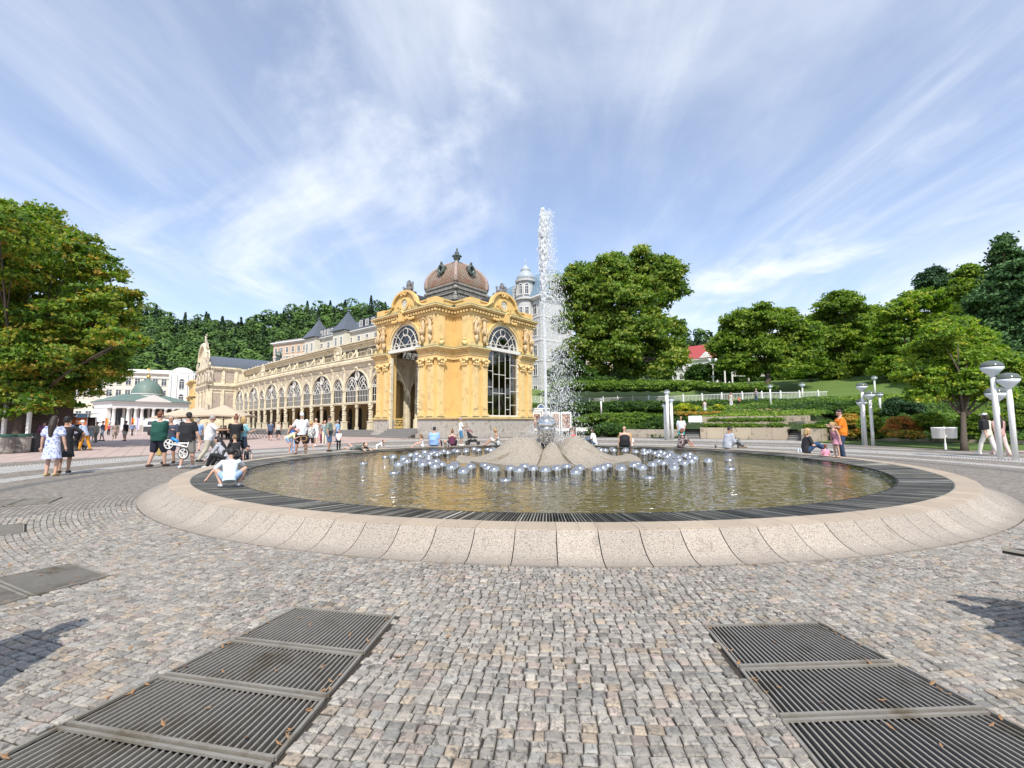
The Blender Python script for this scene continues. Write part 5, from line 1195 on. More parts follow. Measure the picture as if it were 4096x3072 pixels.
for i, (px, py, r, Y, pl) in enumerate(((3255, 1390, 60, 88, 'green'), (3480, 1350, 62, 84, 'green'), (2905, 1375, 52, 86, 'chest'), (3270, 1300, 48, 90, 'chest'), (3490, 1270, 50, 82, 'chest'), (3810, 1330, 70, 56, 'green'), (2370, 1500, 40, 78, 'hedge'))):
    T_(['leafy tree filling the gap between the two lindens', 'green tree left of the yellow green maple', 'tree at the left shoulder of the bare limbed linden', 'far tree peeping over the two lindens', 'tree peeping over the shoulder of the tall rounded linden', 'dark green tree behind the young maple crown', 'shaded tree behind the chestnut trunks'][i],
       [(px, py, r), (px + r * .7, py + 22, r * .75), (px - r * .7, py + 18, r * .75), (px, py + r, r * .8)], Y, gz(px, 1545, Y), .36, 9000, pl, 60 + i, .25)
# ---- bushes, hedges and beds
def bush(name, label, cat, lobes, Y, n, leaf, pal, seed, group=None, kind=None, sub=None):
    rng = np.random.default_rng(seed); rr = random.Random(seed); c0 = D(lobes[0][0], lobes[0][1], lobes[0][4] if len(lobes[0]) > 4 else Y); blobs = []
    for l in lobes:
        Yl = l[4] if len(l) > 4 else Y; p = D(l[0], l[1], Yl); rx = l[2] / F_PX * Yl; rz = l[3] / F_PX * Yl; blobs.append(((p.x - c0.x, p.y - c0.y, p.z - c0.z), (rx, max(rz, rx * .7), rz)))
    Q, C_ = foliage_arrays(blobs, int(n * 1.9), leaf * .72, PAL[pal], rng, .12, .5)
    root = empty(name, c0, 0, label, cat, group, kind)
    link_mesh('foliage', quads_mesh('foliage', Q, len(Q), leafm, C_), None, root)
    mb = MB()
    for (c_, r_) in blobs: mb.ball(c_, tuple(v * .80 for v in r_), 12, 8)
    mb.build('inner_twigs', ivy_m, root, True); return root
B_ = bush
B_('spreading_juniper', 'wide dark green juniper mound bulging over the plaza edge left of the low wall', 'shrub', [(2440, 1722, 85, 30), (2510, 1728, 70, 26), (2385, 1735, 40, 14)], 47, 7000, .13, 'hedge', 31)
B_('spreading_juniper', 'light green mound behind the dark juniper, topmost by the small lamp', 'shrub', [(2560, 1690, 70, 42), (2500, 1690, 60, 36), (2620, 1700, 50, 40)], 49, 8000, .14, 'brighth', 32)
B_('spreading_juniper', 'dark juniper hanging over the stained low wall beside the three lamps', 'shrub', [(2650, 1700, 62, 38), (2590, 1715, 40, 26), (2710, 1700, 55, 34), (2760, 1706, 30, 26)], 46, 8500, .13, 'hedge', 33)
B_('ground_cover_shrub', 'pale green ground cover slope behind the poster panels', 'shrub', [(2330, 1690, 60, 16), (2420, 1672, 90, 18), (2330, 1705, 30, 14)], 54, 6000, .16, 'brighth', 34)
B_('clipped_hedge', 'dark clipped hedge right below the white fence, near the small lamp', 'hedge', [(2310, 1640, 50, 30), (2380, 1636, 60, 30), (2460, 1632, 60, 26), (2540, 1630, 60, 26), (2620, 1628, 60, 24), (2690, 1628, 50, 22)], 57, 13000, .17, 'hedge', 35)
B_('yew_hedge', 'long yew hedge above the white fence with arching light green tips', 'hedge', [(px, 1548 + (6 if px > 2850 else 0), 55, 26 if px < 2750 else 20) for px in range(2260, 3060, 60)], 64, 22000, .22, 'brighth', 36)
B_('yew_hedge', 'darker upper hedge under the horse chestnuts', 'hedge', [(px, 1524, 45, 20) for px in range(2240, 2520, 45)], 69, 8000, .22, 'hedge', 37)
B_('flowering_shrub', 'bright yellow shrub on the bank right of the three lamps', 'shrub', [(2740, 1632, 32, 16), (2775, 1636, 24, 12), (2705, 1640, 20, 14)], 50, 3200, .11, 'yellow', 38)
B_('flowering_shrub', 'small round bright yellow shrub left of the woman in the floral dress', 'shrub', [(2872, 1632, 20, 14)], 49, 1200, .10, 'yellow', 39)
B_('flower_bed', 'reddish brown herb bed along the top wall', 'flower bed', [(px, 1657, 26, 10) for px in range(2700, 2900, 30)], 46, 5200, .09, 'orange', 40)
B_('flower_bed', 'green bed of pink roses above the terrace wall', 'flower bed', [(px, 1652, 26, 14) for px in range(2950, 3130, 30)], 46, 6500, .09, 'pink', 41)
B_('flower_bed', 'grey green lavender tufts at the right end of the terrace', 'flower bed', [(3150, 1660, 24, 14), (3215, 1662, 22, 12), (3190, 1665, 20, 10)], 45, 3000, .08, 'lav', 42)
B_('ivy_bank', 'ivy covered bank below the right half of the white fence', 'ground cover', [(px, 1622, 45, 18) for px in range(2780, 3300, 55)], 53, 14000, .15, 'hedge', 43)
B_('spreading_juniper', 'large dark juniper slope right of the pale stone ramp', 'shrub', [(3270, 1650, 55, 28), (3340, 1640, 60, 32), (3410, 1640, 55, 34), (3460, 1660, 50, 30)], 42, 11000, .13, 'hedge', 44)
B_('broadleaf_shrub', 'mid green shrub right of the terrace blocks', 'shrub', [(3300, 1715, 36, 36), (3340, 1730, 30, 26)], 35, 4200, .10, 'hedge', 49)
B_('broadleaf_shrub', 'orange tinged shrub behind the man in orange', 'shrub', [(3400, 1690, 34, 34), (3440, 1725, 34, 28), (3380, 1740, 26, 20)], 33, 5200, .09, 'orange', 50)
B_('broadleaf_shrub', 'green and russet shrub between the lamp trio and the red bush', 'shrub', [(3480, 1700, 36, 36), (3510, 1742, 34, 20)], 31, 5000, .09, 'lime', 51)
B_('barberry_shrub', 'deep red and orange shrub in the middle of the border', 'shrub', [(3600, 1700, 44, 34), (3640, 1712, 40, 30), (3560, 1725, 26, 24)], 29.5, 7000, .08, 'red', 52)
B_('barberry_shrub', 'low orange shrub in front of the deep red one', 'shrub', [(3610, 1740, 44, 18), (3660, 1745, 34, 16)], 28.0, 4200, .07, 'orange', 53)
B_('broadleaf_shrub', 'yellow green shrub left of the young maple trunk', 'shrub', [(3720, 1690, 50, 40), (3770, 1720, 40, 34)], 29, 6500, .08, 'lime', 54)
B_('broadleaf_shrub', 'soft green shrub right of the young maple trunk', 'shrub', [(3890, 1700, 44, 44), (3940, 1730, 36, 26), (3870, 1740, 30, 22)], 28.5, 6500, .08, 'green', 55)
B_('broadleaf_shrub', 'dark green shrub behind the big pair of lamps', 'shrub', [(4010, 1690, 60, 40), (4080, 1700, 50, 50), (4100, 1640, 60, 40)], 30, 7000, .09, 'green', 56)
B_('blue_spruce_shrub', 'bluish dark conifer shrub left of the young maple crown', 'shrub', [(3600, 1625, 55, 34), (3650, 1640, 40, 26), (3560, 1650, 30, 20)], 36, 7000, .10, 'conifer', 57)
B_('rose_shrub', 'shrub dotted with pale flowers behind the lamp trio', 'shrub', [(3440, 1650, 50, 24), (3500, 1655, 45, 22)], 38, 5000, .10, 'brighth', 58)
B_('broadleaf_shrub', 'tangled green shrub at the right end of the white fence lawn', 'shrub', [(3560, 1600, 44, 16), (3620, 1596, 40, 16)], 50, 3500, .14, 'hedge', 59)
def tufts(label, r, z, a0, a1, n, seed):
    rng = np.random.default_rng(seed); c0 = FCp(r, (a0 + a1) / 2, z); blobs = []
    for a in np.arange(a0, a1, .55): p = FCp(r, float(a), z + .12) - c0; blobs.append((tuple(p), (.24, .24, .20)))
    Q, C_ = foliage_arrays(blobs, n, .07, PAL['brighth'], rng, .2, .3); root = empty('grass_tuft_row', c0, 0, label, 'plants'); link_mesh('foliage', quads_mesh('foliage', Q, len(Q), leafm, C_), None, root)
tufts('lower row of light green tufts on the terrace', 30.75, 1.0, 49.5, 57.8, 6000, 45); tufts('upper row of light green tufts on the terrace', 32.2, 1.48, 47.6, 57.9, 7000, 46)
tufts('short tuft clump beside the right stairs', 30.75, 1.0, 46.6, 48.4, 1800, 47); tufts('tufts growing on the block right of the right stairs', 30.0, .95, 40.9, 43.2, 2400, 48)
for i, (x0, x1) in enumerate(((2900, 3250), (3250, 3520), (3520, 3760))):
    B_('understory_shrub', ['shaded shrubs under the left lindens', 'shaded shrubs under the tall rounded linden', 'shaded shrubs left of the young maple on the slope'][i], 'shrub', [(px, 1508 + (px % 80) // 6, 34, 24) for px in range(x0, x1, 45)], 92 - 6 * i, 5200, .30, 'hedge', 80 + i)
# ================================================================ WOODED HILLS
SKY = [(-700, 1150), (300, 1190), (500, 1222), (560, 1212), (640, 1238), (710, 1275), (760, 1256), (830, 1262), (920, 1278), (1000, 1252), (1100, 1238), (1200, 1215), (1300, 1212), (1400, 1205), (1540, 1205), (1640, 1300), (1800, 1400), (2650, 1400), (2700, 1322), (2800, 1308), (2900, 1318), (3000, 1330), (3400, 1330), (3700, 1290), (4200, 1200), (4900, 1150)]
def ridge(px):
    y = float(np.interp(px, [s_[0] for s_ in SKY], [s_[1] for s_ in SKY])); Y = float(np.interp(px, [-700, 1500, 1900, 2700, 3200, 4900], [255, 270, 330, 380, 300, 220])); return y, Y
V = []; Fq = []; cols = list(range(-700, 4901, 100)); us = [0, .25, .5, .75, 1.0, 1.3]
for px in cols:
    y, Y = ridge(px); top = D(px, y, Y).z - 9
    for u in us:
        Yc = Y * (.55 + .45 * u) if u <= 1 else Y * u; p = D(px, 1500, Yc); zz = top * max(0, u) ** 1.0 if u <= 1 else top * .8
        V.append((p.x, p.y, zz - 2))
n = len(us)
for i in range(len(cols) - 1):
    for k in range(n - 1): q = i * n + k; Fq.append((q, q + n, q + n + 1, q + 1))
me = bpy.data.meshes.new('hills'); me.from_pydata(V, [], Fq); tag(link_mesh('hills', me, ivy_m, None, True), kind='structure')
def forest():
    rng = np.random.default_rng(77); Qs = []; Cs = []
    def clump(p, h, con, nq, sz):
        t = rng.random(nq); a = rng.uniform(0, 2 * pi, nq)
        if con: r = h * .19 * (1 - t) + .15; z = h * t; pal = np.array(PAL['conifer']) * 1.15
        else: r = h * .36 * np.sqrt(np.clip(1 - (2 * t - 1) ** 2, 0, 1)) + .2; z = h * (.28 + .72 * t); pal = np.array(PAL['forest'])
        r = r * rng.uniform(.7, 1.1, nq)
        P = np.stack([p.x + r * np.cos(a), p.y + r * np.sin(a), p.z + z], 1)
        nr = np.stack([np.cos(a), np.sin(a), .5 + .8 * t], 1) + rng.normal(0, .45, (nq, 3)); nr /= np.linalg.norm(nr, axis=1, keepdims=True)
        A = np.cross(nr, rng.normal(size=(nq, 3))); A /= np.linalg.norm(A, axis=1, keepdims=True); B = np.cross(nr, A); s_ = sz * rng.uniform(.6, 1.25, nq)
        A *= s_[:, None]; B *= s_[:, None] * .7; Qs.append(np.stack([P - A, P + B, P + A, P - B], 1))
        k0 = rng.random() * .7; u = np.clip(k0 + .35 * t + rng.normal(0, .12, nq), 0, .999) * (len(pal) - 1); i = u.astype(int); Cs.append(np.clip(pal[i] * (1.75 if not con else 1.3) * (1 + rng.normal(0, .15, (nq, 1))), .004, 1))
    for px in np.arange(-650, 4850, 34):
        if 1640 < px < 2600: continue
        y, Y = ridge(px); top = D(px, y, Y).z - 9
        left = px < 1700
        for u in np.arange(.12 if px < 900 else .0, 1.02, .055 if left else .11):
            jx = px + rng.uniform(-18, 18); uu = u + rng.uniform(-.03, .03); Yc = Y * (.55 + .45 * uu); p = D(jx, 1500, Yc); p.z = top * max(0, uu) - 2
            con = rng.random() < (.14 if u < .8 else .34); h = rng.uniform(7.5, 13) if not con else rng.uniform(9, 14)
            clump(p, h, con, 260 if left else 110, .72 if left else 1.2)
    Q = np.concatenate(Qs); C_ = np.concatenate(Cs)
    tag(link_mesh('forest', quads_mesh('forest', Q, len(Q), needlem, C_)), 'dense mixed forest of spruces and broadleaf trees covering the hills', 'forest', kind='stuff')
    print('forest', len(Q))
forest()
# ================================================================ TERRACE WALLS, STAIRS, FENCE
ashlar = slab_material('sandstone_ashlar', (.50, .42, .31), (.43, .36, .27), 1.15, 3.0, 0, (.20, .16, .12), .012)
t = ashlar.node_tree; b = t.nodes['Principled BSDF']; src = b.inputs['Base Color'].links[0].from_socket; pos = geo_pos(t)
st = mapr(t, noise(t, .9, 6, .7, pos, 1.5), .54, .62); t.links.new(mixc(t, M1('MULTIPLY', st, .8, tree=t), src, (.13, .105, .085)), b.inputs['Base Color'])
def ringwall(mb, r0, r1, a0, a1, z0, z1, n=10):
    vs = []; fs = []
    for i in range(n + 1):
        a = a0 + (a1 - a0) * i / n
        for r, z in ((r0, z0), (r1, z0), (r1, z1), (r0, z1)): p = FCp(r, a); vs.append((p.x, p.y, z))
    for i in range(n):
        for k in range(4): q = i * 4; fs.append((q + k, q + (k + 1) % 4, q + 4 + (k + 1) % 4, q + 4 + k))
    fs += [(3, 2, 1, 0), (n * 4, n * 4 + 1, n * 4 + 2, n * 4 + 3)]; mb.add(vs, fs)
wl = MB(); ringwall(wl, 30.0, 30.35, 46.2, 58.2, 0, .98); ringwall(wl, 31.2, 31.5, 46.2, 58.2, .9, 1.42); ringwall(wl, 32.9, 33.2, 44.0, 60.4, 1.3, 1.98)
ringwall(wl, 30.0, 31.4, 58.2, 58.55, 0, 1.0, 2); ringwall(wl, 30.0, 33.2, 45.8, 46.2, 0, 1.05, 2)
o = wl.build('terrace_wall', ashlar); tag(o, 'three tiered sandstone terrace wall with black stains between the two stairs', 'wall')
wl = MB(); ringwall(wl, 30.6, 31.0, 62.2, 71.2, 0, .80); o = wl.build('low_wall', mat('stained_concrete', (.36, .31, .25), .85, .15, 2, dirt=(.15, .12, .10), dscale=2.2, bmp=.3)); tag(o, 'low stained concrete wall under the hanging juniper', 'wall')
wl = MB(); ringwall(wl, 28.9, 31.0, 40.6, 43.4, 0, .92, 4); ringwall(wl, 31.0, 33.2, 40.6, 43.8, .0, 1.5, 4); o = wl.build('planter_block', ashlar); tag(o, 'square sandstone planter block right of the right stairs', 'planter')
wl = MB(); ringwall(wl, 30.6, 30.9, 16, 40.2, 0, .28, 12); o = wl.build('border_kerb', ashlar); tag(o, 'low stone kerb edging the shrub border', 'kerb')
for (a0, a1, lab, ns) in ((58.7, 61.6, 'dark stone stairs behind the man in the white shirt, under the blank white board', 8), (43.7, 45.7, 'stone stairs between the terrace wall and the planter block', 9)):
    sm = MB()
    for i in range(ns): ringwall(sm, 29.9 + i * .36, 29.9 + (i + 1) * .36 + .06, a0, a1, 0, .165 * (i + 1), 3)
    tag(sm.build('stairs', stepm), lab, 'stairs')
    rm = MB()
    for i in range(ns): ringwall(rm, 29.86 + i * .36, 30.0 + i * .36, a0, a1, .165 * (i + 1) + .001, .165 * (i + 1) + .03, 3)
    tr_ = rm.build('stair_nosing', mat('worn_step_edge', (.42, .38, .33), .8, .15)); tr_.parent = bpy.context.scene.objects[-1] if False else None
    tr_.parent = [o_ for o_ in COL.objects if o_.name.startswith('stairs')][-1]
wb = MB(); p = D(2781, 1682, 42.6); wb.frame((p.x, p.y, 0), radians(-20)); wb.box(-.60, .60, -.03, .03, 1.46, 2.06); wb.box(-.5, -.44, .03, .09, .9, 1.9); wb.box(.44, .5, .03, .09, .9, 1.9)
tag(wb.build('notice_board', mat('white_board', (.80, .80, .78), .5, .03)), 'blank white rectangular board at the top of the left stairs', 'board')
kb = MB(); pts = [D(px, 1608, Y) for px, Y in ((2725, 61.4), (2900, 58.5), (3050, 57), (3310, 57.3), (3420, 57), (3560, 55))]
for a, b_ in zip(pts[:-1], pts[1:]): kb.beam(a - Vector((0, 0, .22)), b_ - Vector((0, 0, .22)), .3, .5)
tag(kb.build('fence_kerb', ashlar), 'pale stone kerb carrying the right half of the white fence', 'kerb')
# white railing
fpts = [D(2050, 1622, 82), D(2130, 1618, 78), D(2269, 1613, 73), D(2500, 1610, 66.5), D(2733, 1607, 61.2), D(3000, 1606, 57.2), D(3312, 1607, 57.3)]
fpts = [on_park(p, .10) for p in fpts]
fen = empty('white_fence', fpts[0], 0, 'long white railing of thin bars and square posts above the flower bank', 'fence')
fw = mat('white_paint', (.78, .77, .74), .5, .05, 3); posts = []; L = 0; acc = []
for a, b_ in zip(fpts[:-1], fpts[1:]):
    n = int((b_ - a).length / .17)
    for i in range(n): acc.append(a.lerp(b_, i / n))
bars = MB(); rails = MB(); O_ = fpts[0]
for i, p in enumerate(acc):
    q = p - O_
    if i % 14 == 0: 
        pm_ = MB(); pm_.cbox(q.x, q.y, q.z + .56, .15, .15, 1.25); pm_.lathe([(.10, 0), (.06, .06), (.02, .1)], (q.x, q.y, q.z + 1.18), 4, a0=pi / 4); pm_.build('post', fw, fen)
    else: bars.cbox(q.x, q.y, q.z + .52, .035, .035, .95)
for a, b_ in zip(fpts[:-1], fpts[1:]):
    for dz in (.07, 1.02): rails.beam(a - O_ + Vector((0, 0, dz)), b_ - O_ + Vector((0, 0, dz)), .06, .07)
bars.build('bars', fw, fen); rails.build('rails', fw, fen)

# ground cover leaves over the bank
def ground_cover():
    rng = np.random.default_rng(5); n = 150000
    a = rng.uniform(-12, 88, n); r = np.sqrt(rng.uniform(30.4 ** 2, 59 ** 2, n))
    keep = ~((a > 43) & (a < 61.8) & (r < 33.3)); a, r = a[keep], r[keep]; n = len(a)
    az = np.radians(a); X = FC.x + r * np.cos(az); Y = FC.y + r * np.sin(az)
    gr_ = np.arange(30, 60.1, .5); ga = np.arange(-12, 88.1, 2.0); tab = np.array([[park_z(q, w_) for q in gr_] for w_ in ga])
    Z = tab[np.clip(((a + 12) / 2).round().astype(int), 0, len(ga) - 1), np.clip(((r - 30) / .5).round().astype(int), 0, len(gr_) - 1)]
    k = Z > 0; X, Y, Z = X[k], Y[k], Z[k]; n = len(X); P = np.stack([X, Y, Z + rng.uniform(.02, .28, n) + .18 * np.sin(X * .9) * np.cos(Y * .7)], 1)
    nr = rng.normal(0, .6, (n, 3)); nr[:, 2] += .7; nr[:, 1] -= .4; nr /= np.linalg.norm(nr, axis=1, keepdims=True)
    A = np.cross(nr, rng.normal(size=(n, 3))); A /= np.linalg.norm(A, axis=1, keepdims=True); B = np.cross(nr, A); s_ = rng.uniform(.06, .16, n); A *= s_[:, None]; B *= s_[:, None] * .6
    pal = np.array(PAL['hedge'] + PAL['chest'][1:3]); ci = np.clip(((np.sin(X * .35) + np.cos(Y * .5 + X * .2)) * .25 + .5 + rng.normal(0, .2, n)), 0, .999) * len(pal)
    C_ = np.clip(pal[ci.astype(int)] * FB * (1 + rng.normal(0, .15, (n, 1))), .004, 1)
    tag(link_mesh('ground_cover', quads_mesh('ground_cover', np.stack([P - A, P + B, P + A, P - B], 1), n, leafm, C_)), 'low leafy ground cover over the park bank', 'ground cover', kind='stuff')
ground_cover()
# ================================================================ BACKGROUND BUILDINGS
cream_w = mat('cream_render', (.66, .61, .50), .8, .08, .8); white_w = mat('white_render', (.74, .73, .70), .75, .06, .8)
slate = MATS['blue_slate_roof']; copper = mat('green_copper', (.115, .18, .155), .55, .3, 2.5, dirt=(.20, .21, .17), dscale=2)
trimw = mat('white_trim', (.76, .74, .70), .7, .06, 2)
redroof = mat('red_tile_roof', (.36, .060, .055), .6, .12, 2)
def winmesh(w_, h, ped=False, arch=False):
    f = MB(); t_ = .09
    f.box(-w_ / 2 - .14, w_ / 2 + .14, -.14, -.004, -.16, -.02); f.box(-w_ / 2 - .1, -w_ / 2, -.1, -.002, -.02, h); f.box(w_ / 2, w_ / 2 + .1, -.1, -.002, -.02, h); f.box(-w_ / 2 - .1, w_ / 2 + .1, -.1, -.003, h, h + .14)
    f.box(-.035, .035, -.06, -.01, 0, h); f.box(-w_ / 2, w_ / 2, -.06, -.01, h * .66, h * .66 + .06); f.box(-w_ / 2, -w_ / 2 + .06, -.06, -.01, 0, h); f.box(w_ / 2 - .06, w_ / 2, -.06, -.01, 0, h)
    if ped: f.prism([(-w_ / 2 - .4, h + .32), (w_ / 2 + .4, h + .32), (0, h + .75)], -.3, -.005); f.box(-w_ / 2 - .35, w_ / 2 + .35, -.26, -.006, h + .22, h + .319)
    if arch: f.arc(0, h + .14, w_ / 2 - .02, w_ / 2 + .1, -.12, -.004, 0, pi, 12)
    p = MB(); p.add([(-w_ / 2, -.02, 0), (w_ / 2, -.02, 0), (w_ / 2, -.02, h), (-w_ / 2, -.02, h)], [(0, 1, 2, 3)])
    if arch: p.add([(w_ / 2 * cos(pi * i / 8), -.021, h + .14 + w_ / 2 * sin(pi * i / 8)) for i in range(9)], [tuple(range(9))])
    a = f.mesh('window'); a.materials.append(trimw); b_ = p.mesh('pane'); b_.materials.append(glass_d); return a, b_
WINS = {}
def put_win(root, x, y, z, w_, h, rz=0, ped=False, arch=False):
    k = (w_, h, ped, arch)
    if k not in WINS: WINS[k] = winmesh(*k)
    o = link_mesh('window', WINS[k][0], None, root, loc=(x, y, z), rz=rz); link_mesh('pane', WINS[k][1], None, o)
def building(name, label, A, B, depth, z0, z1, rows, ncol, wall_m, w_=1.0, h=1.7, roof=None, roofm=None, rh=3.0, ped=False, sides=0, bands=(), cat='building', wall_name='wall', over=.6, group=None):
    """A, B: ground points of the street front, left to right as seen; rows: sill heights"""
    ang = atan2(B.y - A.y, B.x - A.x); L = (Vector((B.x, B.y)) - Vector((A.x, A.y))).length
    root = empty(name, (A.x, A.y, 0), ang, label, cat, group); m_ = MB(); m_.box(0, L, 0, depth, z0, z1); m_.build(wall_name, wall_m, root)
    t_ = MB()
    for z in bands: t_.box(-.1, L + .1, -.12, depth, z, z + .22)
    t_.box(-over, L + over, -over, depth + over, z1 + .001, z1 + .35); t_.box(-over * .5, L + over * .5, -over * .5, depth, z1 - .3, z1); t_.build('cornice', trimw, root)
    for z in rows:
        for i in range(ncol): put_win(root, L * (i + .5) / ncol, 0, z, w_, h, 0, ped and z == rows[-1])
        for i in range(sides): put_win(root, L, depth * (i + .5) / sides, z, w_, h, pi / 2)
    zr = z1 + .35
    if roof == 'hip':
        r = MB(); e = over + .1; i_ = min(L, depth) / 2 * .75
        r.add([(-e, -e, zr), (L + e, -e, zr), (L + e, depth + e, zr), (-e, depth + e, zr), (i_, depth / 2, zr + rh), (L - i_, depth / 2, zr + rh)], [(0, 1, 5, 4), (1, 2, 5), (2, 3, 4, 5), (3, 0, 4), (3, 2, 1, 0)]); r.build('roof', roofm, root)
    elif roof == 'gable':
        r = MB(); e = over + .1; r.add([(-e, -e, zr), (L + e, -e, zr), (L + e, depth + e, zr), (-e, depth + e, zr), (-e, depth / 2, zr + rh), (L + e, depth / 2, zr + rh)], [(0, 1, 5, 4), (2, 3, 4, 5), (1, 2, 5), (3, 0, 4), (3, 2, 1, 0)]); r.build('roof', roofm, root)
    elif roof == 'flat':
        r = MB(); r.box(.2, L - .2, .2, depth - .2, zr, zr + rh); r.build('roof', roofm, root)
    return root, L
def zpx(px, py, Y): return D(px, py, Y).z
# long cream hotel behind the spring hall
A = D(290, 1700, 126); B = D(765, 1700, 138); zt_ = zpx(600, 1492, 132)
r_, L = building('cream_hotel', 'long cream three storey hotel with pedimented windows behind the green domed hall', A, B, 12, 0, zt_, (3.6, zpx(600, 1586, 132), zpx(600, 1540, 132)), 13, cream_w, 1.3, 1.9, 'flat', white_w, .8, True, 0, (zpx(600, 1597, 132), zpx(600, 1556, 132)), over=.7)
mb = MB(); mb.box(L - 6, L + .4, -1.0, -.01, 0, zt_ + .4); mb.arc(L - 2.8, zt_ + .4, 0, 2.7, -1.1, .2, 0, pi, 16, .62)
for x in (L - 5.6, L - 4.2, L - 1.5, L - .2): mb.box(x - .2, x + .2, -1.3, -1.001, 6, zt_)
mb.build('corner_pavilion', white_w, r_)
for z in (zt_ - 9, zt_ - 4.4): put_win(r_, L - 2.8, -1.01, z, 1.3, 2.2, 0, False, True)
# spring hall with columns and dome
A = D(440, 1730, 96); B = D(745, 1730, 108); ang = atan2(B.y - A.y, B.x - A.x); SL = 17.5
hall2 = empty('spring_hall', (A.x, A.y, 0), ang, 'white classical spring hall with columns, pediment, green copper dome and gold cross', 'hall')
hall2.scale = (.82, .82, .79)
mb = MB(); mb.box(0, SL, 3.5, 14, 1.8, 6.6); mb.box(-.1, SL + .1, 0, 14, 6.6, 8.1); mb.box(-.5, SL + .5, -.4, 14.4, 8.1, 8.5)
mb.prism([(4.9, 8.5), (12.6, 8.5), (8.75, 10.2)], -.45, 1.2); mb.build('entablature', white_w, hall2)
mb = MB(); mb.prism([(4.7, 8.47), (12.8, 8.47), (12.8, 8.7), (8.75, 10.5), (4.7, 8.7)], -.7, -.451); mb.build('pediment_moulding', trimw, hall2)
for x in (.6, 5.2, 6.6, 9.2, 12.0 if SL > 13 else SL - 1, min(13.8, SL - .6), SL - .5, 3.6):
    c_ = MB(); c_.lathe([(.52, 0), (.52, .2), (.40, .3), (.40, 2.2), (.33, 4.35), (.5, 4.5), (.54, 4.78)], (x, .4, 1.8), 14); c_.build('column', white_w, hall2, True)
mb = MB(); mb.box(-.2, SL + .2, -.6, 14, 0, 1.8)
for i in range(5): mb.box(3, SL - 2, -1.0 - .35 * i, -.6, 0, 1.6 - .3 * i)
mb.build('plinth', mat('pinkish_block_base', (.46, .40, .37), .8, .15, 1.5), hall2)
mb = MB()
for x0, x1 in ((.9, 3.3), (3.9, 5.0), (5.5, 6.3), (7.0, 8.9), (9.5, 11.7), (12.3, SL - .9)): mb.box(x0, x1, 3.44, 3.499, 1.9, 6.5)
mb.build('dark_glazing', glass_d, hall2)
mb = MB(); mb.add([(-.8, -.7, 8.52), (SL + .8, -.7, 8.52), (SL + .8, 14.6, 8.52), (-.8, 14.6, 8.52), (4.5, 5, 10.8), (SL - 4.5, 5, 10.8), (SL - 4.5, 9, 10.8), (4.5, 9, 10.8)], [(0, 1, 5, 4), (1, 2, 6, 5), (2, 3, 7, 6), (3, 0, 4, 7), (4, 5, 6, 7)]); mb.build('roof', copper, hall2)
dc = (9.8, 7, 8.8)
mb = MB(); mb.lathe([(3.45, 0), (3.45, 2.0), (3.7, 2.1), (3.7, 2.35)], dc, 28); mb.build('drum', white_w, hall2)
mb = MB(); mb.lathe([(3.75, 2.36), (3.6, 3.0), (3.35, 3.8), (2.95, 4.6), (2.35, 5.4), (1.6, 6.05), (.8, 6.5), (.3, 6.7), (.25, 7.0)], dc, 28); mb.build('dome', copper, hall2)
mb = MB(); mb.ball((dc[0], dc[1], dc[2] + 7.5), .5, 12, 8); mb.tube([(dc[0], dc[1], dc[2] + 7.8), (dc[0], dc[1], dc[2] + 10.1)], .09, 6); mb.box(dc[0] - .62, dc[0] + .62, dc[1] - .08, dc[1] + .08, dc[2] + 9.3, dc[2] + 9.45); mb.box(dc[0] - .35, dc[0] + .35, dc[1] - .08, dc[1] + .08, dc[2] + 9.7, dc[2] + 9.82)
mb.build('gold_cross', mat('gold_leaf', (.75, .50, .14), .3, .05, metal=.8), hall2, True)
for a in (-2.35, -1.57, -.79):
    mb = MB(); x, y = dc[0] + 3.5 * cos(a), dc[1] + 3.5 * sin(a); mb.frame((x, y, 9.9), a + pi / 2); mb.arc(0, 0, .42, .56, -.06, .06, 0, 2 * pi, 16); mb.build('round_window', trimw, hall2)
    mb = MB(); mb.frame((x, y, 9.9), a + pi / 2); mb.add([(.44 * cos(i * pi / 6), -.02, .44 * sin(i * pi / 6)) for i in range(12)], [tuple(range(12))]); mb.build('round_pane', glass_d, hall2)
# peach building and slate roofed villa above the colonnade
Y0 = 118
A = D(1085, 1600, 128); B = D(1248, 1600, 120); building('peach_building', 'plain peach and white apartment block above the colonnade roof', A, B, 16, 0, zpx(1180, 1362, 122), (zpx(1180, 1402, 122), zpx(1180, 1440, 122), 10), 7, mat('peach_render', (.62, .45, .32), .8, .06, 1), 1.1, 1.5, 'flat', mat('grey_flat_roof', (.22, .21, .21), .8), .5, False, 3, (zpx(1180, 1418, 122),))
A = D(1240, 1600, 118); B = D(1515, 1600, 100)
zr = zpx(1350, 1340, 110)
vr, L = building('slate_roofed_villa', 'cream villa with blue slate roofs and two pointed turrets above the colonnade', A, B, 14, 0, zr, (zr - 3.2, zr - 7), 9, cream_w, 1.1, 1.9, 'hip', slate, 4.6, False, 0, (zr - 3.9,))
for fx, nm in ((.06, 0), (.52, 1)):
    mb = MB(); x = L * fx; mb.box(x - 2.6, x + 2.6, -1.6, 3, 5, zr + .4); mb.build('turret_wall', cream_w, vr)
    mb = MB(); mb.lathe([(4.3, 0), (2.2, 2.2), (.9, 4.0), (.12, 5.2)], (x, .8, zr + .45), 4, a0=pi / 4); mb.ball((x, .8, zr + 5.9), .3); mb.build('turret_roof', slate, vr)
    for dx in (-1.2, 1.2): put_win(vr, x + dx, -1.61, zr - 3.2, .9, 2.0)
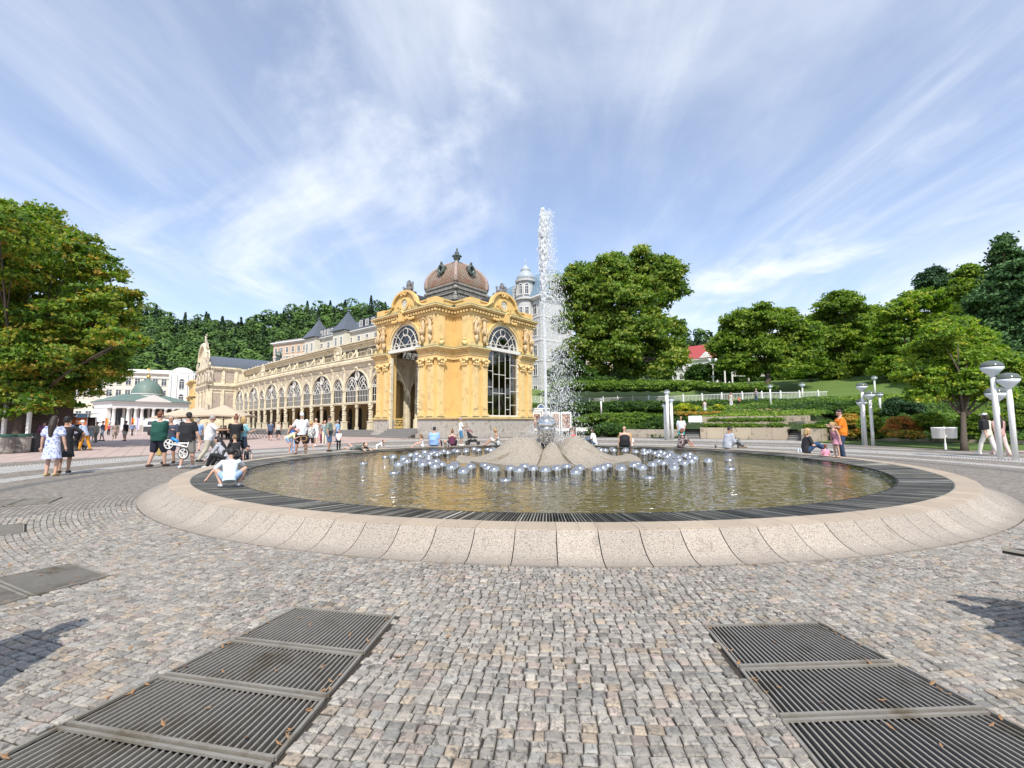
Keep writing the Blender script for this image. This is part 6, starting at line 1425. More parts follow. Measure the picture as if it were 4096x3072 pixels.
mb = MB(); mb.box(L * .12, L * .46, .2, 1.4, zr + .4, zr + 2.6); mb.build('dormer_band', mat('slate_dark', (.07, .075, .09), .5), vr)
for i in range(6): put_win(vr, L * (.15 + .055 * i), .19, zr + .9, .8, 1.2)
for i in range(3): mb = MB(); x = L * (.74 + .08 * i); mb.box(x - .8, x + .8, .2, 2.5, zr + .8, zr + 2.8); mb.build('dormer', MATS['slate_dark'], vr); put_win(vr, x, .19, zr + 1.1, .9, 1.2)
# ornate hotel with round tower behind the pavilion
hotelm = mat('grey_white_stucco', (.54, .535, .52), .75, .12, 1.2, dirt=(.40, .39, .38), dscale=2, bmp=.3, bscale=6)
A = D(1885, 1600, 118); B = D(2165, 1600, 93); zt = zpx(2030, 1222, 100)
hr, L = building('ornate_hotel', 'ornate grey white hotel with blue mansard roof and round domed corner tower', A, B, 9, 0, zt, (zt - 3.4, zt - 8, zt - 12.4, zt - 16.5, zt - 21), 8, hotelm, 1.3, 2.2, None, None, 0, False, 0, (zt - 4.2, zt - 9.2, zt - 13.6), over=.8)
mans = mat('blue_mansard_tin', (.17, .255, .33), .5, .15, 2)
mb = MB(); mb.add([(-.8, -.8, zt + .36), (L + .8, -.8, zt + .36), (L + .8, 9.8, zt + .36), (-.8, 9.8, zt + .36), (.2, 1.3, zt + 5.0), (L - .2, 1.3, zt + 5.0), (L - .2, 8, zt + 5.0), (.2, 8, zt + 5.0), (1, 3.5, zt + 7.0), (L - 1, 3.5, zt + 7.0), (L - 1, 6, zt + 7), (1, 6, zt + 7)], [(0, 1, 5, 4), (1, 2, 6, 5), (2, 3, 7, 6), (3, 0, 4, 7), (4, 5, 9, 8), (5, 6, 10, 9), (6, 7, 11, 10), (7, 4, 8, 11), (8, 9, 10, 11)]); mb.build('mansard_roof', mans, hr)
for fx in (.25, .50, .72):
    mb = MB(); x = L * fx; mb.box(x - 1.3, x + 1.3, -.5, 2.5, zt + .3, zt + 3.2); mb.arc(x, zt + 3.2, .6, 1.4, -.55, .3, 0, pi, 12); 
    for sd in (-1, 1): scroll(mb, x + sd * 1.5, zt + 1.2, .5, -.6, -.3, 1.1, .16, sd)
    mb.build('ornate_dormer', hotelm, hr, False); put_win(hr, x, -.51, zt + .8, 1.1, 1.7, 0, False, True)
_a = atan2(B.y - A.y, B.x - A.x); _d = D(2115, 1600, 97) - A; tw = (_d.x * cos(_a) + _d.y * sin(_a), -_d.x * sin(_a) + _d.y * cos(_a) - .6); R_ = 1.9
mb = MB(); mb.lathe([(R_, 0), (R_, zt - 9.3), (R_ + .4, zt - 9.1), (R_, zt - 8.9), (R_, zt - .2), (R_ + .5, zt), (R_ + .5, zt + .4), (R_ - .1, zt + .5), (R_ - .1, zt + 4.0), (R_ + .35, zt + 4.1), (R_ + .4, zt + 4.6)], (tw[0], tw[1], 0), 24); mb.build('tower_wall', hotelm, hr)
mb = MB(); mb.lathe([(R_ + .1, zt + 4.61), (R_ + .05, zt + 5.3), (R_ - .3, zt + 6.1), (R_ - .8, zt + 6.5), (.95, zt + 6.6), (1.1, zt + 6.8), (1.05, zt + 7.2), (.7, zt + 7.7), (.3, zt + 7.95), (.12, zt + 8.3), (.15, zt + 8.5), (.04, zt + 9.6)], (tw[0], tw[1], 0), 20); mb.build('tower_dome', mat('pale_zinc_dome', (.36, .40, .43), .5, .12, 2), hr, True)
for a in (-2.6, -1.9, -1.2, -.5):
    for z, ar in ((zt + 1.2, True), (zt - 3.4, False), (zt - 7.8, False), (zt - 12.4, False), (zt - 16.5, False)): put_win(hr, tw[0] + (R_ + .02) * cos(a), tw[1] + (R_ + .02) * sin(a), z, .85, 1.7, a + pi / 2, False, ar)
A = D(2130, 1620, 104); B = D(2300, 1620, 100); building('pale_hotel_wing', 'pale hotel wing seen through the spray beside the chestnut trunks', A, B, 12, 0, zpx(2200, 1380, 100), (zpx(2200, 1440, 100), zpx(2200, 1500, 100)), 5, cream_w, 1.2, 2.0, 'hip', slate, 3)
A = D(2330, 1560, 112); B = D(2560, 1560, 108); building('orange_white_house', 'orange and white house glimpsed behind the big chestnut trunk', A, B, 10, 6, zpx(2430, 1410, 108), (zpx(2430, 1470, 108),), 6, mat('pale_orange_render', (.62, .43, .25), .8), 1.2, 1.8, 'hip', redroof, 2.5)
# white house with red roof
A = D(2690, 1540, 120); B = D(2868, 1540, 112); z1 = zpx(2790, 1440, 115)
rh_, L = building('red_roofed_house', 'white house with a bright red roof and small gable above the park', A, B, 10, 6, z1, (zpx(2790, 1478, 115), zpx(2790, 1512, 115)), 7, white_w, .9, 1.5, 'gable', redroof, 4.3, over=.5)
mb = MB(); mb.prism([(L * .62, z1), (L * .96, z1), (L * .79, z1 + 1.9)], -.5, 3.0); mb.build('front_gable', white_w, rh_)
A = D(2822, 1540, 160); B = D(2905, 1540, 150); br_, L = building('ruined_brick_building', 'ruined red brick gable wall rising behind the red roofed house', A, B, 8, 10, zpx(2850, 1372, 150), (), 0, mat('bare_red_brick', (.33, .15, .10), .9, .25, 1.5, dirt=(.40, .34, .28), dscale=.3), over=.05)
mb = MB(); mb.prism([(0, zpx(2850, 1372, 150)), (L, zpx(2850, 1372, 150)), (L, zpx(2850, 1338, 150)), (L * .8, zpx(2850, 1334, 150)), (L * .45, zpx(2850, 1352, 150))], 0, 8); mb.build('broken_gable', MATS['bare_red_brick'], br_)
A = D(3120, 1560, 105); B = D(3420, 1560, 100); building('cream_guest_house', 'cream guest house hidden behind the lindens', A, B, 10, 8, zpx(3250, 1420, 102), (zpx(3250, 1455, 102), zpx(3250, 1500, 102)), 9, mat('buff_render', (.60, .52, .36), .8), 1.1, 1.8, 'hip', slate, 3)
# ================================================================ LAMPS
lens_m, t, b = nodes_of('clear_lamp_globe'); b.inputs['Base Color'].default_value = (.15, .17, .165, 1); b.inputs['Roughness'].default_value = .12; b.inputs['Alpha'].default_value = .72; b.inputs['Specular IOR Level'].default_value = .5
opal = mat('opal_lamp_bowl', (.70, .76, .80), .3, .03)
def lamp(label, base, h, R, rp, lean=(0, 0), group='white globe lamp standards'):
    root = empty('globe_lamp', base, 0, label, 'street lamp', group); M_ = Matrix.Shear('XY', 4, (lean[0] / h, lean[1] / h)) if False else None
    f = lambda z: (lean[0] * z / h, lean[1] * z / h, z)
    m_ = MB(); zg = h - R * .75; m_.tube([f(-.05), f(h * .70), f(h * .705), f(zg - R * .9)], [rp, rp, rp * .9, rp * .88], 16); m_.build('post', fw, root, True)
    m_ = MB(); x, y, z = f(zg); m_.lathe([(rp * .88, -R * 1.15), (rp * 1.1, -R * .95), (R * .6, -R * .62), (R * .88, -R * .3), (R, 0)], (x, y, z), 24); m_.build('lamp_bowl', opal, root, True)
    m_ = MB(); m_.lathe([(R * 1.0, .001), (R * .97, R * .22), (R * .85, R * .45), (R * .62, R * .63), (R * .32, R * .73), (.01, R * .76)], (x, y, z), 24); m_.build('lamp_globe', lens_m, root, True)
    return root
def lamp_px(label, bx, by, tx, ty, rpx, z0=0, Y=None, rp=.085):
    p = G(bx, by, z0) if Y is None else D(bx, by, Y); t_ = D(tx, ty, p.y); lamp(label, p, t_.z - p.z, rpx / F_PX * p.y, rp, (t_.x - p.x, 0))
lamp_px('nearest tall leaning globe lamp at the right edge, tallest of its trio', 4003, 1836, 3964, 1443, 36)
lamp_px('near globe lamp outermost at the right edge', 4063, 1838, 4029, 1491, 36)
lamp_px('shorter globe lamp half hidden behind the tallest lamp at the right edge', 4002, 1812, 3981, 1548, 34)
lamp_px('tallest globe lamp of the middle trio beside the orange shirted man', 3464, 1781, 3446, 1531, 20, rp=.09)
lamp_px('right hand globe lamp of the middle trio', 3493, 1782, 3478, 1564, 20, rp=.09)
lamp_px('shortest globe lamp of the middle trio', 3455, 1779, 3446, 1595, 19, rp=.09)
lamp_px('tallest globe lamp of the trio beside the standing man in white', 2673, 1759, 2667, 1558, 12.5, rp=.13)
lamp_px('right hand globe lamp of the trio beside the man in white', 2690, 1758, 2683, 1589, 13, rp=.13)
lamp_px('shortest globe lamp of the trio beside the man in white', 2663, 1758, 2659, 1611, 12, rp=.12)
for lab, bx, by, tx, ty, r, Y in (('small globe lamp between the ivy hedge and the pale mound', 2406, 1657, 2403, 1590, 8, 52), ('globe lamp standing in front of the white fence above the roses', 3084, 1638, 3079, 1537, 10.5, 50),
                                  ('flat headed lamp behind the right part of the white fence', 3212, 1595, 3207, 1530, 12, 58), ('slim globe lamp on the lawn below the red roofed house', 2853, 1551, 2852, 1500, 8, 72),
                                  ('lamp on the park path left of the pergola', 2808, 1528, 2808, 1475, 7, 82), ('tall slender lamp on the upper lawn right', 3501, 1592, 3496, 1503, 11, 50), ('small slanted lamp behind the middle trio', 3522, 1655, 3517, 1568, 13, 38),
                                  ('lamp before the cream wall at the lawn top', 3342, 1545, 3340, 1479, 8, 78), ('thin lamp left of the young maple crown', 3487, 1545, 3484, 1508, 6, 80)):
    lamp_px(lab, bx, by, tx, ty, r, 0, Y, .09)
mb = MB(); p = D(2854, 1530, 80); 
cl = empty('candelabra_lamp', p, 0, 'white candelabra lamp with two cup shaped heads before the red roofed house', 'street lamp')
mb.tube([(0, 0, 0), (0, 0, 3.4)], .09, 8); mb.tube([(-.55, 0, 3.6), (-.3, 0, 3.2), (.3, 0, 3.2), (.55, 0, 3.6)], .05, 6); mb.build('post', fw, cl)
for sd in (-1, 1): m_ = MB(); m_.lathe([(.1, 0), (.22, .15), (.3, .55), (.24, .7), (.05, .8)], (sd * .55, 0, 3.55), 12); m_.build('lamp_shade', opal, cl)
# pergola on the lawn
pg = empty('white_pergola', D(2900, 1530, 80), 0, 'white open frame pergola with a slatted screen on the lawn', 'pergola')
for x in (0, 1.3, 4.2, 7.6): m_ = MB(); m_.box(x - .13, x + .13, -.13, .13, -.5, 5.0 if x < 1 else 4.6); m_.build('post', fw, pg)
m_ = MB(); m_.box(-.2, 4.3, -.1, .1, 5.0, 5.25); m_.box(1.2, 7.8, -.1, .1, 4.6, 4.85); m_.build('beam', fw, pg)
m_ = MB(); [m_.box(1.5 + i * .32, 1.6 + i * .32, -.05, .05, 1.2, 4.2) for i in range(18)]; m_.box(1.4, 7.4, -.07, .07, 1.1, 1.2); m_.build('slatted_screen', fw, pg)
# ================================================================ STREET FURNITURE
pole = MB(); p = D(2893, 1500, 112); pole.tube([tuple(p), (p.x, p.y, zpx(2893, 1335, 112))], .28, 8); tag(pole.build('utility_pole', fw), 'tall plain pale pole in front of the brick ruin', 'pole')
# poster panels and notice sign
for i, (x0, x1) in enumerate(((2131, 2164), (2167, 2202), (2205, 2240), (2244, 2285))):
    Y = 54 - i * .4; a = D(x0, 1705, Y); b_ = D(x1, 1650, Y); r0 = empty('poster_panel', (a.x, Y, 0), 0, ['white framed poster panel beside the pavilion corner, leftmost of four', 'white framed poster panel behind the water jet', 'white framed poster panel just right of the jet', 'rightmost and largest white framed poster panel with orange figures'][i], 'poster', 'framed poster panels')
    w_ = b_.x - a.x; m_ = MB(); m_.box(0, w_, -.04, .04, .55, 2.75); m_.box(.05, .12, -.03, .03, 0, .55); m_.box(w_ - .12, w_ - .05, -.03, .03, 0, .55); m_.build('frame', fw, r0)
    pm_, t, b = nodes_of('poster_print'); t.links.new(ramp(t, noise(t, (1.9, 2.4, 2.1, 3.0)[i], 5, .75, geo_pos(t), .8), [(.36, (.06, .055, .075)), (.5, (.30, .13, .07)), (.58, (.55, .36, .24)), (.7, (.70, .66, .60))]), b.inputs['Base Color'])
    m_ = MB(); m_.box(.14, w_ - .14, -.05, -.041, .85, 2.55); m_.build('poster', pm_, r0)
Y = 57; a = D(2129, 1647, Y); b_ = D(2200, 1632, Y); r0 = empty('direction_board', (a.x, Y, 0), 0, 'white notice board with a round blue emblem on top, behind the vase', 'sign')
m_ = MB(); w_ = b_.x - a.x; m_.box(0, w_, -.05, .05, a.z, b_.z); m_.box(.1, .2, -.04, .04, 0, a.z); m_.box(w_ - .2, w_ - .1, -.04, .04, 0, a.z); m_.arc(w_ * .5, b_.z, 0, .5, -.05, .05, 0, pi, 14); m_.build('board', fw, r0)
m_ = MB(); m_.arc(w_ * .5, b_.z + .03, 0, .38, -.06, -.051, 0, pi, 14); m_.build('emblem', mat('emblem_blue', (.06, .12, .28), .5), r0)
m_ = MB(); m_.box(w_ * .62, w_ * .98, -.056, -.051, a.z + .08, a.z + .30); m_.build('dark_panel', mat('sign_dark', (.03, .03, .035), .5), r0)
def text(parent, s_, loc, size, m_, rz=0, name='lettering', ext=.004):
    c = bpy.data.curves.new(name, 'FONT'); c.body = s_; c.size = size; c.extrude = ext; c.align_x = 'LEFT'
    tmp = bpy.data.objects.new(name, c); COL.objects.link(tmp); me_ = bpy.data.meshes.new_from_object(tmp.evaluated_get(bpy.context.evaluated_depsgraph_get())); bpy.data.objects.remove(tmp)
    ob = link_mesh(name, me_, None); me_.materials.clear(); me_.materials.append(m_); ob.location = loc; ob.rotation_euler = (pi / 2, 0, rz)
    if parent: ob.parent = parent
    return ob
text(r0, 'Mariánské Lázně', (.06, -.056, a.z + .22), .20, MATS['sign_dark'])
# stone litter bins by the pavilion plinth
peb = granite('pebble_concrete', (.36, .34, .31), 1.0, .8)
def bin_box(x, y, z, lab, cap, w_=.62, h=.95, rz=0, capm=None):
    r0 = empty('litter_bin', (x, y, z), rz, lab, 'litter bin'); m_ = MB(); m_.box(-w_ / 2, w_ / 2, -w_ / 2, w_ / 2, 0, h * .8); m_.build('body', peb, r0)
    m_ = MB(); m_.box(-w_ / 2 + .03, w_ / 2 - .03, -w_ / 2 + .03, w_ / 2 - .03, h * .8, h * .88); m_.box(-w_ / 2 - .02, w_ / 2 + .02, -w_ / 2 - .02, w_ / 2 + .02, h * .95, h)
    for sx in (-1, 1):
        for sy in (-1, 1): m_.box(sx * (w_ / 2 - .06) - .03, sx * (w_ / 2 - .06) + .03, sy * (w_ / 2 - .06) - .03, sy * (w_ / 2 - .06) + .03, h * .88, h * .95)
    m_.build('lid', capm or cap, r0); return r0
p = G(1780, 1746); bin_box(p.x, p.y - .6, 0, 'pebbled concrete litter bin against the plinth, left of its twin', ochre_l, .8, 1.35, radians(20)); p = G(1806, 1746); bin_box(p.x, p.y - .6, 0, 'pebbled concrete litter bin against the plinth, right of its twin', ochre_l, .8, 1.35, radians(20))
greenc = mat('dark_green_lid', (.03, .10, .075), .5, .15)
def round_bin(px, py, r, h, lab, m_body):
    p = G(px, py); r0 = empty('planter_bin', p, 0, lab, 'litter bin'); m_ = MB(); m_.lathe([(r * .90, 0), (r * .98, .1), (r, h * .8), (r * 1.0, h * .86)], n=24); m_.build('body', m_body, r0)
    m_ = MB(); m_.lathe([(r * 1.02, h * .86), (r * 1.06, h * .88), (r * 1.06, h * .99), (r * .7, h), (r * .6, h * .93)], n=24); m_.build('lid', greenc, r0)
stained = mat('flaking_concrete', (.36, .33, .29), .85, .15, 3, dirt=(.17, .15, .14), dscale=2.4, dlo=.48, dhi=.54)
round_bin(2, 1816, .46, .98, 'round concrete bin with green lid, cut by the left edge', stained); round_bin(73, 1812, .43, .98, 'round flaking concrete bin with green lid under the maple', stained)
p = G(132, 1808); r0 = empty('grey_waste_bin', p, .1, 'slim dark grey plastic bin with white label next to the flaking concrete bin', 'litter bin'); m_ = MB(); m_.add([(-.22, -.2, 0), (.22, -.2, 0), (.22, .2, 0), (-.22, .2, 0), (-.27, -.24, .92), (.27, -.24, .92), (.27, .24, .92), (-.27, .24, .92)], [(0, 3, 2, 1), (4, 5, 6, 7), (0, 1, 5, 4), (1, 2, 6, 5), (2, 3, 7, 6), (3, 0, 4, 7)]); m_.box(-.29, .29, -.27, .27, .92, .99); m_.build('body', mat('dark_grey_plastic', (.05, .052, .056), .5), r0)
m_ = MB(); m_.box(-.17, .17, -.262, -.25, .76, .82); m_.build('sticker', fw, r0)
# twin white drum bin on the right
p = G(3783, 1798, .05); r0 = empty('twin_drum_bin', p, 0, 'pair of white drum bins on one white post by the young maple', 'litter bin'); m_ = MB(); m_.tube([(0, 0, 0), (0, 0, .28), (0, 0, .3), (0, 0, 1.12)], [.045, .045, .03, .03], 8); m_.box(-.1, .1, -.03, .03, .62, .66); m_.box(-.1, .1, -.03, .03, 1.0, 1.04); m_.build('post', fw, r0)
for sd in (-1, 1): m_ = MB(); m_.lathe([(.20, .54), (.23, .56), (.25, 1.02), (.265, 1.03), (.265, 1.08), (.24, 1.08), (.22, .9)], (sd * .31, 0, 0), 20); m_.build('drum', fw, r0, True)
# benches by the jet
def bench(px, py, rz, lab, L_=1.6):
    p = G(px, py); r0 = empty('park_bench', p, rz, lab, 'bench', 'white park benches beyond the fountain'); m_ = MB()
    for i in range(4): m_.box(-L_ / 2, L_ / 2, -.22 + i * .12, -.13 + i * .12, .42, .45)
    m_.build('seat', fw, r0); m_ = MB(); [m_.box(-L_ / 2, L_ / 2, .26 + i * .015, .29 + i * .015, .55 + i * .13, .65 + i * .13) for i in range(3)]; m_.build('backrest', fw, r0)
    for sx in (-1, 1): m_ = MB(); x = sx * (L_ / 2 - .1); m_.box(x - .03, x + .03, -.2, -.14, 0, .42); m_.box(x - .03, x + .03, .22, .28, 0, .9); m_.box(x - .03, x + .03, -.2, .28, .38, .42); m_.build('leg', fw, r0)
bench(2085, 1738, radians(4), 'white bench at the pavilion corner with the woman in blue'); bench(2205, 1738, radians(-2), 'white bench right behind the vase'); bench(2275, 1740, radians(-8), 'white bench with the man in white, right of the jet', 1.7); bench(2332, 1742, radians(-14), 'white bench at the right end with the woman in black and white', 1.7)
# ================================================================ MARKET, UMBRELLAS, VAN, TABLES
orangec = mat('orange_cloth', (.48, .12, .025), .85, .3, 3); bluec = mat('dark_blue_canvas', (.03, .06, .10), .8, .2); darkw = mat('dark_stall_wood', (.07, .05, .04), .9, .3)
dmet0 = mat('tent_pole_grey', (.25, .25, .26), .5)
def stall(px0, px1, py, Y, lab, word, dep=3.0):
    a = D(px0, py, Y); b_ = D(px1, py, Y); w_ = b_.x - a.x; r0 = empty('market_stall', (a.x, Y, 0), 0, lab, 'market stall', 'market stalls in the shade of the maple')
    m_ = MB(); dep = 1.3
    for x in (0, w_):
        for y in (0, dep): m_.box(x - .03, x + .03, y - .03, y + .03, 0, 2.5)
    m_.build('posts', dmet0, r0); m_ = MB(); m_.box(.07, w_ - .07, dep - .1, dep - .04, 0, 2.5); m_.build('back_wall', darkw, r0)
    m_ = MB(); V_ = []; n = 26
    for i in range(n + 1): x = .04 + (w_ - .08) * i / n; V_ += [(x, .12 + .05 * sin(i * 1.6), .55), (x, .12 + .03 * sin(i * 1.6), 2.45)]
    m_.add(V_, [(2 * i, 2 * i + 2, 2 * i + 3, 2 * i + 1) for i in range(n)]); m_.build('curtain', orangec, r0)
    m_ = MB(); m_.box(-.15, w_ + .15, -.25, -.19, 2.4, 2.95); m_.box(-.15, w_ + .15, -.18, dep + .2, 2.9, 2.96); m_.build('canopy', bluec, r0)
    if word: text(r0, word, (.15, -.256, 2.52), .40, fw)
    m_ = MB(); m_.box(.2, w_ - .2, -.1, .5, .85, .92); m_.box(.3, w_ - .3, 0, .4, 0, .85); m_.build('counter', darkw, r0)
stall(96, 172, 1800, 56, 'blue canopied stall with an orange curtain nearest the grey bin', 'Chalupa'); stall(205, 268, 1800, 57, 'middle stall behind the woman with the baby', 'Med'); stall(272, 340, 1800, 58, 'blue canopied stall with an orange curtain and white letters, behind the man in orange trousers', 'Koval')
a = D(28, 1800, 27.5); r0 = empty('wooden_kiosk', (a.x - 2.5, 27.5, 0), 0, 'dark wooden kiosk with pale posts in deep shade at the left edge', 'kiosk'); m_ = MB(); m_.box(0, 3.6, 1.6, 2.8, 0, 2.7); m_.build('wall', darkw, r0); m_ = MB(); m_.box(-.2, 4.2, 0, 3, 2.7, 2.9); m_.build('roof', darkw, r0)
for x in (1.9, 3.4, .3): m_ = MB(); m_.box(x, x + .17, .1, .25, 0, 2.7); m_.build('post', fw, r0)
p = D(372, 1700, 80); p.z = 0; r0 = empty('white_tent', p, .1, 'white pointed party tent behind the queue', 'tent'); m_ = MB(); m_.lathe([(2.6, 1.9), (2.62, 2.1), (1.1, 2.6), (.05, 3.1)], n=4, a0=pi / 4); m_.build('canopy', mat('white_canvas', (.8, .8, .82), .7, .04), r0)
for sx in (-1, 1):
    for sy in (-1, 1): m_ = MB(); m_.box(sx * 1.8 - .04, sx * 1.8 + .04, sy * 1.8 - .04, sy * 1.8 + .04, 0, 2.2); m_.build('leg', fw, r0)
canv = mat('beige_canvas', (.50, .41, .31), .85, .06, 2)
def parasol(px, py, Y, R_, lab, h=3.3):
    p = D(px, py, Y); p.z = 0; r0 = empty('market_parasol', p, radians(18), lab, 'parasol', 'beige square cafe parasols')
    m_ = MB(); V_ = []
    for z, r in ((2.12, R_), (2.26, R_), (2.92, R_ * .34)): V_ += [(sx * r, sy * r, z) for sx, sy in ((-1, -1), (0, -1.0), (1, -1), (1, 0), (1, 1), (0, 1), (-1, 1), (-1, 0))]
    for k in (1, 3, 5, 7): V_[8 + k] = (V_[8 + k][0], V_[8 + k][1], 2.36); V_[k] = (V_[k][0], V_[k][1], 2.21)
    fs = []
    for i in range(2):
        for k in range(8): k2 = (k + 1) % 8; fs.append((i * 8 + k, i * 8 + k2, (i + 1) * 8 + k2, (i + 1) * 8 + k))
    m_.add(V_, fs); m_.build('canopy', canv, r0); m_ = MB(); m_.lathe([(R_ * .5, 2.89), (.04, 3.28)], n=4, a0=pi / 4); m_.build('top_vent', canv, r0)
    m_ = MB(); m_.tube([(0, 0, 0), (0, 0, 3.2)], .04, 8); [m_.tube([(0, 0, 1.9), (sx * R_ * .6, sy * R_ * .6, 2.45)], .02, 5) for sx in (-1, 1) for sy in (-1, 1)]; m_.build('pole', mat('dark_metal', (.06, .055, .05), .5), r0)
parasol(890, 1760, 43, 2.3, 'nearest big beige parasol over the cafe tables, fully spread'); parasol(792, 1750, 46, 2.3, 'beige parasol behind and left of the nearest one'); parasol(722, 1745, 52, 2.2, 'farthest beige parasol towards the white hall')
dmet = MATS['dark_metal']
def cafe_table(x, y, rz, lab, fold=True):
    r0 = empty('folding_table', (x, y, 0), rz, lab, 'table', 'dark folding cafe tables'); m_ = MB(); m_.box(-.45, .45, -.35, .35, .72, .75); m_.build('tabletop', mat('dark_wood_top', (.09, .07, .05), .6), r0)
    for sx in (-1, 1): m_ = MB(); m_.beam((sx * .35, -.3, 0), (sx * .35, .3, .72), .03, .03); m_.beam((sx * .31, .3, 0), (sx * .31, -.3, .72), .03, .03); m_.build('leg', dmet, r0)
for i in range(7):
    p = G(960 + i * 26, 1752 - (i % 2) * 3); cafe_table(p.x, p.y, radians(-30), 'one of the dark folding tables in a row before the arcade')
def cafe_chair(x, y, rz, lab, m_c, grp):
    r0 = empty('cafe_chair', (x, y, 0), rz, lab, 'chair', grp); m_ = MB(); m_.box(-.22, .22, -.22, .22, .43, .46); m_.build('seat', m_c, r0); m_ = MB(); m_.box(-.22, .22, .19, .22, .5, .88); m_.build('backrest', m_c, r0)
    for sx in (-1, 1):
        for sy in (-1, 1): m_ = MB(); m_.box(sx * .19 - .015, sx * .19 + .015, sy * .19 - .015, sy * .19 + .015, 0, .43); m_.build('leg', m_c, r0)
CH = []
for i in range(6):
    p = G(592 + i * 9, 1738 + (i % 2) * 3); cafe_chair(p.x, p.y, i, 'white cafe chair in front of the white van', fw, 'white cafe chairs by the van'); CH.append(p)
for i in range(7):
    p = G(880 + i * 16, 1750 + (i % 2) * 2); cafe_chair(p.x, p.y, i * 1.3, 'dark cafe chair under the beige parasols', dmet, 'dark cafe chairs')
# vintage looking white van
p = G(640, 1742); r0 = empty('white_van', (p.x, p.y + 1.2, 0), radians(8), 'white topped dark van parked before the white spring hall', 'van')
m_ = MB(); m_.prism([(-2.5, .5), (2.3, .5), (2.35, 1.2), (1.9, 1.25), (-2.5, 1.25)], -.9, .9); m_.build('lower_body', mat('van_dark', (.05, .052, .055), .35), r0)
m_ = MB(); m_.prism([(-2.5, 1.251), (1.9, 1.251), (1.3, 2.15), (1.0, 2.3), (-2.2, 2.3), (-2.5, 2.1)], -.88, .88); m_.build('upper_body', mat('van_white', (.78, .78, .78), .3, .03), r0)
m_ = MB(); m_.box(-2.0, -.4, -.895, -.885, 1.45, 1.95); m_.box(-.2, .9, -.895, -.885, 1.45, 1.95); m_.build('window', glass_d, r0)
for x in (-1.6, 1.5):
    for y in (-.85, .85): m_ = MB(); m_.tube([(x, y - .09, .34), (x, y + .09, .34)], .34, 18); m_.build('wheel', mat('rubber', (.02, .02, .02), .8), r0)
# flags in front of the hall
for px, c1_, c2_, lab in ((482, (.6, .6, .6), (.6, .6, .6), 'pale narrow banner, leftmost before the hall'), (523, (.55, .03, .03), (.6, .35, .03), 'red banner with yellow, behind the man in the black shirt'), (545, (.35, .3, .5), (.6, .6, .6), 'thin lilac and white banner'), (572, (.05, .12, .15), (.65, .45, .05), 'green and yellow banner'), (592, (.4, .36, .42), (.6, .58, .58), 'pinkish grey banner, rightmost before the hall'), (418, (.5, .12, .03), (.55, .3, .05), 'orange banner behind the queue')):
    p = D(px, 1715, 66); r0 = empty('banner_flag', (p.x, 66, 0), 0, lab, 'flag', 'upright banners before the spring hall'); m_ = MB(); m_.tube([(0, 0, 0), (0, 0, 2.6)], .03, 6); m_.build('pole', fw, r0)
    m_ = MB(); m_.box(.04, .26, -.02, .02, .7, 2.5); m_.build('cloth', mat('banner_' + lab.split()[0], c1_, .8, .1), r0); m_ = MB(); m_.box(.26, .46, -.02, .02, .8, 2.45); m_.build('cloth_edge', mat('banner2_' + lab.split()[0], c2_, .8, .1), r0)
# dark bench tip at the right edge: a curved plank seat just entering the frame
p = G(4008, 2196, .47); r0 = empty('wooden_bench', (p.x, p.y, 0), radians(-64), 'dark curved wooden bench end just entering at the right edge', 'bench')
dkw = mat('dark_wet_wood', (.035, .028, .024), .4, .3, 4); m_ = MB()
for i in range(4): m_.slab([(.10 * i ** 1.2, .0 + .11 * i), (1.6, .0 + .11 * i), (1.6, .10 + .11 * i), (.06 + .10 * i ** 1.2, .10 + .11 * i)], .44, .475)
m_.build('seat', dkw, r0); m_ = MB(); m_.box(.0, 1.6, -.012, -.003, .462, .482); m_.build('pale_edge', mat('weathered_edge', (.42, .38, .31), .8), r0)
for x in (.25, 1.4): m_ = MB(); m_.box(x - .04, x + .04, -.18, .28, 0, .44); m_.build('leg', dkw, r0)
# ================================================================ PEOPLE
def remesh(mb, name, vox, sm=2):
    me = mb.mesh(name); o = bpy.data.objects.new('tmp', me); COL.objects.link(o)
    m = o.modifiers.new('r', 'REMESH'); m.mode = 'VOXEL'; m.voxel_size = vox; m.use_smooth_shade = True
    if sm: s = o.modifiers.new('s', 'SMOOTH'); s.factor = .5; s.iterations = sm
    dg = bpy.context.evaluated_depsgraph_get(); r = bpy.data.meshes.new_from_object(o.evaluated_get(dg)); r.name = name
    bpy.data.objects.remove(o); bpy.data.meshes.remove(me); r.polygons.foreach_set('use_smooth', [True] * len(r.polygons)); return r
def loft(mb, pts, rad, X, n=14):
    X = Vector(X).normalized(); vs = []; pts = [Vector(p) for p in pts]
    for i, p in enumerate(pts):
        d = (pts[min(i + 1, len(pts) - 1)] - pts[max(0, i - 1)]).normalized(); x = (X - d * X.dot(d)).normalized(); y = d.cross(x); rx, ry = rad[i]
        for k in range(n): a = 2 * pi * k / n; vs.append(p + x * cos(a) * rx + y * sin(a) * ry)
    fs = [(i * n + k, i * n + (k + 1) % n, (i + 1) * n + (k + 1) % n, (i + 1) * n + k) for i in range(len(pts) - 1) for k in range(n)]
    fs += [tuple(range(n - 1, -1, -1)), tuple((len(pts) - 1) * n + k for k in range(n))]; mb.add(vs, fs)
def limb(mb, pts, rad):
    pts = [Vector(p) for p in pts]
    for i in range(len(pts) - 1):
        a, b = pts[i], pts[i + 1]
        if (b - a).length > 1e-4: mb.tube([a, a.lerp(b, .35), b], [rad[i], rad[i] * .62 + rad[i + 1] * .38 + (.006 if i == 1 else 0), rad[i + 1]], 10)
    for p, r in zip(pts, rad): mb.ball(p, r, 10, 6)
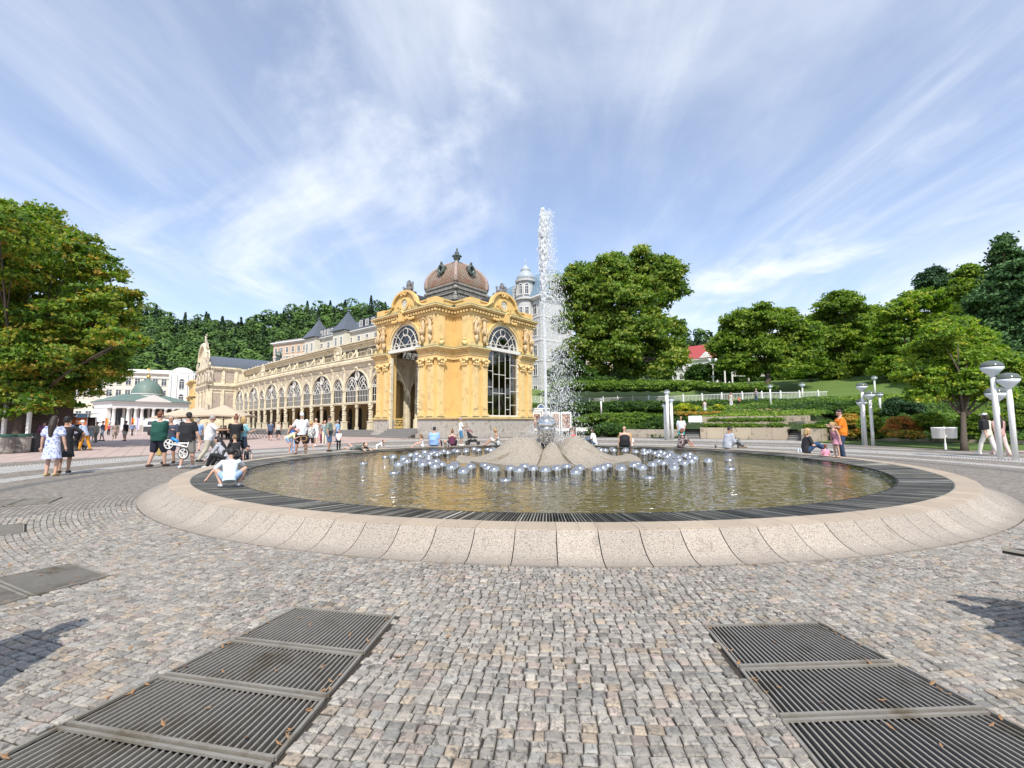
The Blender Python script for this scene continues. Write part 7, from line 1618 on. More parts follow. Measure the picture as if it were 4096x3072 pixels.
def ik(a, b, l1, l2, pole):
    a = Vector(a); b = Vector(b); d = b - a; L = min(d.length, (l1 + l2) * .995); dn = d.normalized(); b = a + dn * L
    x = (l1 * l1 - l2 * l2 + L * L) / (2 * L); h = sqrt(max(0, l1 * l1 - x * x)); p = Vector(pole); p = (p - dn * p.dot(dn)); p = p.normalized() if p.length > 1e-5 else dn.orthogonal()
    return a + dn * x + p * h, b
FABN = {}
def fab(c):
    if isinstance(c, str): return PATS[c]
    k = 'cloth_%02x%02x%02x' % tuple(int(v * 255) for v in c); return mat(k, c, .85, .10, 9, bmp=.15, bscale=30)
def pattern(name, a, b_, sc, lo, hi):
    m, t, b = nodes_of(name); t.links.new(mixc(t, mapr(t, noise(t, sc, 4, .7, objco(t), 1.0), lo, hi), a, b_), b.inputs['Base Color']); b.inputs['Roughness'].default_value = .85; return m
PATS = dict(dress=pattern('blue_white_print', (.62, .66, .82), (.17, .21, .45), 16, .50, .56), floral=pattern('black_white_floral', (.72, .71, .68), (.04, .04, .045), 11, .50, .54), darkfl=pattern('dark_floral', (.05, .03, .03), (.62, .5, .48), 9, .52, .56),
            camo=pattern('leaf_print', (.32, .33, .34), (.06, .07, .075), 13, .48, .53), jean=pattern('faded_denim', (.22, .33, .52), (.36, .46, .62), 8, .4, .7), pinkfl=pattern('coral_print', (.60, .20, .14), (.62, .5, .4), 10, .5, .55), grn=pattern('grey_green_print', (.20, .24, .26), (.4, .45, .44), 9, .5, .55))
SK = {0: mat('skin_fair', (.56, .34, .25), .55, .07, 8), 1: mat('skin_tanned', (.42, .235, .155), .55, .08, 8), 2: mat('skin_dark', (.14, .075, .05), .5, .1, 8)}
HC = dict(br=(.030, .018, .012), bk=(.012, .010, .010), bl=(.42, .28, .12), gy=(.32, .31, .30), wh=(.60, .58, .55), rd=(.16, .05, .02), lb=(.20, .12, .06))
eyem = mat('eye_dark', (.03, .025, .02), .3, .05); mouthm = mat('lips', (.36, .13, .11), .5, .05)
W_ = (.70, .71, .73); BK = (.014, .014, .017); NV = (.022, .03, .06)
def pose(kind, rr):
    d = dict(pel=(0, 0, .93), lean=.03, feet=((-.10, 0, 0), (.10, .03, 0)), kp=((-.2, 1, 0), (.2, 1, 0)), hands=((-.30, .05, .80), (.30, .05, .80)), ep=((-.5, -1, -.2), (.5, -1, -.2)), head=(0, -.05), toe=0)
    u = lambda **k: d.update(k)
    if kind == 'walk': u(feet=((-.09, .30, 0), (.09, -.26, .03)), hands=((-.27, -.18, .84), (.27, .24, .88)), lean=.08)
    elif kind == 'cross': u(hands=((.14, .24, 1.18), (-.14, .26, 1.22)), ep=((-1, -.1, -.6), (1, -.1, -.6)), feet=((-.16, -.16, 0), (.10, .16, 0)))
    elif kind == 'phone': u(hands=((-.07, .34, 1.16), (.09, .36, 1.20)), ep=((-.6, -.3, -1), (.6, -.3, -1)), head=(0, -.5))
    elif kind == 'look': u(hands=((-.08, .30, 1.12), (.30, .05, .80)), ep=((-.6, -.3, -1), (.5, -1, -.2)), head=(.5, -.1))
    elif kind == 'reach': u(hands=((-.25, .12, .85), (.20, .52, 1.22)), head=(0, -.2), feet=((-.09, .30, 0), (.09, -.30, .06)), lean=.12)
    elif kind == 'push': u(hands=((-.2, .42, .98), (.2, .42, .98)), lean=.34, feet=((-.1, .2, 0), (.1, -.22, .02)), head=(0, -.1))
    elif kind == 'bend': u(pel=(0, -.12, .88), lean=1.0, hands=((-.15, .38, .72), (.12, .52, .95)), head=(0, .3))
    elif kind == 'hold': u(hands=((-.26, .10, .86), (.32, .16, .72)), head=(.7, -.1), feet=((-.13, -.05, 0), (.13, .12, 0)))
    elif kind == 'baby': u(hands=((-.02, .30, 1.08), (.30, .22, 1.05)), ep=((-1, 0, -.6), (1, 0, -.6)))
    elif kind == 'both': u(hands=((-.36, .30, 1.0), (.36, .28, 1.0)), head=(0, -.4), feet=((-.16, .12, 0), (.16, -.15, 0)))
    elif kind == 'pocket': u(hands=((-.22, .08, .88), (.22, .08, .88)), ep=((-1, -.6, 0), (1, -.6, 0)), head=(.5, 0))
    elif kind == 'rim': u(pel=(0, 0, .37), lean=.20, feet=((-.13, .62, .02), (.13, .58, .02)), kp=((-.2, .3, 1), (.2, .3, 1)), hands=((-.16, .36, .62), (.18, .34, .62)), head=(0, -.45))
    elif kind == 'rimback': u(pel=(0, 0, .37), lean=.06, feet=((-.14, .60, .02), (.14, .62, .02)), kp=((-.2, .3, 1), (.2, .3, 1)), hands=((-.30, .02, .29), (.32, .05, .30)), head=(.2, -.2))
    elif kind == 'side': u(pel=(0, 0, .37), lean=.22, feet=((-.10, .72, .29), (.12, .66, .29)), kp=((-.2, .1, 1), (.3, .1, 1)), hands=((-.10, .42, .58), (.12, .40, .60)), head=(0, -.55))
    elif kind == 'fold': u(pel=(0, 0, .37), lean=.55, feet=((-.14, .55, .02), (.14, .52, .02)), kp=((-.3, .2, 1), (.3, .2, 1)), hands=((-.18, .60, .30), (.16, .58, .34)), head=(0, -.3))
    elif kind == 'bench': u(pel=(0, -.02, .56), lean=-.08, feet=((-.12, .48, 0), (.12, .50, 0)), kp=((-.1, .5, 1), (.1, .5, 1)), hands=((-.12, .32, .62), (.12, .30, .62)), head=(0, -.1))
    elif kind == 'squat': u(pel=(0, -.10, .24), lean=.50, feet=((-.20, .02, 0), (.22, .02, 0)), kp=((-.7, .8, .6), (.8, .8, .6)), hands=((-.62, .25, .12), (.30, .42, .25)), ep=((-.5, .3, 1), (.5, .3, 1)), head=(0, -.6))
    elif kind == 'crawl': u(pel=(0, -.28, .34), lean=1.15, feet=((-.12, -.72, .05), (.12, -.66, .08)), kp=((-.1, .5, -1), (.1, .5, -1)), hands=((-.26, .34, .02), (.26, .36, .02)), ep=((-.7, -.6, .3), (.7, -.6, .3)), head=(0, .5))
    elif kind == 'lie': u(pel=(0, -.35, .16), lean=1.45, feet=((-.16, -1.12, .32), (.14, -1.2, .10)), kp=((-.1, .2, -1), (.1, .2, -1)), hands=((-.22, .62, -.02), (.24, .66, -.04)), ep=((-1, 0, .3), (1, 0, .3)), head=(0, .35))
    elif kind == 'recline': u(pel=(0, 0, .37), lean=-.55, feet=((-.12, .85, .3), (.12, .82, .3)), kp=((-.1, .2, 1), (.1, .2, 1)), hands=((-.28, -.38, .30), (.28, -.36, .30)), head=(0, 0))
    elif kind == 'kid': u(hands=((-.12, .22, 1.0), (.14, .24, 1.0)), head=(0, -.25))
    elif kind == 'ride': u(pel=(0, 0, .40), lean=.05, feet=((-.22, .2, .05), (.22, .2, .05)), kp=((-1, 1, 0), (1, 1, 0)), hands=((-.18, .18, .55), (.18, .18, .55)), head=(0, -.1))
    return d
NP = [0]
def person(label, pos, face, h, kind, top=None, bot=None, hair='br', hl='short', shoes=W_, skin=0, fat=1.0, kid=False, near=False, z0=0.0, hat=None, mod=None, group=None, tattoo=None):
    """top: (style, colour); bot: (style, colour). local frame: x right, y forward"""
    NP[0] += 1; rr = random.Random(NP[0]); S = h / 1.75; p = pose(kind, rr)
    if mod: p.update(mod)
    jx = rr.uniform(-.02, .02); root = empty('person', (pos[0], pos[1], z0), radians(face - 90), label, 'person', group)
    vox = (.0105 if near else .019); hs = 1.0 if not kid else 1.28      # children have bigger heads
    Sv = Matrix.Scale(S, 4); P = Vector(p['pel']); ln = p['lean']; up = Vector((0, sin(ln), cos(ln))); X = Vector((1, 0, 0)); fw_ = Vector((0, cos(ln), -sin(ln)))
    C = P + up * .50; nk = P + up * .56; hy, hp = p['head']; hd = (up * .55 + Vector((0, 0, .45))).normalized(); Hc = nk + hd * (.155 if not kid else .17)
    fat_b = fat * (1.0 if fat <= 1 else fat)
    sh = [C + X * (sd * .185 * (.9 + .1 * fat)) + up * -.02 for sd in (-1, 1)]; hip = [P + X * sd * .09 for sd in (-1, 1)]
    hand = [Vector(q) for q in p['hands']]; foot = [Vector(q) + Vector((0, 0, .08)) for q in p['feet']]
    el = []; wr = []; kn = []; an = []
    for i in range(2):
        e, w_ = ik(sh[i], hand[i], .30, .26, p['ep'][i]); el.append(e); wr.append(w_); k_, a_ = ik(hip[i], foot[i], .43, .43, p['kp'][i]); kn.append(k_); an.append(a_)
    B = MB(); B.M = Sv
    R_ = Matrix.Rotation(hy, 3, 'Z') @ Matrix.Rotation(hp, 3, 'X')
    def H(x, y, z): v = R_ @ Vector((x, y, z)); return Hc + v * hs
    hb = MB()
    B.ball(H(0, -.005, .03), (.078 * hs, .095 * hs, .098 * hs), 14, 10); B.ball(H(0, .022, -.045), (.056 * hs, .062 * hs, .066 * hs), 12, 8); B.tube([H(0, .085, .02), H(0, .112, -.022), H(0, .09, -.03)], [.010 * hs, .016 * hs, .012 * hs], 6)
    for sd in (-1, 1): B.ball(H(sd * .078, -.01, -.005), (.014 * hs, .022 * hs, .032 * hs), 6, 5)
    limb(B, [nk - up * .03, H(0, -.015, -.05)], [.058, .052])
    fx = fat_b; belly = max(0, fat - 1) * .22
    tor = [P - up * .07, P + up * .04, P + up * .17, P + up * .32, P + up * .44, P + up * .51, P + up * .55]; Rd = [(.13 * fx, .10 * fx), (.155 * fx, .115 * fx), (.138 * fx, .105 * fx + belly), (.155 * fx, .115 * fx), (.16 * fx, .105 * fx), (.12, .08), (.055, .055)]
    loft(B, tor, Rd, X)
    for i, sd in enumerate((-1, 1)):
        limb(B, [sh[i], el[i], wr[i]], [.052 * (fx * .6 + .4), .040 * (fx * .4 + .6), .027])
        limb(B, [hip[i], kn[i], an[i]], [.085 * fx, .056 * (fx * .5 + .5), .036])
        t_ = Vector(foot_dir(p, i)); B.ball(an[i] + t_ * .07 - Vector((0, 0, .04)), (.042, .042, .036), 8, 6); limb(B, [an[i] - Vector((0, 0, .045)) - t_ * .03, an[i] + t_ * .15 - Vector((0, 0, .055))], [.036, .026])
        fd = (wr[i] - el[i]).normalized(); cr = fd.cross(Vector((0, 0, 1))); cr = cr.normalized() if cr.length > .1 else Vector((0, 1, 0)); pn = fd.cross(cr)
        limb(B, [wr[i], wr[i] + fd * .075], [.026, .034]); c0 = wr[i] + fd * .085; fr = max(.0085, vox * .62)
        for j in range(4):
            a = c0 + cr * (j - 1.5) * .021; l = (.062, .075, .07, .055)[j]; b_ = a + fd * l * .55; B.tube([a - fd * .02, a, b_, b_ + (fd * .75 + pn * .55).normalized() * l * .45], [fr, fr, fr * .9, fr * .75], 6)
        B.tube([wr[i] + fd * .03 - cr * .02, wr[i] + fd * .065 - cr * .05, wr[i] + fd * .10 - cr * .058], [fr * 1.1, fr, fr * .8], 6)
    me_ = remesh(B, 'body', vox * S ** .5); body = link_mesh('body', me_, SK[skin], root, True)
    def part(nm, m_, mt, v=None, smn=2): m_ = remesh(m_, nm, v or vox * S ** .5 * 1.1, smn); return link_mesh(nm, m_, mt, root, True)
    if kind not in ('none',):
        for sd in (-1, 1): m_ = MB(); m_.M = Sv; m_.ball(H(sd * .030, .078, .012), (.011, .008, .008), 8, 5); m_.build('eye', eyem, root, True)
        m_ = MB(); m_.M = Sv; m_.ball(H(0, .079, -.065), (.022, .008, .007), 8, 5); m_.build('mouth', mouthm, root, True)
    # clothes
    if top:
        st, col = top; m_ = MB(); m_.M = Sv; a = 1.09; e = .012
        lo = -.10 if st != 'crop' else .08
        tp = [P + up * lo] + tor[1:6]; tr_ = [(Rd[0][0] * a + e + .012, Rd[0][1] * a + e + .012)] + [(x * a + e, y * a + e) for x, y in Rd[1:5]] + [(Rd[5][0] * 1.04 + .004, Rd[5][1] * 1.06 + .006)]
        if st in ('tank', 'strap'): tp = tp[:-1]; tr_ = tr_[:-1]; tr_[-1] = (.125 * fx, .112 * fx)
        loft(m_, tp, tr_, X)
        for i in range(2):
            if st == 'tee': limb(m_, [sh[i] - up * .005, sh[i].lerp(el[i], .72)], [.068 * (fx * .6 + .4), .060 * (fx * .5 + .5)])
            elif st == 'long' or st == 'hood': limb(m_, [sh[i], el[i], el[i].lerp(wr[i], .92)], [.070 * (fx * .6 + .4), .056, .042])
            elif st == 'puff': m_.ball(sh[i].lerp(el[i], .30), .085, 8, 6); limb(m_, [sh[i], sh[i].lerp(el[i], .62)], [.06, .085])
            elif st == 'tank': limb(m_, [C + X * (i * 2 - 1) * .11, P + up * .42 + X * (i * 2 - 1) * .11], [.035, .06])
        if st == 'hood': m_.ball(nk - fw_ * .06 - up * .02, (.13, .09, .09), 10, 6)
        if st == 'polo': [limb(m_, [sh[i], sh[i].lerp(el[i], .72)], [.070 * (fx * .6 + .4), .064]) for i in range(2)]; m_.tube([nk + fw_ * .0 - up * .05, nk + up * .0], [.075, .066], 10)
        part({'tee': 't_shirt', 'long': 'shirt', 'hood': 'hoodie', 'puff': 'blouse', 'tank': 'tank_top', 'strap': 'strap_top', 'polo': 'polo_shirt', 'crop': 'top'}[st], m_, fab(col))
    if bot:
        st, col = bot; m_ = MB(); m_.M = Sv; waist = P + up * .12; pr_ = (.150 * fx + .004, .112 * fx + belly * .5 + .004)
        if st in ('shorts', 'trousers', 'minis'):
            loft(m_, [P - up * .08, P + up * .02, waist], [(.155 * fx, .118 * fx), (.168 * fx, .128 * fx), pr_], X)
            for i in range(2):
                if st == 'trousers': limb(m_, [hip[i], kn[i], kn[i].lerp(an[i], .93)], [.100 * fx, .074, .062])
                else: limb(m_, [hip[i], hip[i].lerp(kn[i], .92 if st == 'shorts' else .5)], [.104 * fx, .086 * (fx * .5 + .5)])
        else:                                                    # skirt, dress: hem fraction of the leg
            hem = {'skirt': .9, 'dress': 1.0, 'long': 1.75, 'mini': .65}[st]
            if kind in ('stand', 'walk', 'look', 'baby', 'both', 'phone', 'pocket', 'hold', 'kid', 'bend', 'reach', 'cross'):
                z_ = P.z - .43 * hem; n_ = 5; pts = [Vector((0, P.y, z_ + (P.z + .12 - z_) * k / n_)) for k in range(n_ + 1)]; w0 = .235 if hem < 1.5 else .26
                loft(m_, pts, [(w0 + (pr_[0] - w0) * (k / n_) ** .8 + .006, (w0 * .82) + (pr_[1] - w0 * .82) * (k / n_) ** .8 + .006) for k in range(n_ + 1)], X, 20)
            else:
                loft(m_, [P - up * .09, P + up * .02, waist], [(.17 * fx, .13 * fx), (.18 * fx, .135 * fx), pr_], X)
                for i in range(2): limb(m_, [hip[i], hip[i].lerp(kn[i], min(1, hem))] + ([kn[i].lerp(an[i], .5)] if hem > 1.2 else []), [.118, .10] + ([.09] if hem > 1.2 else []))
        part({'shorts': 'shorts', 'minis': 'short_shorts', 'trousers': 'trousers', 'skirt': 'skirt', 'dress': 'dress_skirt', 'long': 'long_skirt', 'mini': 'skirt'}[st], m_, fab(col))
    if shoes:
        for i in range(2):
            m_ = MB(); m_.M = Sv; t_ = Vector(foot_dir(p, i)); a = an[i] - Vector((0, 0, .035)); limb(m_, [a - t_ * .045, a + t_ * .05, a + t_ * .155 - Vector((0, 0, .012))], [.046, .044, .036]); part('shoe', m_, fab(shoes), .014 * S)
    # hair
    if hl != 'bald':
        m_ = MB(); m_.M = Sv; m_.ball(H(0, -.022, .052), (.086 * hs, .094 * hs, .088 * hs), 12, 8); m_.ball(H(0, -.05, .0), (.078 * hs, .062 * hs, .075 * hs), 10, 8)
        if hl == 'long': limb(m_, [H(0, -.06, .0), nk - fw_ * .10 - up * .02, nk - fw_ * .13 - up * .30], [.085, .095, .05])
        if hl == 'mid': limb(m_, [H(0, -.05, .02), H(0, -.065, -.10)], [.085, .075]); [limb(m_, [H(sd * .07, -.01, .03), H(sd * .075, .0, -.09)], [.035, .030]) for sd in (-1, 1)]
        if hl == 'bun': m_.ball(H(0, -.05, .16), .052 * hs, 8, 6)
        if hl == 'pony': limb(m_, [H(0, -.09, .06), H(0, -.17, .0), H(0, -.17, -.16)], [.04, .045, .02])
        if hl == 'tails': [limb(m_, [H(sd * .07, -.05, .05), H(sd * .14, -.05, .02), H(sd * .15, -.04, -.10)], [.035, .042, .02]) for sd in (-1, 1)]
        part('hair', m_, mat('hair_' + hair, HC[hair], .6, .25, 30), None, 1)
    if hat:
        st, col = hat; m_ = MB(); m_.M = Sv @ Matrix.Translation(Hc) @ R_.to_4x4()
        if st == 'cap': m_.ball((0, -.012, .068 * hs), (.095 * hs, .105 * hs, .075 * hs), 12, 8); m_.box(-.06 * hs, .06 * hs, .06, .17 * hs, .055 * hs, .075 * hs)
        elif st == 'brim': m_.lathe([(.17 * hs, 0), (.165 * hs, .015), (.10 * hs, .02), (.095 * hs, .09 * hs), (.05, .11 * hs)], (0, -.01, .045 * hs), 16)
        elif st == 'helmet': m_.ball((0, -.01, .075 * hs), (.108 * hs, .135 * hs, .085 * hs), 12, 8); [m_.tube([(x, .12, .10), (x, 0, .172 * hs), (x, -.13, .10)], .016, 5) for x in (-.05, 0, .05)]
        part({'cap': 'cap', 'brim': 'hat', 'helmet': 'cycle_helmet'}[st], m_, fab(col), .013, 1)
    if tattoo: pass
    return root, S, [Sv @ v for v in wr]
def foot_dir(p, i):
    k = p['pel']; v = p['kp'][i]
    if k[2] > .7 or k[2] > .3 and v[2] > 0: return (v[0] * .25, .97, 0.0)
    if v[2] < 0: return (0, -.3, -.5)
    return (v[0] * .5, .9, 0)
def PG(px, py, z=0): return G(px, py, z)
p_ = person
# ---- left group
p_('woman in a short blue and white printed dress with long dark hair, seen from behind', PG(200, 1904), 105, 1.66, 'stand', ('puff', 'dress'), ('dress', 'dress'), 'br', 'long', (.45, .32, .15), near=True)
p_('dark haired woman in black dress carrying a toddler on her hip', PG(252, 1893), 118, 1.66, 'baby', ('tee', BK), ('dress', BK), 'bk', 'short', BK, 1, near=True)
b0 = PG(258, 1888); p_('toddler in white sun hat riding on the hip of the woman in black', (b0.x + .16, b0.y - .12), 175, .82, 'ride', ('tee', (.62, .60, .50)), ('shorts', (.35, .48, .66)), 'lb', 'short', W_, kid=True, z0=.72, hat=('brim', (.66, .62, .52)))
q0 = PG(338, 1803); p_('elderly man in bright orange trousers, light blue shirt and white flat cap', q0, 190, 1.72, 'push', ('long', (.42, .50, .68)), ('trousers', (.62, .27, .02)), 'wh', 'short', (.10, .07, .05), hat=('cap', (.70, .69, .66)))
p_('woman in a patterned sleeveless dress queuing behind the orange trousered man', PG(362, 1768), 120, 1.66, 'stand', ('tank', 'grn'), ('dress', 'grn'), 'br', 'mid', W_)
p_('stout woman in grey green blouse and trousers in the queue', PG(384, 1770), 200, 1.68, 'stand', ('tee', (.28, .30, .26)), ('trousers', (.17, .16, .14)), 'br', 'short', BK, fat=1.12)
p_('tall man in a dark blue t-shirt and grey shorts in the queue', PG(408, 1764), 210, 1.80, 'cross', ('tee', (.05, .07, .12)), ('shorts', (.22, .26, .32)), 'bk', 'short', BK, 1)
p_('small looking woman in a crimson top and black trousers facing the queue', PG(434, 1742), -90, 1.62, 'phone', ('tee', (.42, .03, .10)), ('trousers', BK), 'bk', 'short', W_)
p_('woman in a beige dress with a curly dark bob and a pink handbag', PG(458, 1762), 150, 1.66, 'look', ('tee', (.34, .27, .22)), ('dress', (.34, .27, .22)), 'bk', 'mid', W_, 1)
p_('man in a brown hat, black t-shirt and striped shorts standing sideways', PG(500, 1764), 185, 1.78, 'stand', ('tee', BK), ('shorts', (.40, .37, .33)), 'bk', 'short', BK, 1, 1.12, hat=('brim', (.12, .06, .04)))
p_('man in a denim blue shirt and dark trousers walking away by the red banner', PG(527, 1743), 100, 1.76, 'walk', ('long', (.14, .20, .34)), ('trousers', (.05, .035, .04)), 'bk', 'short', BK)
p_('stall keeper in a black t-shirt and dark apron', PG(300, 1790), -60, 1.80, 'look', ('tee', BK), ('long', (.03, .035, .05)), 'bk', 'short', BK, 1)
p_('dark clad visitor in a blue shirt behind the woman with the toddler', PG(272, 1795), 100, 1.74, 'stand', ('tee', (.08, .12, .24)), ('trousers', BK), 'bk', 'short', BK)
p_('visitor in a plum jacket in the shade between the stalls', PG(170, 1795), 120, 1.72, 'stand', ('long', (.10, .03, .07)), ('trousers', (.05, .03, .07)), 'bk', 'short', BK, 1)
p_('visitor with orange scarf in the shade by the orange curtain', PG(186, 1790), 80, 1.70, 'stand', ('long', (.42, .10, .03)), ('trousers', BK), 'bk', 'mid', BK, 1)
# ---- big group left of the basin
p_('heavy man in dark green t-shirt with crossed arms', PG(628, 1868), 80, 1.84, 'cross', ('tee', (.008, .070, .052)), ('shorts', (.012, .015, .03)), 'rd', 'short', (.07, .045, .03), 0, 1.22, near=True)
p_('laughing grey haired man with sunglasses and a white bag, facing the camera', PG(676, 1853), -75, 1.72, 'hold', ('tee', (.05, .06, .09)), ('shorts', NV), 'gy', 'short', BK, 1, 1.05, near=True)
bm = PG(742, 1873); p_('stocky man in a black t-shirt and grey shorts holding a balance bike', bm, 88, 1.80, 'hold', ('tee', BK), ('shorts', (.30, .29, .26)), 'bk', 'short', W_, 0, 1.18, near=True, mod=dict(hands=((-.30, .10, .80), (.34, .12, .86))))
p_('grey haired man in a light blue polo shirt walking away', PG(786, 1806), 128, 1.72, 'walk', ('tee', (.26, .40, .66)), ('shorts', (.42, .34, .30)), 'gy', 'short', BK)
p_('striding man in a white polo shirt and beige trousers with a camera strap', PG(832, 1852), 30, 1.74, 'reach', ('polo', (.74, .75, .78)), ('trousers', (.50, .46, .37)), 'gy', 'short', BK, 1, 1.14, near=True)
p_('woman in a black t-shirt with her hair in a top bun, seen from behind', PG(936, 1846), 118, 1.74, 'phone', ('tee', BK), ('trousers', BK), 'rd', 'bun', BK, near=True)
p_('blond woman in an aqua t-shirt and navy shorts with a black backpack', PG(968, 1842), 50, 1.70, 'phone', ('tee', (.28, .55, .62)), ('shorts', NV), 'bl', 'mid', BK, near=True, mod=dict(head=(0, .05)))
def rimp(px, py): return PG(px, py, Z_RIM)
p_('girl with dark hair in a light grey hoodie and black trousers sitting on the rim', rimp(906, 1838), 190, 1.62, 'fold', ('hood', (.40, .41, .45)), ('trousers', BK), 'bk', 'long', (.5, .5, .5), near=True, z0=-.02)
p_('curly blond boy in a black jumper and jeans sitting beside the grey hoodie girl', rimp(947, 1826), 150, 1.58, 'fold', ('long', BK), ('trousers', 'jean'), 'lb', 'short', BK, near=True, z0=-.02, mod=dict(lean=.35))
p_('toddler in a black cycle helmet crawling on the basin rim', rimp(986, 1832), -50, .86, 'crawl', ('tee', (.16, .17, .19)), ('shorts', NV), 'lb', 'short', BK, kid=True, near=True, z0=Z_RIM, hat=('helmet', (.02, .02, .025)))
p_('girl with pigtails, white shirt and rolled denim shorts squatting on the grate', PG(917, 1946, .24), 118, 1.22, 'squat', ('tee', (.66, .74, .80)), ('minis', 'jean'), 'bk', 'tails', (.5, .5, .52), kid=True, near=True, z0=.235)
# ---- walkers before the arcade and the middle group
p_('man in a slate t-shirt and black shorts walking away with his partner', PG(1080, 1763), 118, 1.74, 'walk', ('tee', (.07, .10, .17)), ('shorts', BK), 'gy', 'short', BK, 0, 1.08)
p_('woman in a pale open shirt over black skirt walking away beside the slate shirted man', PG(1112, 1760), 115, 1.68, 'walk', ('tank', (.50, .52, .46)), ('skirt', BK), 'lb', 'short', BK, 0, 1.05)
p_('girl in a pink cap and pale yellow t-shirt bending at the rim', rimp(1155, 1812), 15, 1.18, 'bend', ('tee', (.70, .68, .42)), ('minis', 'jean'), 'lb', 'short', None, kid=True, z0=Z_RIM, hat=('cap', (.72, .42, .45)), near=True)
p_('white haired man in a white polo and black shorts with a black crossbody bag', rimp(1203, 1806), 130, 1.80, 'both', ('polo', (.76, .77, .80)), ('shorts', BK), 'wh', 'short', BK, 1, 1.12, z0=.10, near=True)
p_('long haired woman in blue top and wide jeans behind the white haired man', PG(1172, 1812), 120, 1.66, 'stand', ('strap', (.05, .15, .50)), ('trousers', 'jean'), 'lb', 'long', W_)
p_('blond boy in a leaf print shirt and black shorts holding a wicker ring', rimp(1240, 1805), 140, 1.22, 'both', ('tee', 'floral'), ('shorts', BK), 'bl', 'short', None, kid=True, z0=Z_RIM, near=True)
p_('bearded man in a white tank top and white shorts with a black strap', PG(1262, 1786), -80, 1.80, 'walk', ('tank', (.74, .74, .74)), ('shorts', (.62, .62, .62)), 'br', 'short', W_)
p_('woman in dark red with sunglasses behind the man in the tank top', PG(1290, 1772), -100, 1.66, 'stand', ('tee', (.16, .02, .05)), ('trousers', (.16, .02, .05)), 'bk', 'mid', BK, 1)
p_('small girl in a pink dress half hidden among the walkers', PG(1278, 1768), 0, 1.0, 'kid', ('tee', (.66, .30, .34)), ('dress', (.66, .30, .34)), 'lb', 'mid', W_, kid=True)
p_('woman in ivory wide trousers and a teal patterned top', PG(1297, 1775), -60, 1.68, 'stand', ('tee', 'grn'), ('trousers', (.66, .62, .50)), 'rd', 'mid', W_)
p_('dark haired man in a grey green t-shirt and blue shorts with a black bag', PG(1312, 1806), 10, 1.80, 'stand', ('tee', (.19, .25, .22)), ('shorts', (.10, .17, .32)), 'bk', 'short', BK, 1, 1.14, near=True, mod=dict(head=(0, -.45)))
p_('grey haired man in a sky blue shirt and jeans, side on', PG(1349, 1768), 175, 1.74, 'pocket', ('tee', (.30, .46, .70)), ('trousers', (.05, .10, .22)), 'gy', 'short', BK, 1, 1.1)
p_('little boy in a white t-shirt with a toy sword tucked in', PG(1354, 1800), -70, 1.08, 'kid', ('tee', (.74, .74, .72)), ('trousers', BK), 'br', 'short', BK, kid=True)
p_('boy in grey green shirt lying on his belly reaching into the water', rimp(1445, 1800), -25, 1.35, 'lie', ('tee', (.09, .11, .09)), ('shorts', 'camo'), 'br', 'short', None, kid=True, near=True, z0=.22)
p_('small child in white lying low behind the far rim', rimp(1522, 1786), -10, 1.0, 'crawl', ('tee', (.74, .74, .72)), ('shorts', W_), 'br', 'short', None, kid=True, z0=Z_RIM - .15)
# ---- far rim
p_('girl in a strappy white top sitting sideways on the far rim with bent head', rimp(1690, 1785), 200, 1.25, 'side', ('strap', (.66, .66, .68)), ('minis', (.66, .66, .68)), 'lb', 'mid', None, kid=True)
p_('balding heavy man in a sky blue t-shirt sitting on the far rim', rimp(1736, 1783), 75, 1.82, 'rimback', ('tee', (.27, .42, .72)), ('trousers', (.03, .05, .11)), 'bk', 'short', BK, 0, 1.28)
p_('woman in a burgundy strap top and black trousers leaning forward on the far rim', rimp(1808, 1782), 95, 1.68, 'fold', ('strap', (.09, .015, .045)), ('trousers', BK), 'rd', 'bun', BK)
p_('little child in a flowered top in front of the burgundy woman', rimp(1788, 1786), -120, .85, 'crawl', ('tee', 'grn'), ('shorts', (.6, .4, .4)), 'bl', 'mid', None, kid=True, z0=Z_RIM - .1)
p_('tanned man in a white t-shirt and blue print shorts looking at his phone', PG(1842, 1783), 10, 1.80, 'phone', ('tee', (.78, .78, .78)), ('shorts', (.05, .20, .36)), 'gy', 'short', W_, 1)
p_('slim blond woman in a black dress walking past the marble plinth', PG(1903, 1752), 120, 1.74, 'look', ('strap', BK), ('dress', BK), 'bl', 'long', W_)
p_('woman in a white and black floral dress sitting sideways on the far rim', rimp(1992, 1783), 195, 1.68, 'side', ('tank', 'floral'), ('dress', 'floral'), 'bl', 'bun', None, 1)
# ---- benches and right rim
def bnch(px, dy=0.0): q = G(px, 1738); return (q.x, q.y - .05 + dy)
p_('woman in a sky blue sleeveless top on the first bench', bnch(2100), -85, 1.66, 'bench', ('tank', (.12, .30, .66)), ('shorts', W_), 'gy', 'short', W_, 1)
p_('person all in white on the first bench, blurred by spray', bnch(2128), -90, 1.72, 'bench', ('tee', W_), ('trousers', W_), 'wh', 'short', W_)
p_('person in white sitting directly behind the vase', bnch(2212), -90, 1.72, 'bench', ('tee', W_), ('shorts', (.4, .42, .45)), 'gy', 'short', W_)
p_('grey haired man in white t-shirt and grey shorts on the third bench', bnch(2270), -95, 1.76, 'bench', ('tee', (.70, .72, .74)), ('shorts', (.25, .26, .28)), 'gy', 'short', W_)
p_('woman in a coral flowered blouse on the third bench', bnch(2296), -95, 1.64, 'bench', ('tee', 'pinkfl'), ('trousers', 'pinkfl'), 'rd', 'short', BK)
p_('woman in black top and white trousers on the rightmost bench', bnch(2333), -100, 1.66, 'bench', ('tee', BK), ('trousers', W_), 'gy', 'short', W_, 1)
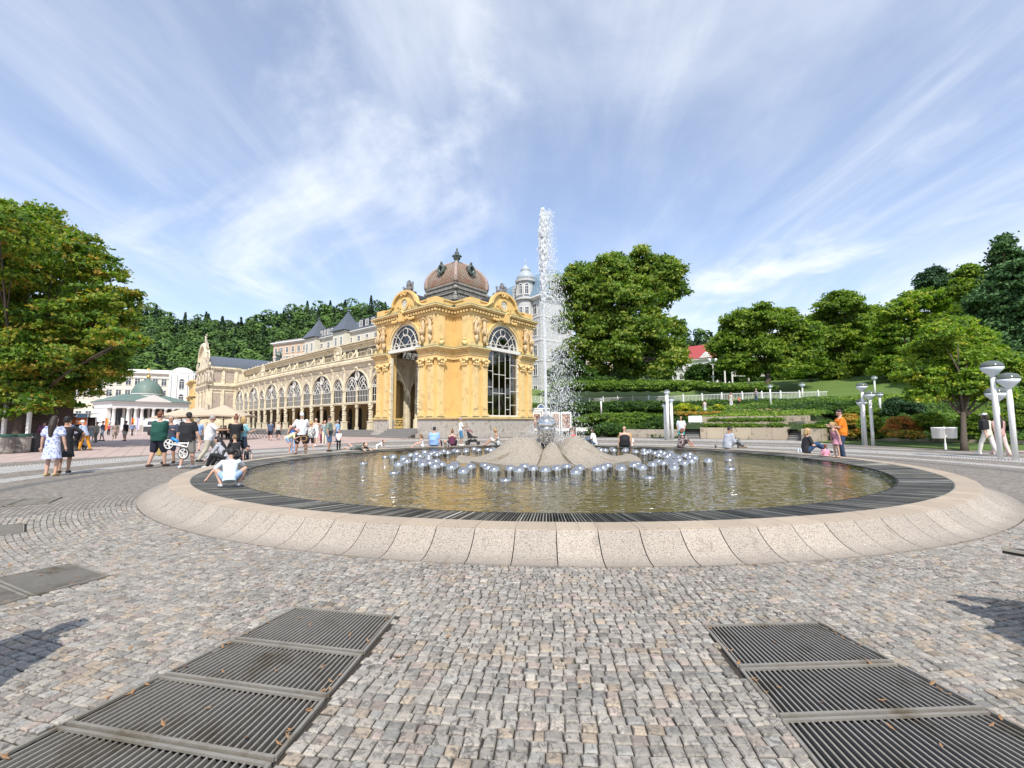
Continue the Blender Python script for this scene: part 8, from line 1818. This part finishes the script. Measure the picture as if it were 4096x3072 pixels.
p_('dark haired man in a coral red t-shirt leaning back on the far rim', rimp(2312, 1782), -10, 1.78, 'recline', ('tee', (.58, .09, .07)), ('trousers', (.35, .25, .2)), 'bk', 'short', BK, 1)
p_('dark skinned man in a white t-shirt sitting side on, right of the petals', rimp(2380, 1783), 165, 1.78, 'side', ('tee', (.80, .80, .78)), ('trousers', (.08, .12, .18)), 'bk', 'short', BK, 2)
p_('broad bald man in a black tank top hugging a blond girl on the far rim', rimp(2499, 1784), 82, 1.80, 'rimback', ('tank', BK), ('trousers', BK), 'gy', 'bald', BK, 0, 1.25)
p_('small blond girl in white hugged by the man in the black tank top', rimp(2522, 1783), 100, 1.25, 'rimback', ('tee', (.72, .66, .64)), ('skirt', W_), 'bl', 'long', W_, kid=True)
p_('bald man in sunglasses, white short sleeved shirt and turquoise shorts, standing', PG(2727, 1768), -115, 1.86, 'pocket', ('tee', (.66, .70, .80)), ('shorts', (.02, .42, .44)), 'gy', 'bald', W_, 1, 1.18)
p_('red haired woman in a dark floral blouse sitting on the rim before the standing man', rimp(2722, 1789), 20, 1.68, 'side', ('long', 'darkfl'), ('shorts', 'darkfl'), 'rd', 'mid', None)
p_('man in light grey shirt and camouflage trousers sitting on the rim', rimp(2910, 1795), 8, 1.80, 'side', ('long', (.42, .44, .50)), ('trousers', 'camo'), 'bk', 'short', (.3, .22, .14), 1, 1.16)
p_('blond woman in a black blouse and jeans sitting on the rim reaching to the toddler', rimp(3225, 1812), -15, 1.72, 'side', ('tee', (.02, .02, .025)), ('trousers', (.03, .07, .16)), 'bl', 'mid', BK, 0, 1.1, near=True, mod=dict(lean=.15, head=(0, -.2)))
p_('toddler in a pink t-shirt seen from behind beside the blond woman', rimp(3303, 1823), 70, .85, 'rimback', ('tee', (.68, .30, .40)), ('shorts', (.68, .30, .40)), 'rd', 'short', None, kid=True, near=True, z0=-.0, mod=dict(pel=(0, 0, .45), feet=((-.13, .5, .3), (.13, .5, .3))))
p_('little blond girl in a pink dress leaning over the rim', rimp(3352, 1829), 185, 1.12, 'stand', ('tank', (.70, .32, .42)), ('mini', (.70, .32, .42)), 'bl', 'pony', None, kid=True, near=True, z0=Z_RIM, mod=dict(lean=.35, head=(0, -.5)))
p_('bearded man in a bright orange t-shirt and jeans looking down at his hands', PG(3372, 1836), 165, 1.86, 'phone', ('tee', (.72, .20, .01)), ('trousers', (.03, .05, .10)), 'br', 'short', BK, 0, 1.16, near=True)
p_('woman in cream blouse and wide white trousers walking away behind the nearest lamp', PG(3958, 1824), 95, 1.72, 'walk', ('tee', (.64, .58, .50)), ('trousers', (.72, .69, .62)), 'br', 'mid', W_, near=True, hat=('cap', W_))
p_('person in pale pink trousers walking beside the woman in cream', PG(4008, 1824), 80, 1.70, 'walk', ('long', (.50, .30, .28)), ('trousers', (.66, .50, .46)), 'br', 'long', (.7, .5, .45))
def pk(px, Y): q = on_park(D(px, 1640, Y), 0); return q
for a in (('woman in a black and white flowered dress among the roses', 2926, 52, -80, 1.68, 'stand', ('tank', 'floral'), ('long', 'floral'), 'bk', 'mid'), ('child in an orange t-shirt and black shorts beside the flowered dress woman', 2958, 52, -60, 1.15, 'kid', ('tee', (.62, .12, .05)), ('shorts', BK), 'rd', 'short'),
          ('grey haired man in grey t-shirt and jeans leaning on the white fence side', 3028, 53, 200, 1.78, 'phone', ('tee', (.22, .24, .26)), ('trousers', (.06, .09, .15)), 'gy', 'short'), ('small figure in black and white by the yellow shrub', 2820, 49, 90, 1.35, 'stand', ('tank', 'floral'), ('long', 'floral'), 'bk', 'short')):
    q = pk(a[1], a[2]); p_(a[0], q, a[3], a[4], a[5], a[6], a[7], a[8], a[9], z0=q.z)
for i, (px, py, Y, c) in enumerate(((905, 1740, 48, (.04, .04, .05)), (925, 1742, 47, (.12, .05, .05)), (882, 1740, 49, (.05, .06, .09)), (855, 1742, 47, (.10, .09, .08)), (898, 1742, 45, (.03, .03, .03)))):
    q = D(px, py, Y); p_(('guest in black seated under the parasols', 'guest in dark red seated under the parasols', 'guest in navy seated under the parasols', 'guest in grey brown seated under the parasols', 'guest with white hair seated under the parasols')[i], (q.x, q.y), (20, 160, -60, 200, 90)[i], 1.7, 'bench', ('tee', c), ('trousers', BK), ('bk', 'br', 'gy', 'lb', 'wh')[i], 'short', BK, 1)
for i, c in enumerate(((.5, .42, .4), (.06, .05, .05), (.62, .6, .58))):
    q = CH[i * 2 if i < 3 else 0]; p_(('guest in a pale pink shirt on a white chair by the van', 'guest in black on a white chair by the van', 'guest in white on a white chair by the van')[i], (q.x, q.y - .02), (40, -70, 120)[i], 1.68, 'bench', ('tee', c), ('trousers', BK), ('lb', 'bk', 'gy')[i], 'short', W_)
for i, (px, s_, c) in enumerate(((1395, 0, (.10, .02, .02)), (1360, 0, (.05, .05, .06)), (1100, 0, (.3, .05, .05)))):
    q = D(px, 1715, 60 if i < 2 else 76); p_(('visitor in dark red inside the arcade near the pavilion', 'visitor in black inside the arcade', 'visitor in red sitting place inside the far arcade')[i], (q.x, q.y), 30 + i * 90, 1.7, 'stand', ('tee', c), ('trousers', BK), 'bk', 'short', BK, z0=.74)
# bystanders just outside the frame whose shadows fall into it
p_('bystander in a dark jacket standing left of the camera view', (-3.02, 1.82), 60, 1.82, 'stand', ('long', (.05, .05, .07)), ('trousers', NV), 'br', 'short', BK)
p_('bystander in a blue jacket standing right of the camera view', (3.55, 1.95), 110, 1.78, 'reach', ('long', (.06, .08, .14)), ('trousers', NV), 'br', 'short', BK, 0, 1.1)
p_('bystander in a brown coat right of the camera view, nearer the camera', (3.45, 1.35), 120, 1.70, 'both', ('long', (.12, .08, .05)), ('trousers', BK), 'br', 'short', BK, 0, 1.1)
# statue of a walking man on the lawn
qs = D(3245, 1563, 76); rt, S_, _w = p_('x', qs, 190, 2.3, 'walk', ('long', (.05, .045, .04)), ('trousers', (.05, .045, .04)), 'bk', 'short', (.05, .045, .04), 2, z0=qs.z)
rt.name = 'bronze_statue'; rt['label'] = 'dark bronze statue of a walking man on the lawn'; rt['category'] = 'statue'
# ================================================================ THINGS THE PEOPLE HAVE
def wheel(root, c, r, axis='y', m_t=None, spokes=5, hubm=None):
    m_ = MB(); n = 20; V_ = []; Fq_ = []
    for i in range(n):
        a = 2 * pi * i / n
        for k in range(6): b_ = 2 * pi * k / 6; rr_ = r - .022 + .022 * cos(b_); V_.append((c[0] + rr_ * cos(a), c[1] + .022 * sin(b_), c[2] + rr_ * sin(a)))
    for i in range(n):
        for k in range(6): Fq_.append((i * 6 + k, i * 6 + (k + 1) % 6, ((i + 1) % n) * 6 + (k + 1) % 6, ((i + 1) % n) * 6 + k))
    m_.add(V_, Fq_); t_ = m_.build('wheel', MATS['rubber'], root, True); m_ = MB(); m_.arc(c[0], c[2], r - .06, r - .035, c[1] - .012, c[1] + .012, 0, 2 * pi, 20)
    for i in range(spokes): a = 2 * pi * i / spokes; m_.beam((c[0], c[1], c[2]), (c[0] + (r - .05) * cos(a), c[1], c[2] + (r - .05) * sin(a)), .05, .015)
    m_.build('rim', hubm or fw, t_)
q = G(745, 1873); bk = empty('balance_bike', (q.x + .02, q.y - .32, 0), radians(-4), 'white balance bike with blue seat hanging from the hand of the man in black', 'balance bike')
wheel(bk, (-.42, 0, .80), .195); wheel(bk, (.10, 0, .50), .195)
m_ = MB(); m_.tube([(-.42, 0, .80), (-.12, 0, .77), (.22, 0, .70), (.26, 0, .86)], .026, 8); m_.tube([(-.30, 0, .83), (.24, 0, .82)], .022, 8); m_.build('frame', fw, bk, True)
m_ = MB(); m_.tube([(.10, 0, .50), (.20, 0, .68), (.30, 0, .90)], .018, 8); m_.tube([(.30, -.14, .92), (.30, .14, .92)], .014, 6); m_.build('fork', dmet, bk, True)
m_ = MB(); m_.tube([(-.32, 0, .98), (-.18, 0, .92), (-.10, 0, .84)], [(.05), (.045), (.03)], 8); m_.build('seat', mat('blue_plastic', (.02, .25, .65), .4), bk, True)
def stroller(x, y, rz, lab, hoodc):
    r0 = empty('stroller', (x, y, 0), rz, lab, 'stroller')
    for sx, sy, r in ((-.28, -.25, .15), (-.28, .25, .15), (.42, -.12, .12), (.42, .12, .12)): wheel(r0, (sx, sy, r), r, hubm=MATS['dark_grey_plastic'])
    m_ = MB()
    for sy in (-.24, .24): m_.tube([(-.28, sy, .15), (.05, sy, .55), (-.42, sy, 1.02)], .016, 6); m_.tube([(.05, sy, .55), (.42, sy * .5, .12)], .016, 6)
    m_.tube([(-.42, -.24, 1.02), (-.42, .24, 1.02)], .02, 6); m_.build('frame', dmet, r0, True)
    m_ = MB(); m_.prism([(-.25, .45), (.38, .48), (.38, .54), (-.05, .60), (-.30, .98), (-.36, .96)], -.22, .22); m_.build('seat', mat('black_fabric', (.015, .015, .018), .8), r0)
    m_ = MB(); m_.prism([(-.36, .92), (-.30, 1.04), (-.05, 1.0), (.10, .82), (.02, .80), (-.12, .88)], -.24, .24); m_.build('hood', fab(hoodc), r0)
    m_ = MB(); m_.prism([(-.25, .2), (.3, .2), (.34, .36), (-.28, .36)], -.2, .2); m_.build('basket', MATS['black_fabric'], r0)
q = G(1888, 1780); stroller(q.x, q.y, radians(0), 'black stroller with dusty pink hood by the man with the phone', (.30, .15, .16))
q = G(300, 1803); stroller(q.x, q.y, radians(175), 'dark stroller pushed by the man in orange trousers', (.03, .03, .035))
def bag(x, y, z, c, lab, s=(.26, .12, .2)):
    r0 = empty('shoulder_bag', (x, y, z), 0, lab, 'bag'); m_ = MB(); m_.ball((0, 0, 0), (s[0] / 2, s[1] / 2, s[2] / 2), 12, 8); m_.box(-s[0] * .42, s[0] * .42, -s[1] * .45, s[1] * .45, -s[2] * .4, s[2] * .3); m2 = remesh(m_, 'bag_body', .012); link_mesh('bag_body', m2, fab(c), r0)
    m_ = MB(); m_.tube([(-s[0] * .4, 0, s[2] * .3), (-.06, 0, s[2] * .3 + .28), (.05, 0, s[2] * .3 + .42)], .01, 5); m_.build('strap', fab(c), r0)
q = G(1210, 1806, .1); bag(q.x + .16, q.y - .17, 1.02, BK, 'black crossbody bag on the white haired man'); q = G(1316, 1806); bag(q.x + .12, q.y - .2, 1.0, BK, 'black bag on the man in the grey green t-shirt')
q = G(462, 1762); bag(q.x + .1, q.y - .25, .85, (.45, .28, .26), 'pink handbag of the woman in the beige dress'); q = G(795, 1806); bag(q.x + .25, q.y - .1, .75, (.06, .055, .05), 'dark bag carried by the man in the light blue polo', (.32, .2, .3))
q = G(676, 1853); bag(q.x + .02, q.y - .3, .98, W_, 'white paper bag held by the laughing grey haired man', (.22, .1, .3)); q = G(640, 1853); bag(q.x - .5, q.y + .6, .42, (.42, .30, .10), 'yellow and red shopping bag behind the green shirted man', (.2, .12, .42))
q = G(3964, 1824); bag(q.x - .28, q.y - .1, 1.28, BK, 'black backpack on the woman in cream by the nearest lamp', (.3, .22, .5)); q = G(958, 1842); bag(q.x - .02, q.y - .16, 1.28, BK, 'black backpack of the woman in the aqua t-shirt', (.16, .22, .4))
m_ = MB(); q = G(1228, 1806, Z_RIM); m_.frame((q.x - .02, q.y - .30, .82), .3); m_.arc(0, 0, .10, .145, -.03, .03, 0, 2 * pi, 18, .85); tag(m_.build('wicker_ring', mat('wicker', (.30, .16, .07), .8, .3, 20)), 'brown wicker ring held by the blond boy', 'wicker ring')
for i, (px, lab) in enumerate(((2862, 'paper cup standing left of the man in grey on the rim'), (2952, 'small jar standing by the feet of the man in grey'), (3192, 'clear water bottle standing before the blond woman in black'), (3203, 'short plastic bottle next to the clear one'))):
    q = G(px, 1792 if i < 2 else 1812, Z_RIM); m_ = MB(); m_.lathe([(.028, 0), (.03, .02), (.03, .13), (.012, .16), (.012, .19)] if i > 1 else [(.03, 0), (.045, .12), (.047, .13), (.04, .135)], n=12)
    o = m_.build('bottle' if i > 1 else 'cup', mat('clear_plastic', (.5, .55, .6), .2) if i > 1 else mat('brown_paper', (.16, .11, .08), .8), None, True); o.location = (q.x, q.y - .02, Z_RIM); tag(o, lab, 'bottle' if i > 1 else 'cup')
# fallen leaves
lv = MB()
for _ in range(70):
    a = random.uniform(-165, -20); r = random.choice((R_SKIRT + random.uniform(.0, .1), random.uniform(10.3, 14))); p = FCp(r, a, .01)
    if p.y < 1 or math.hypot(p.x, p.y) > 9: continue
    l = random.uniform(.015, .032); d = Vector((cos(a * 9), sin(a * 9), .15)) * l; n_ = Vector((-sin(a * 9), cos(a * 9), .1)) * l * .5; lv.add([p - d, p + n_, p + d + Vector((0, 0, .01)), p - n_], [(0, 1, 2, 3)])
tag(lv.build('fallen_leaves', leaf_dry), 'scattered dry brown leaves on the setts', 'leaves', kind='stuff')
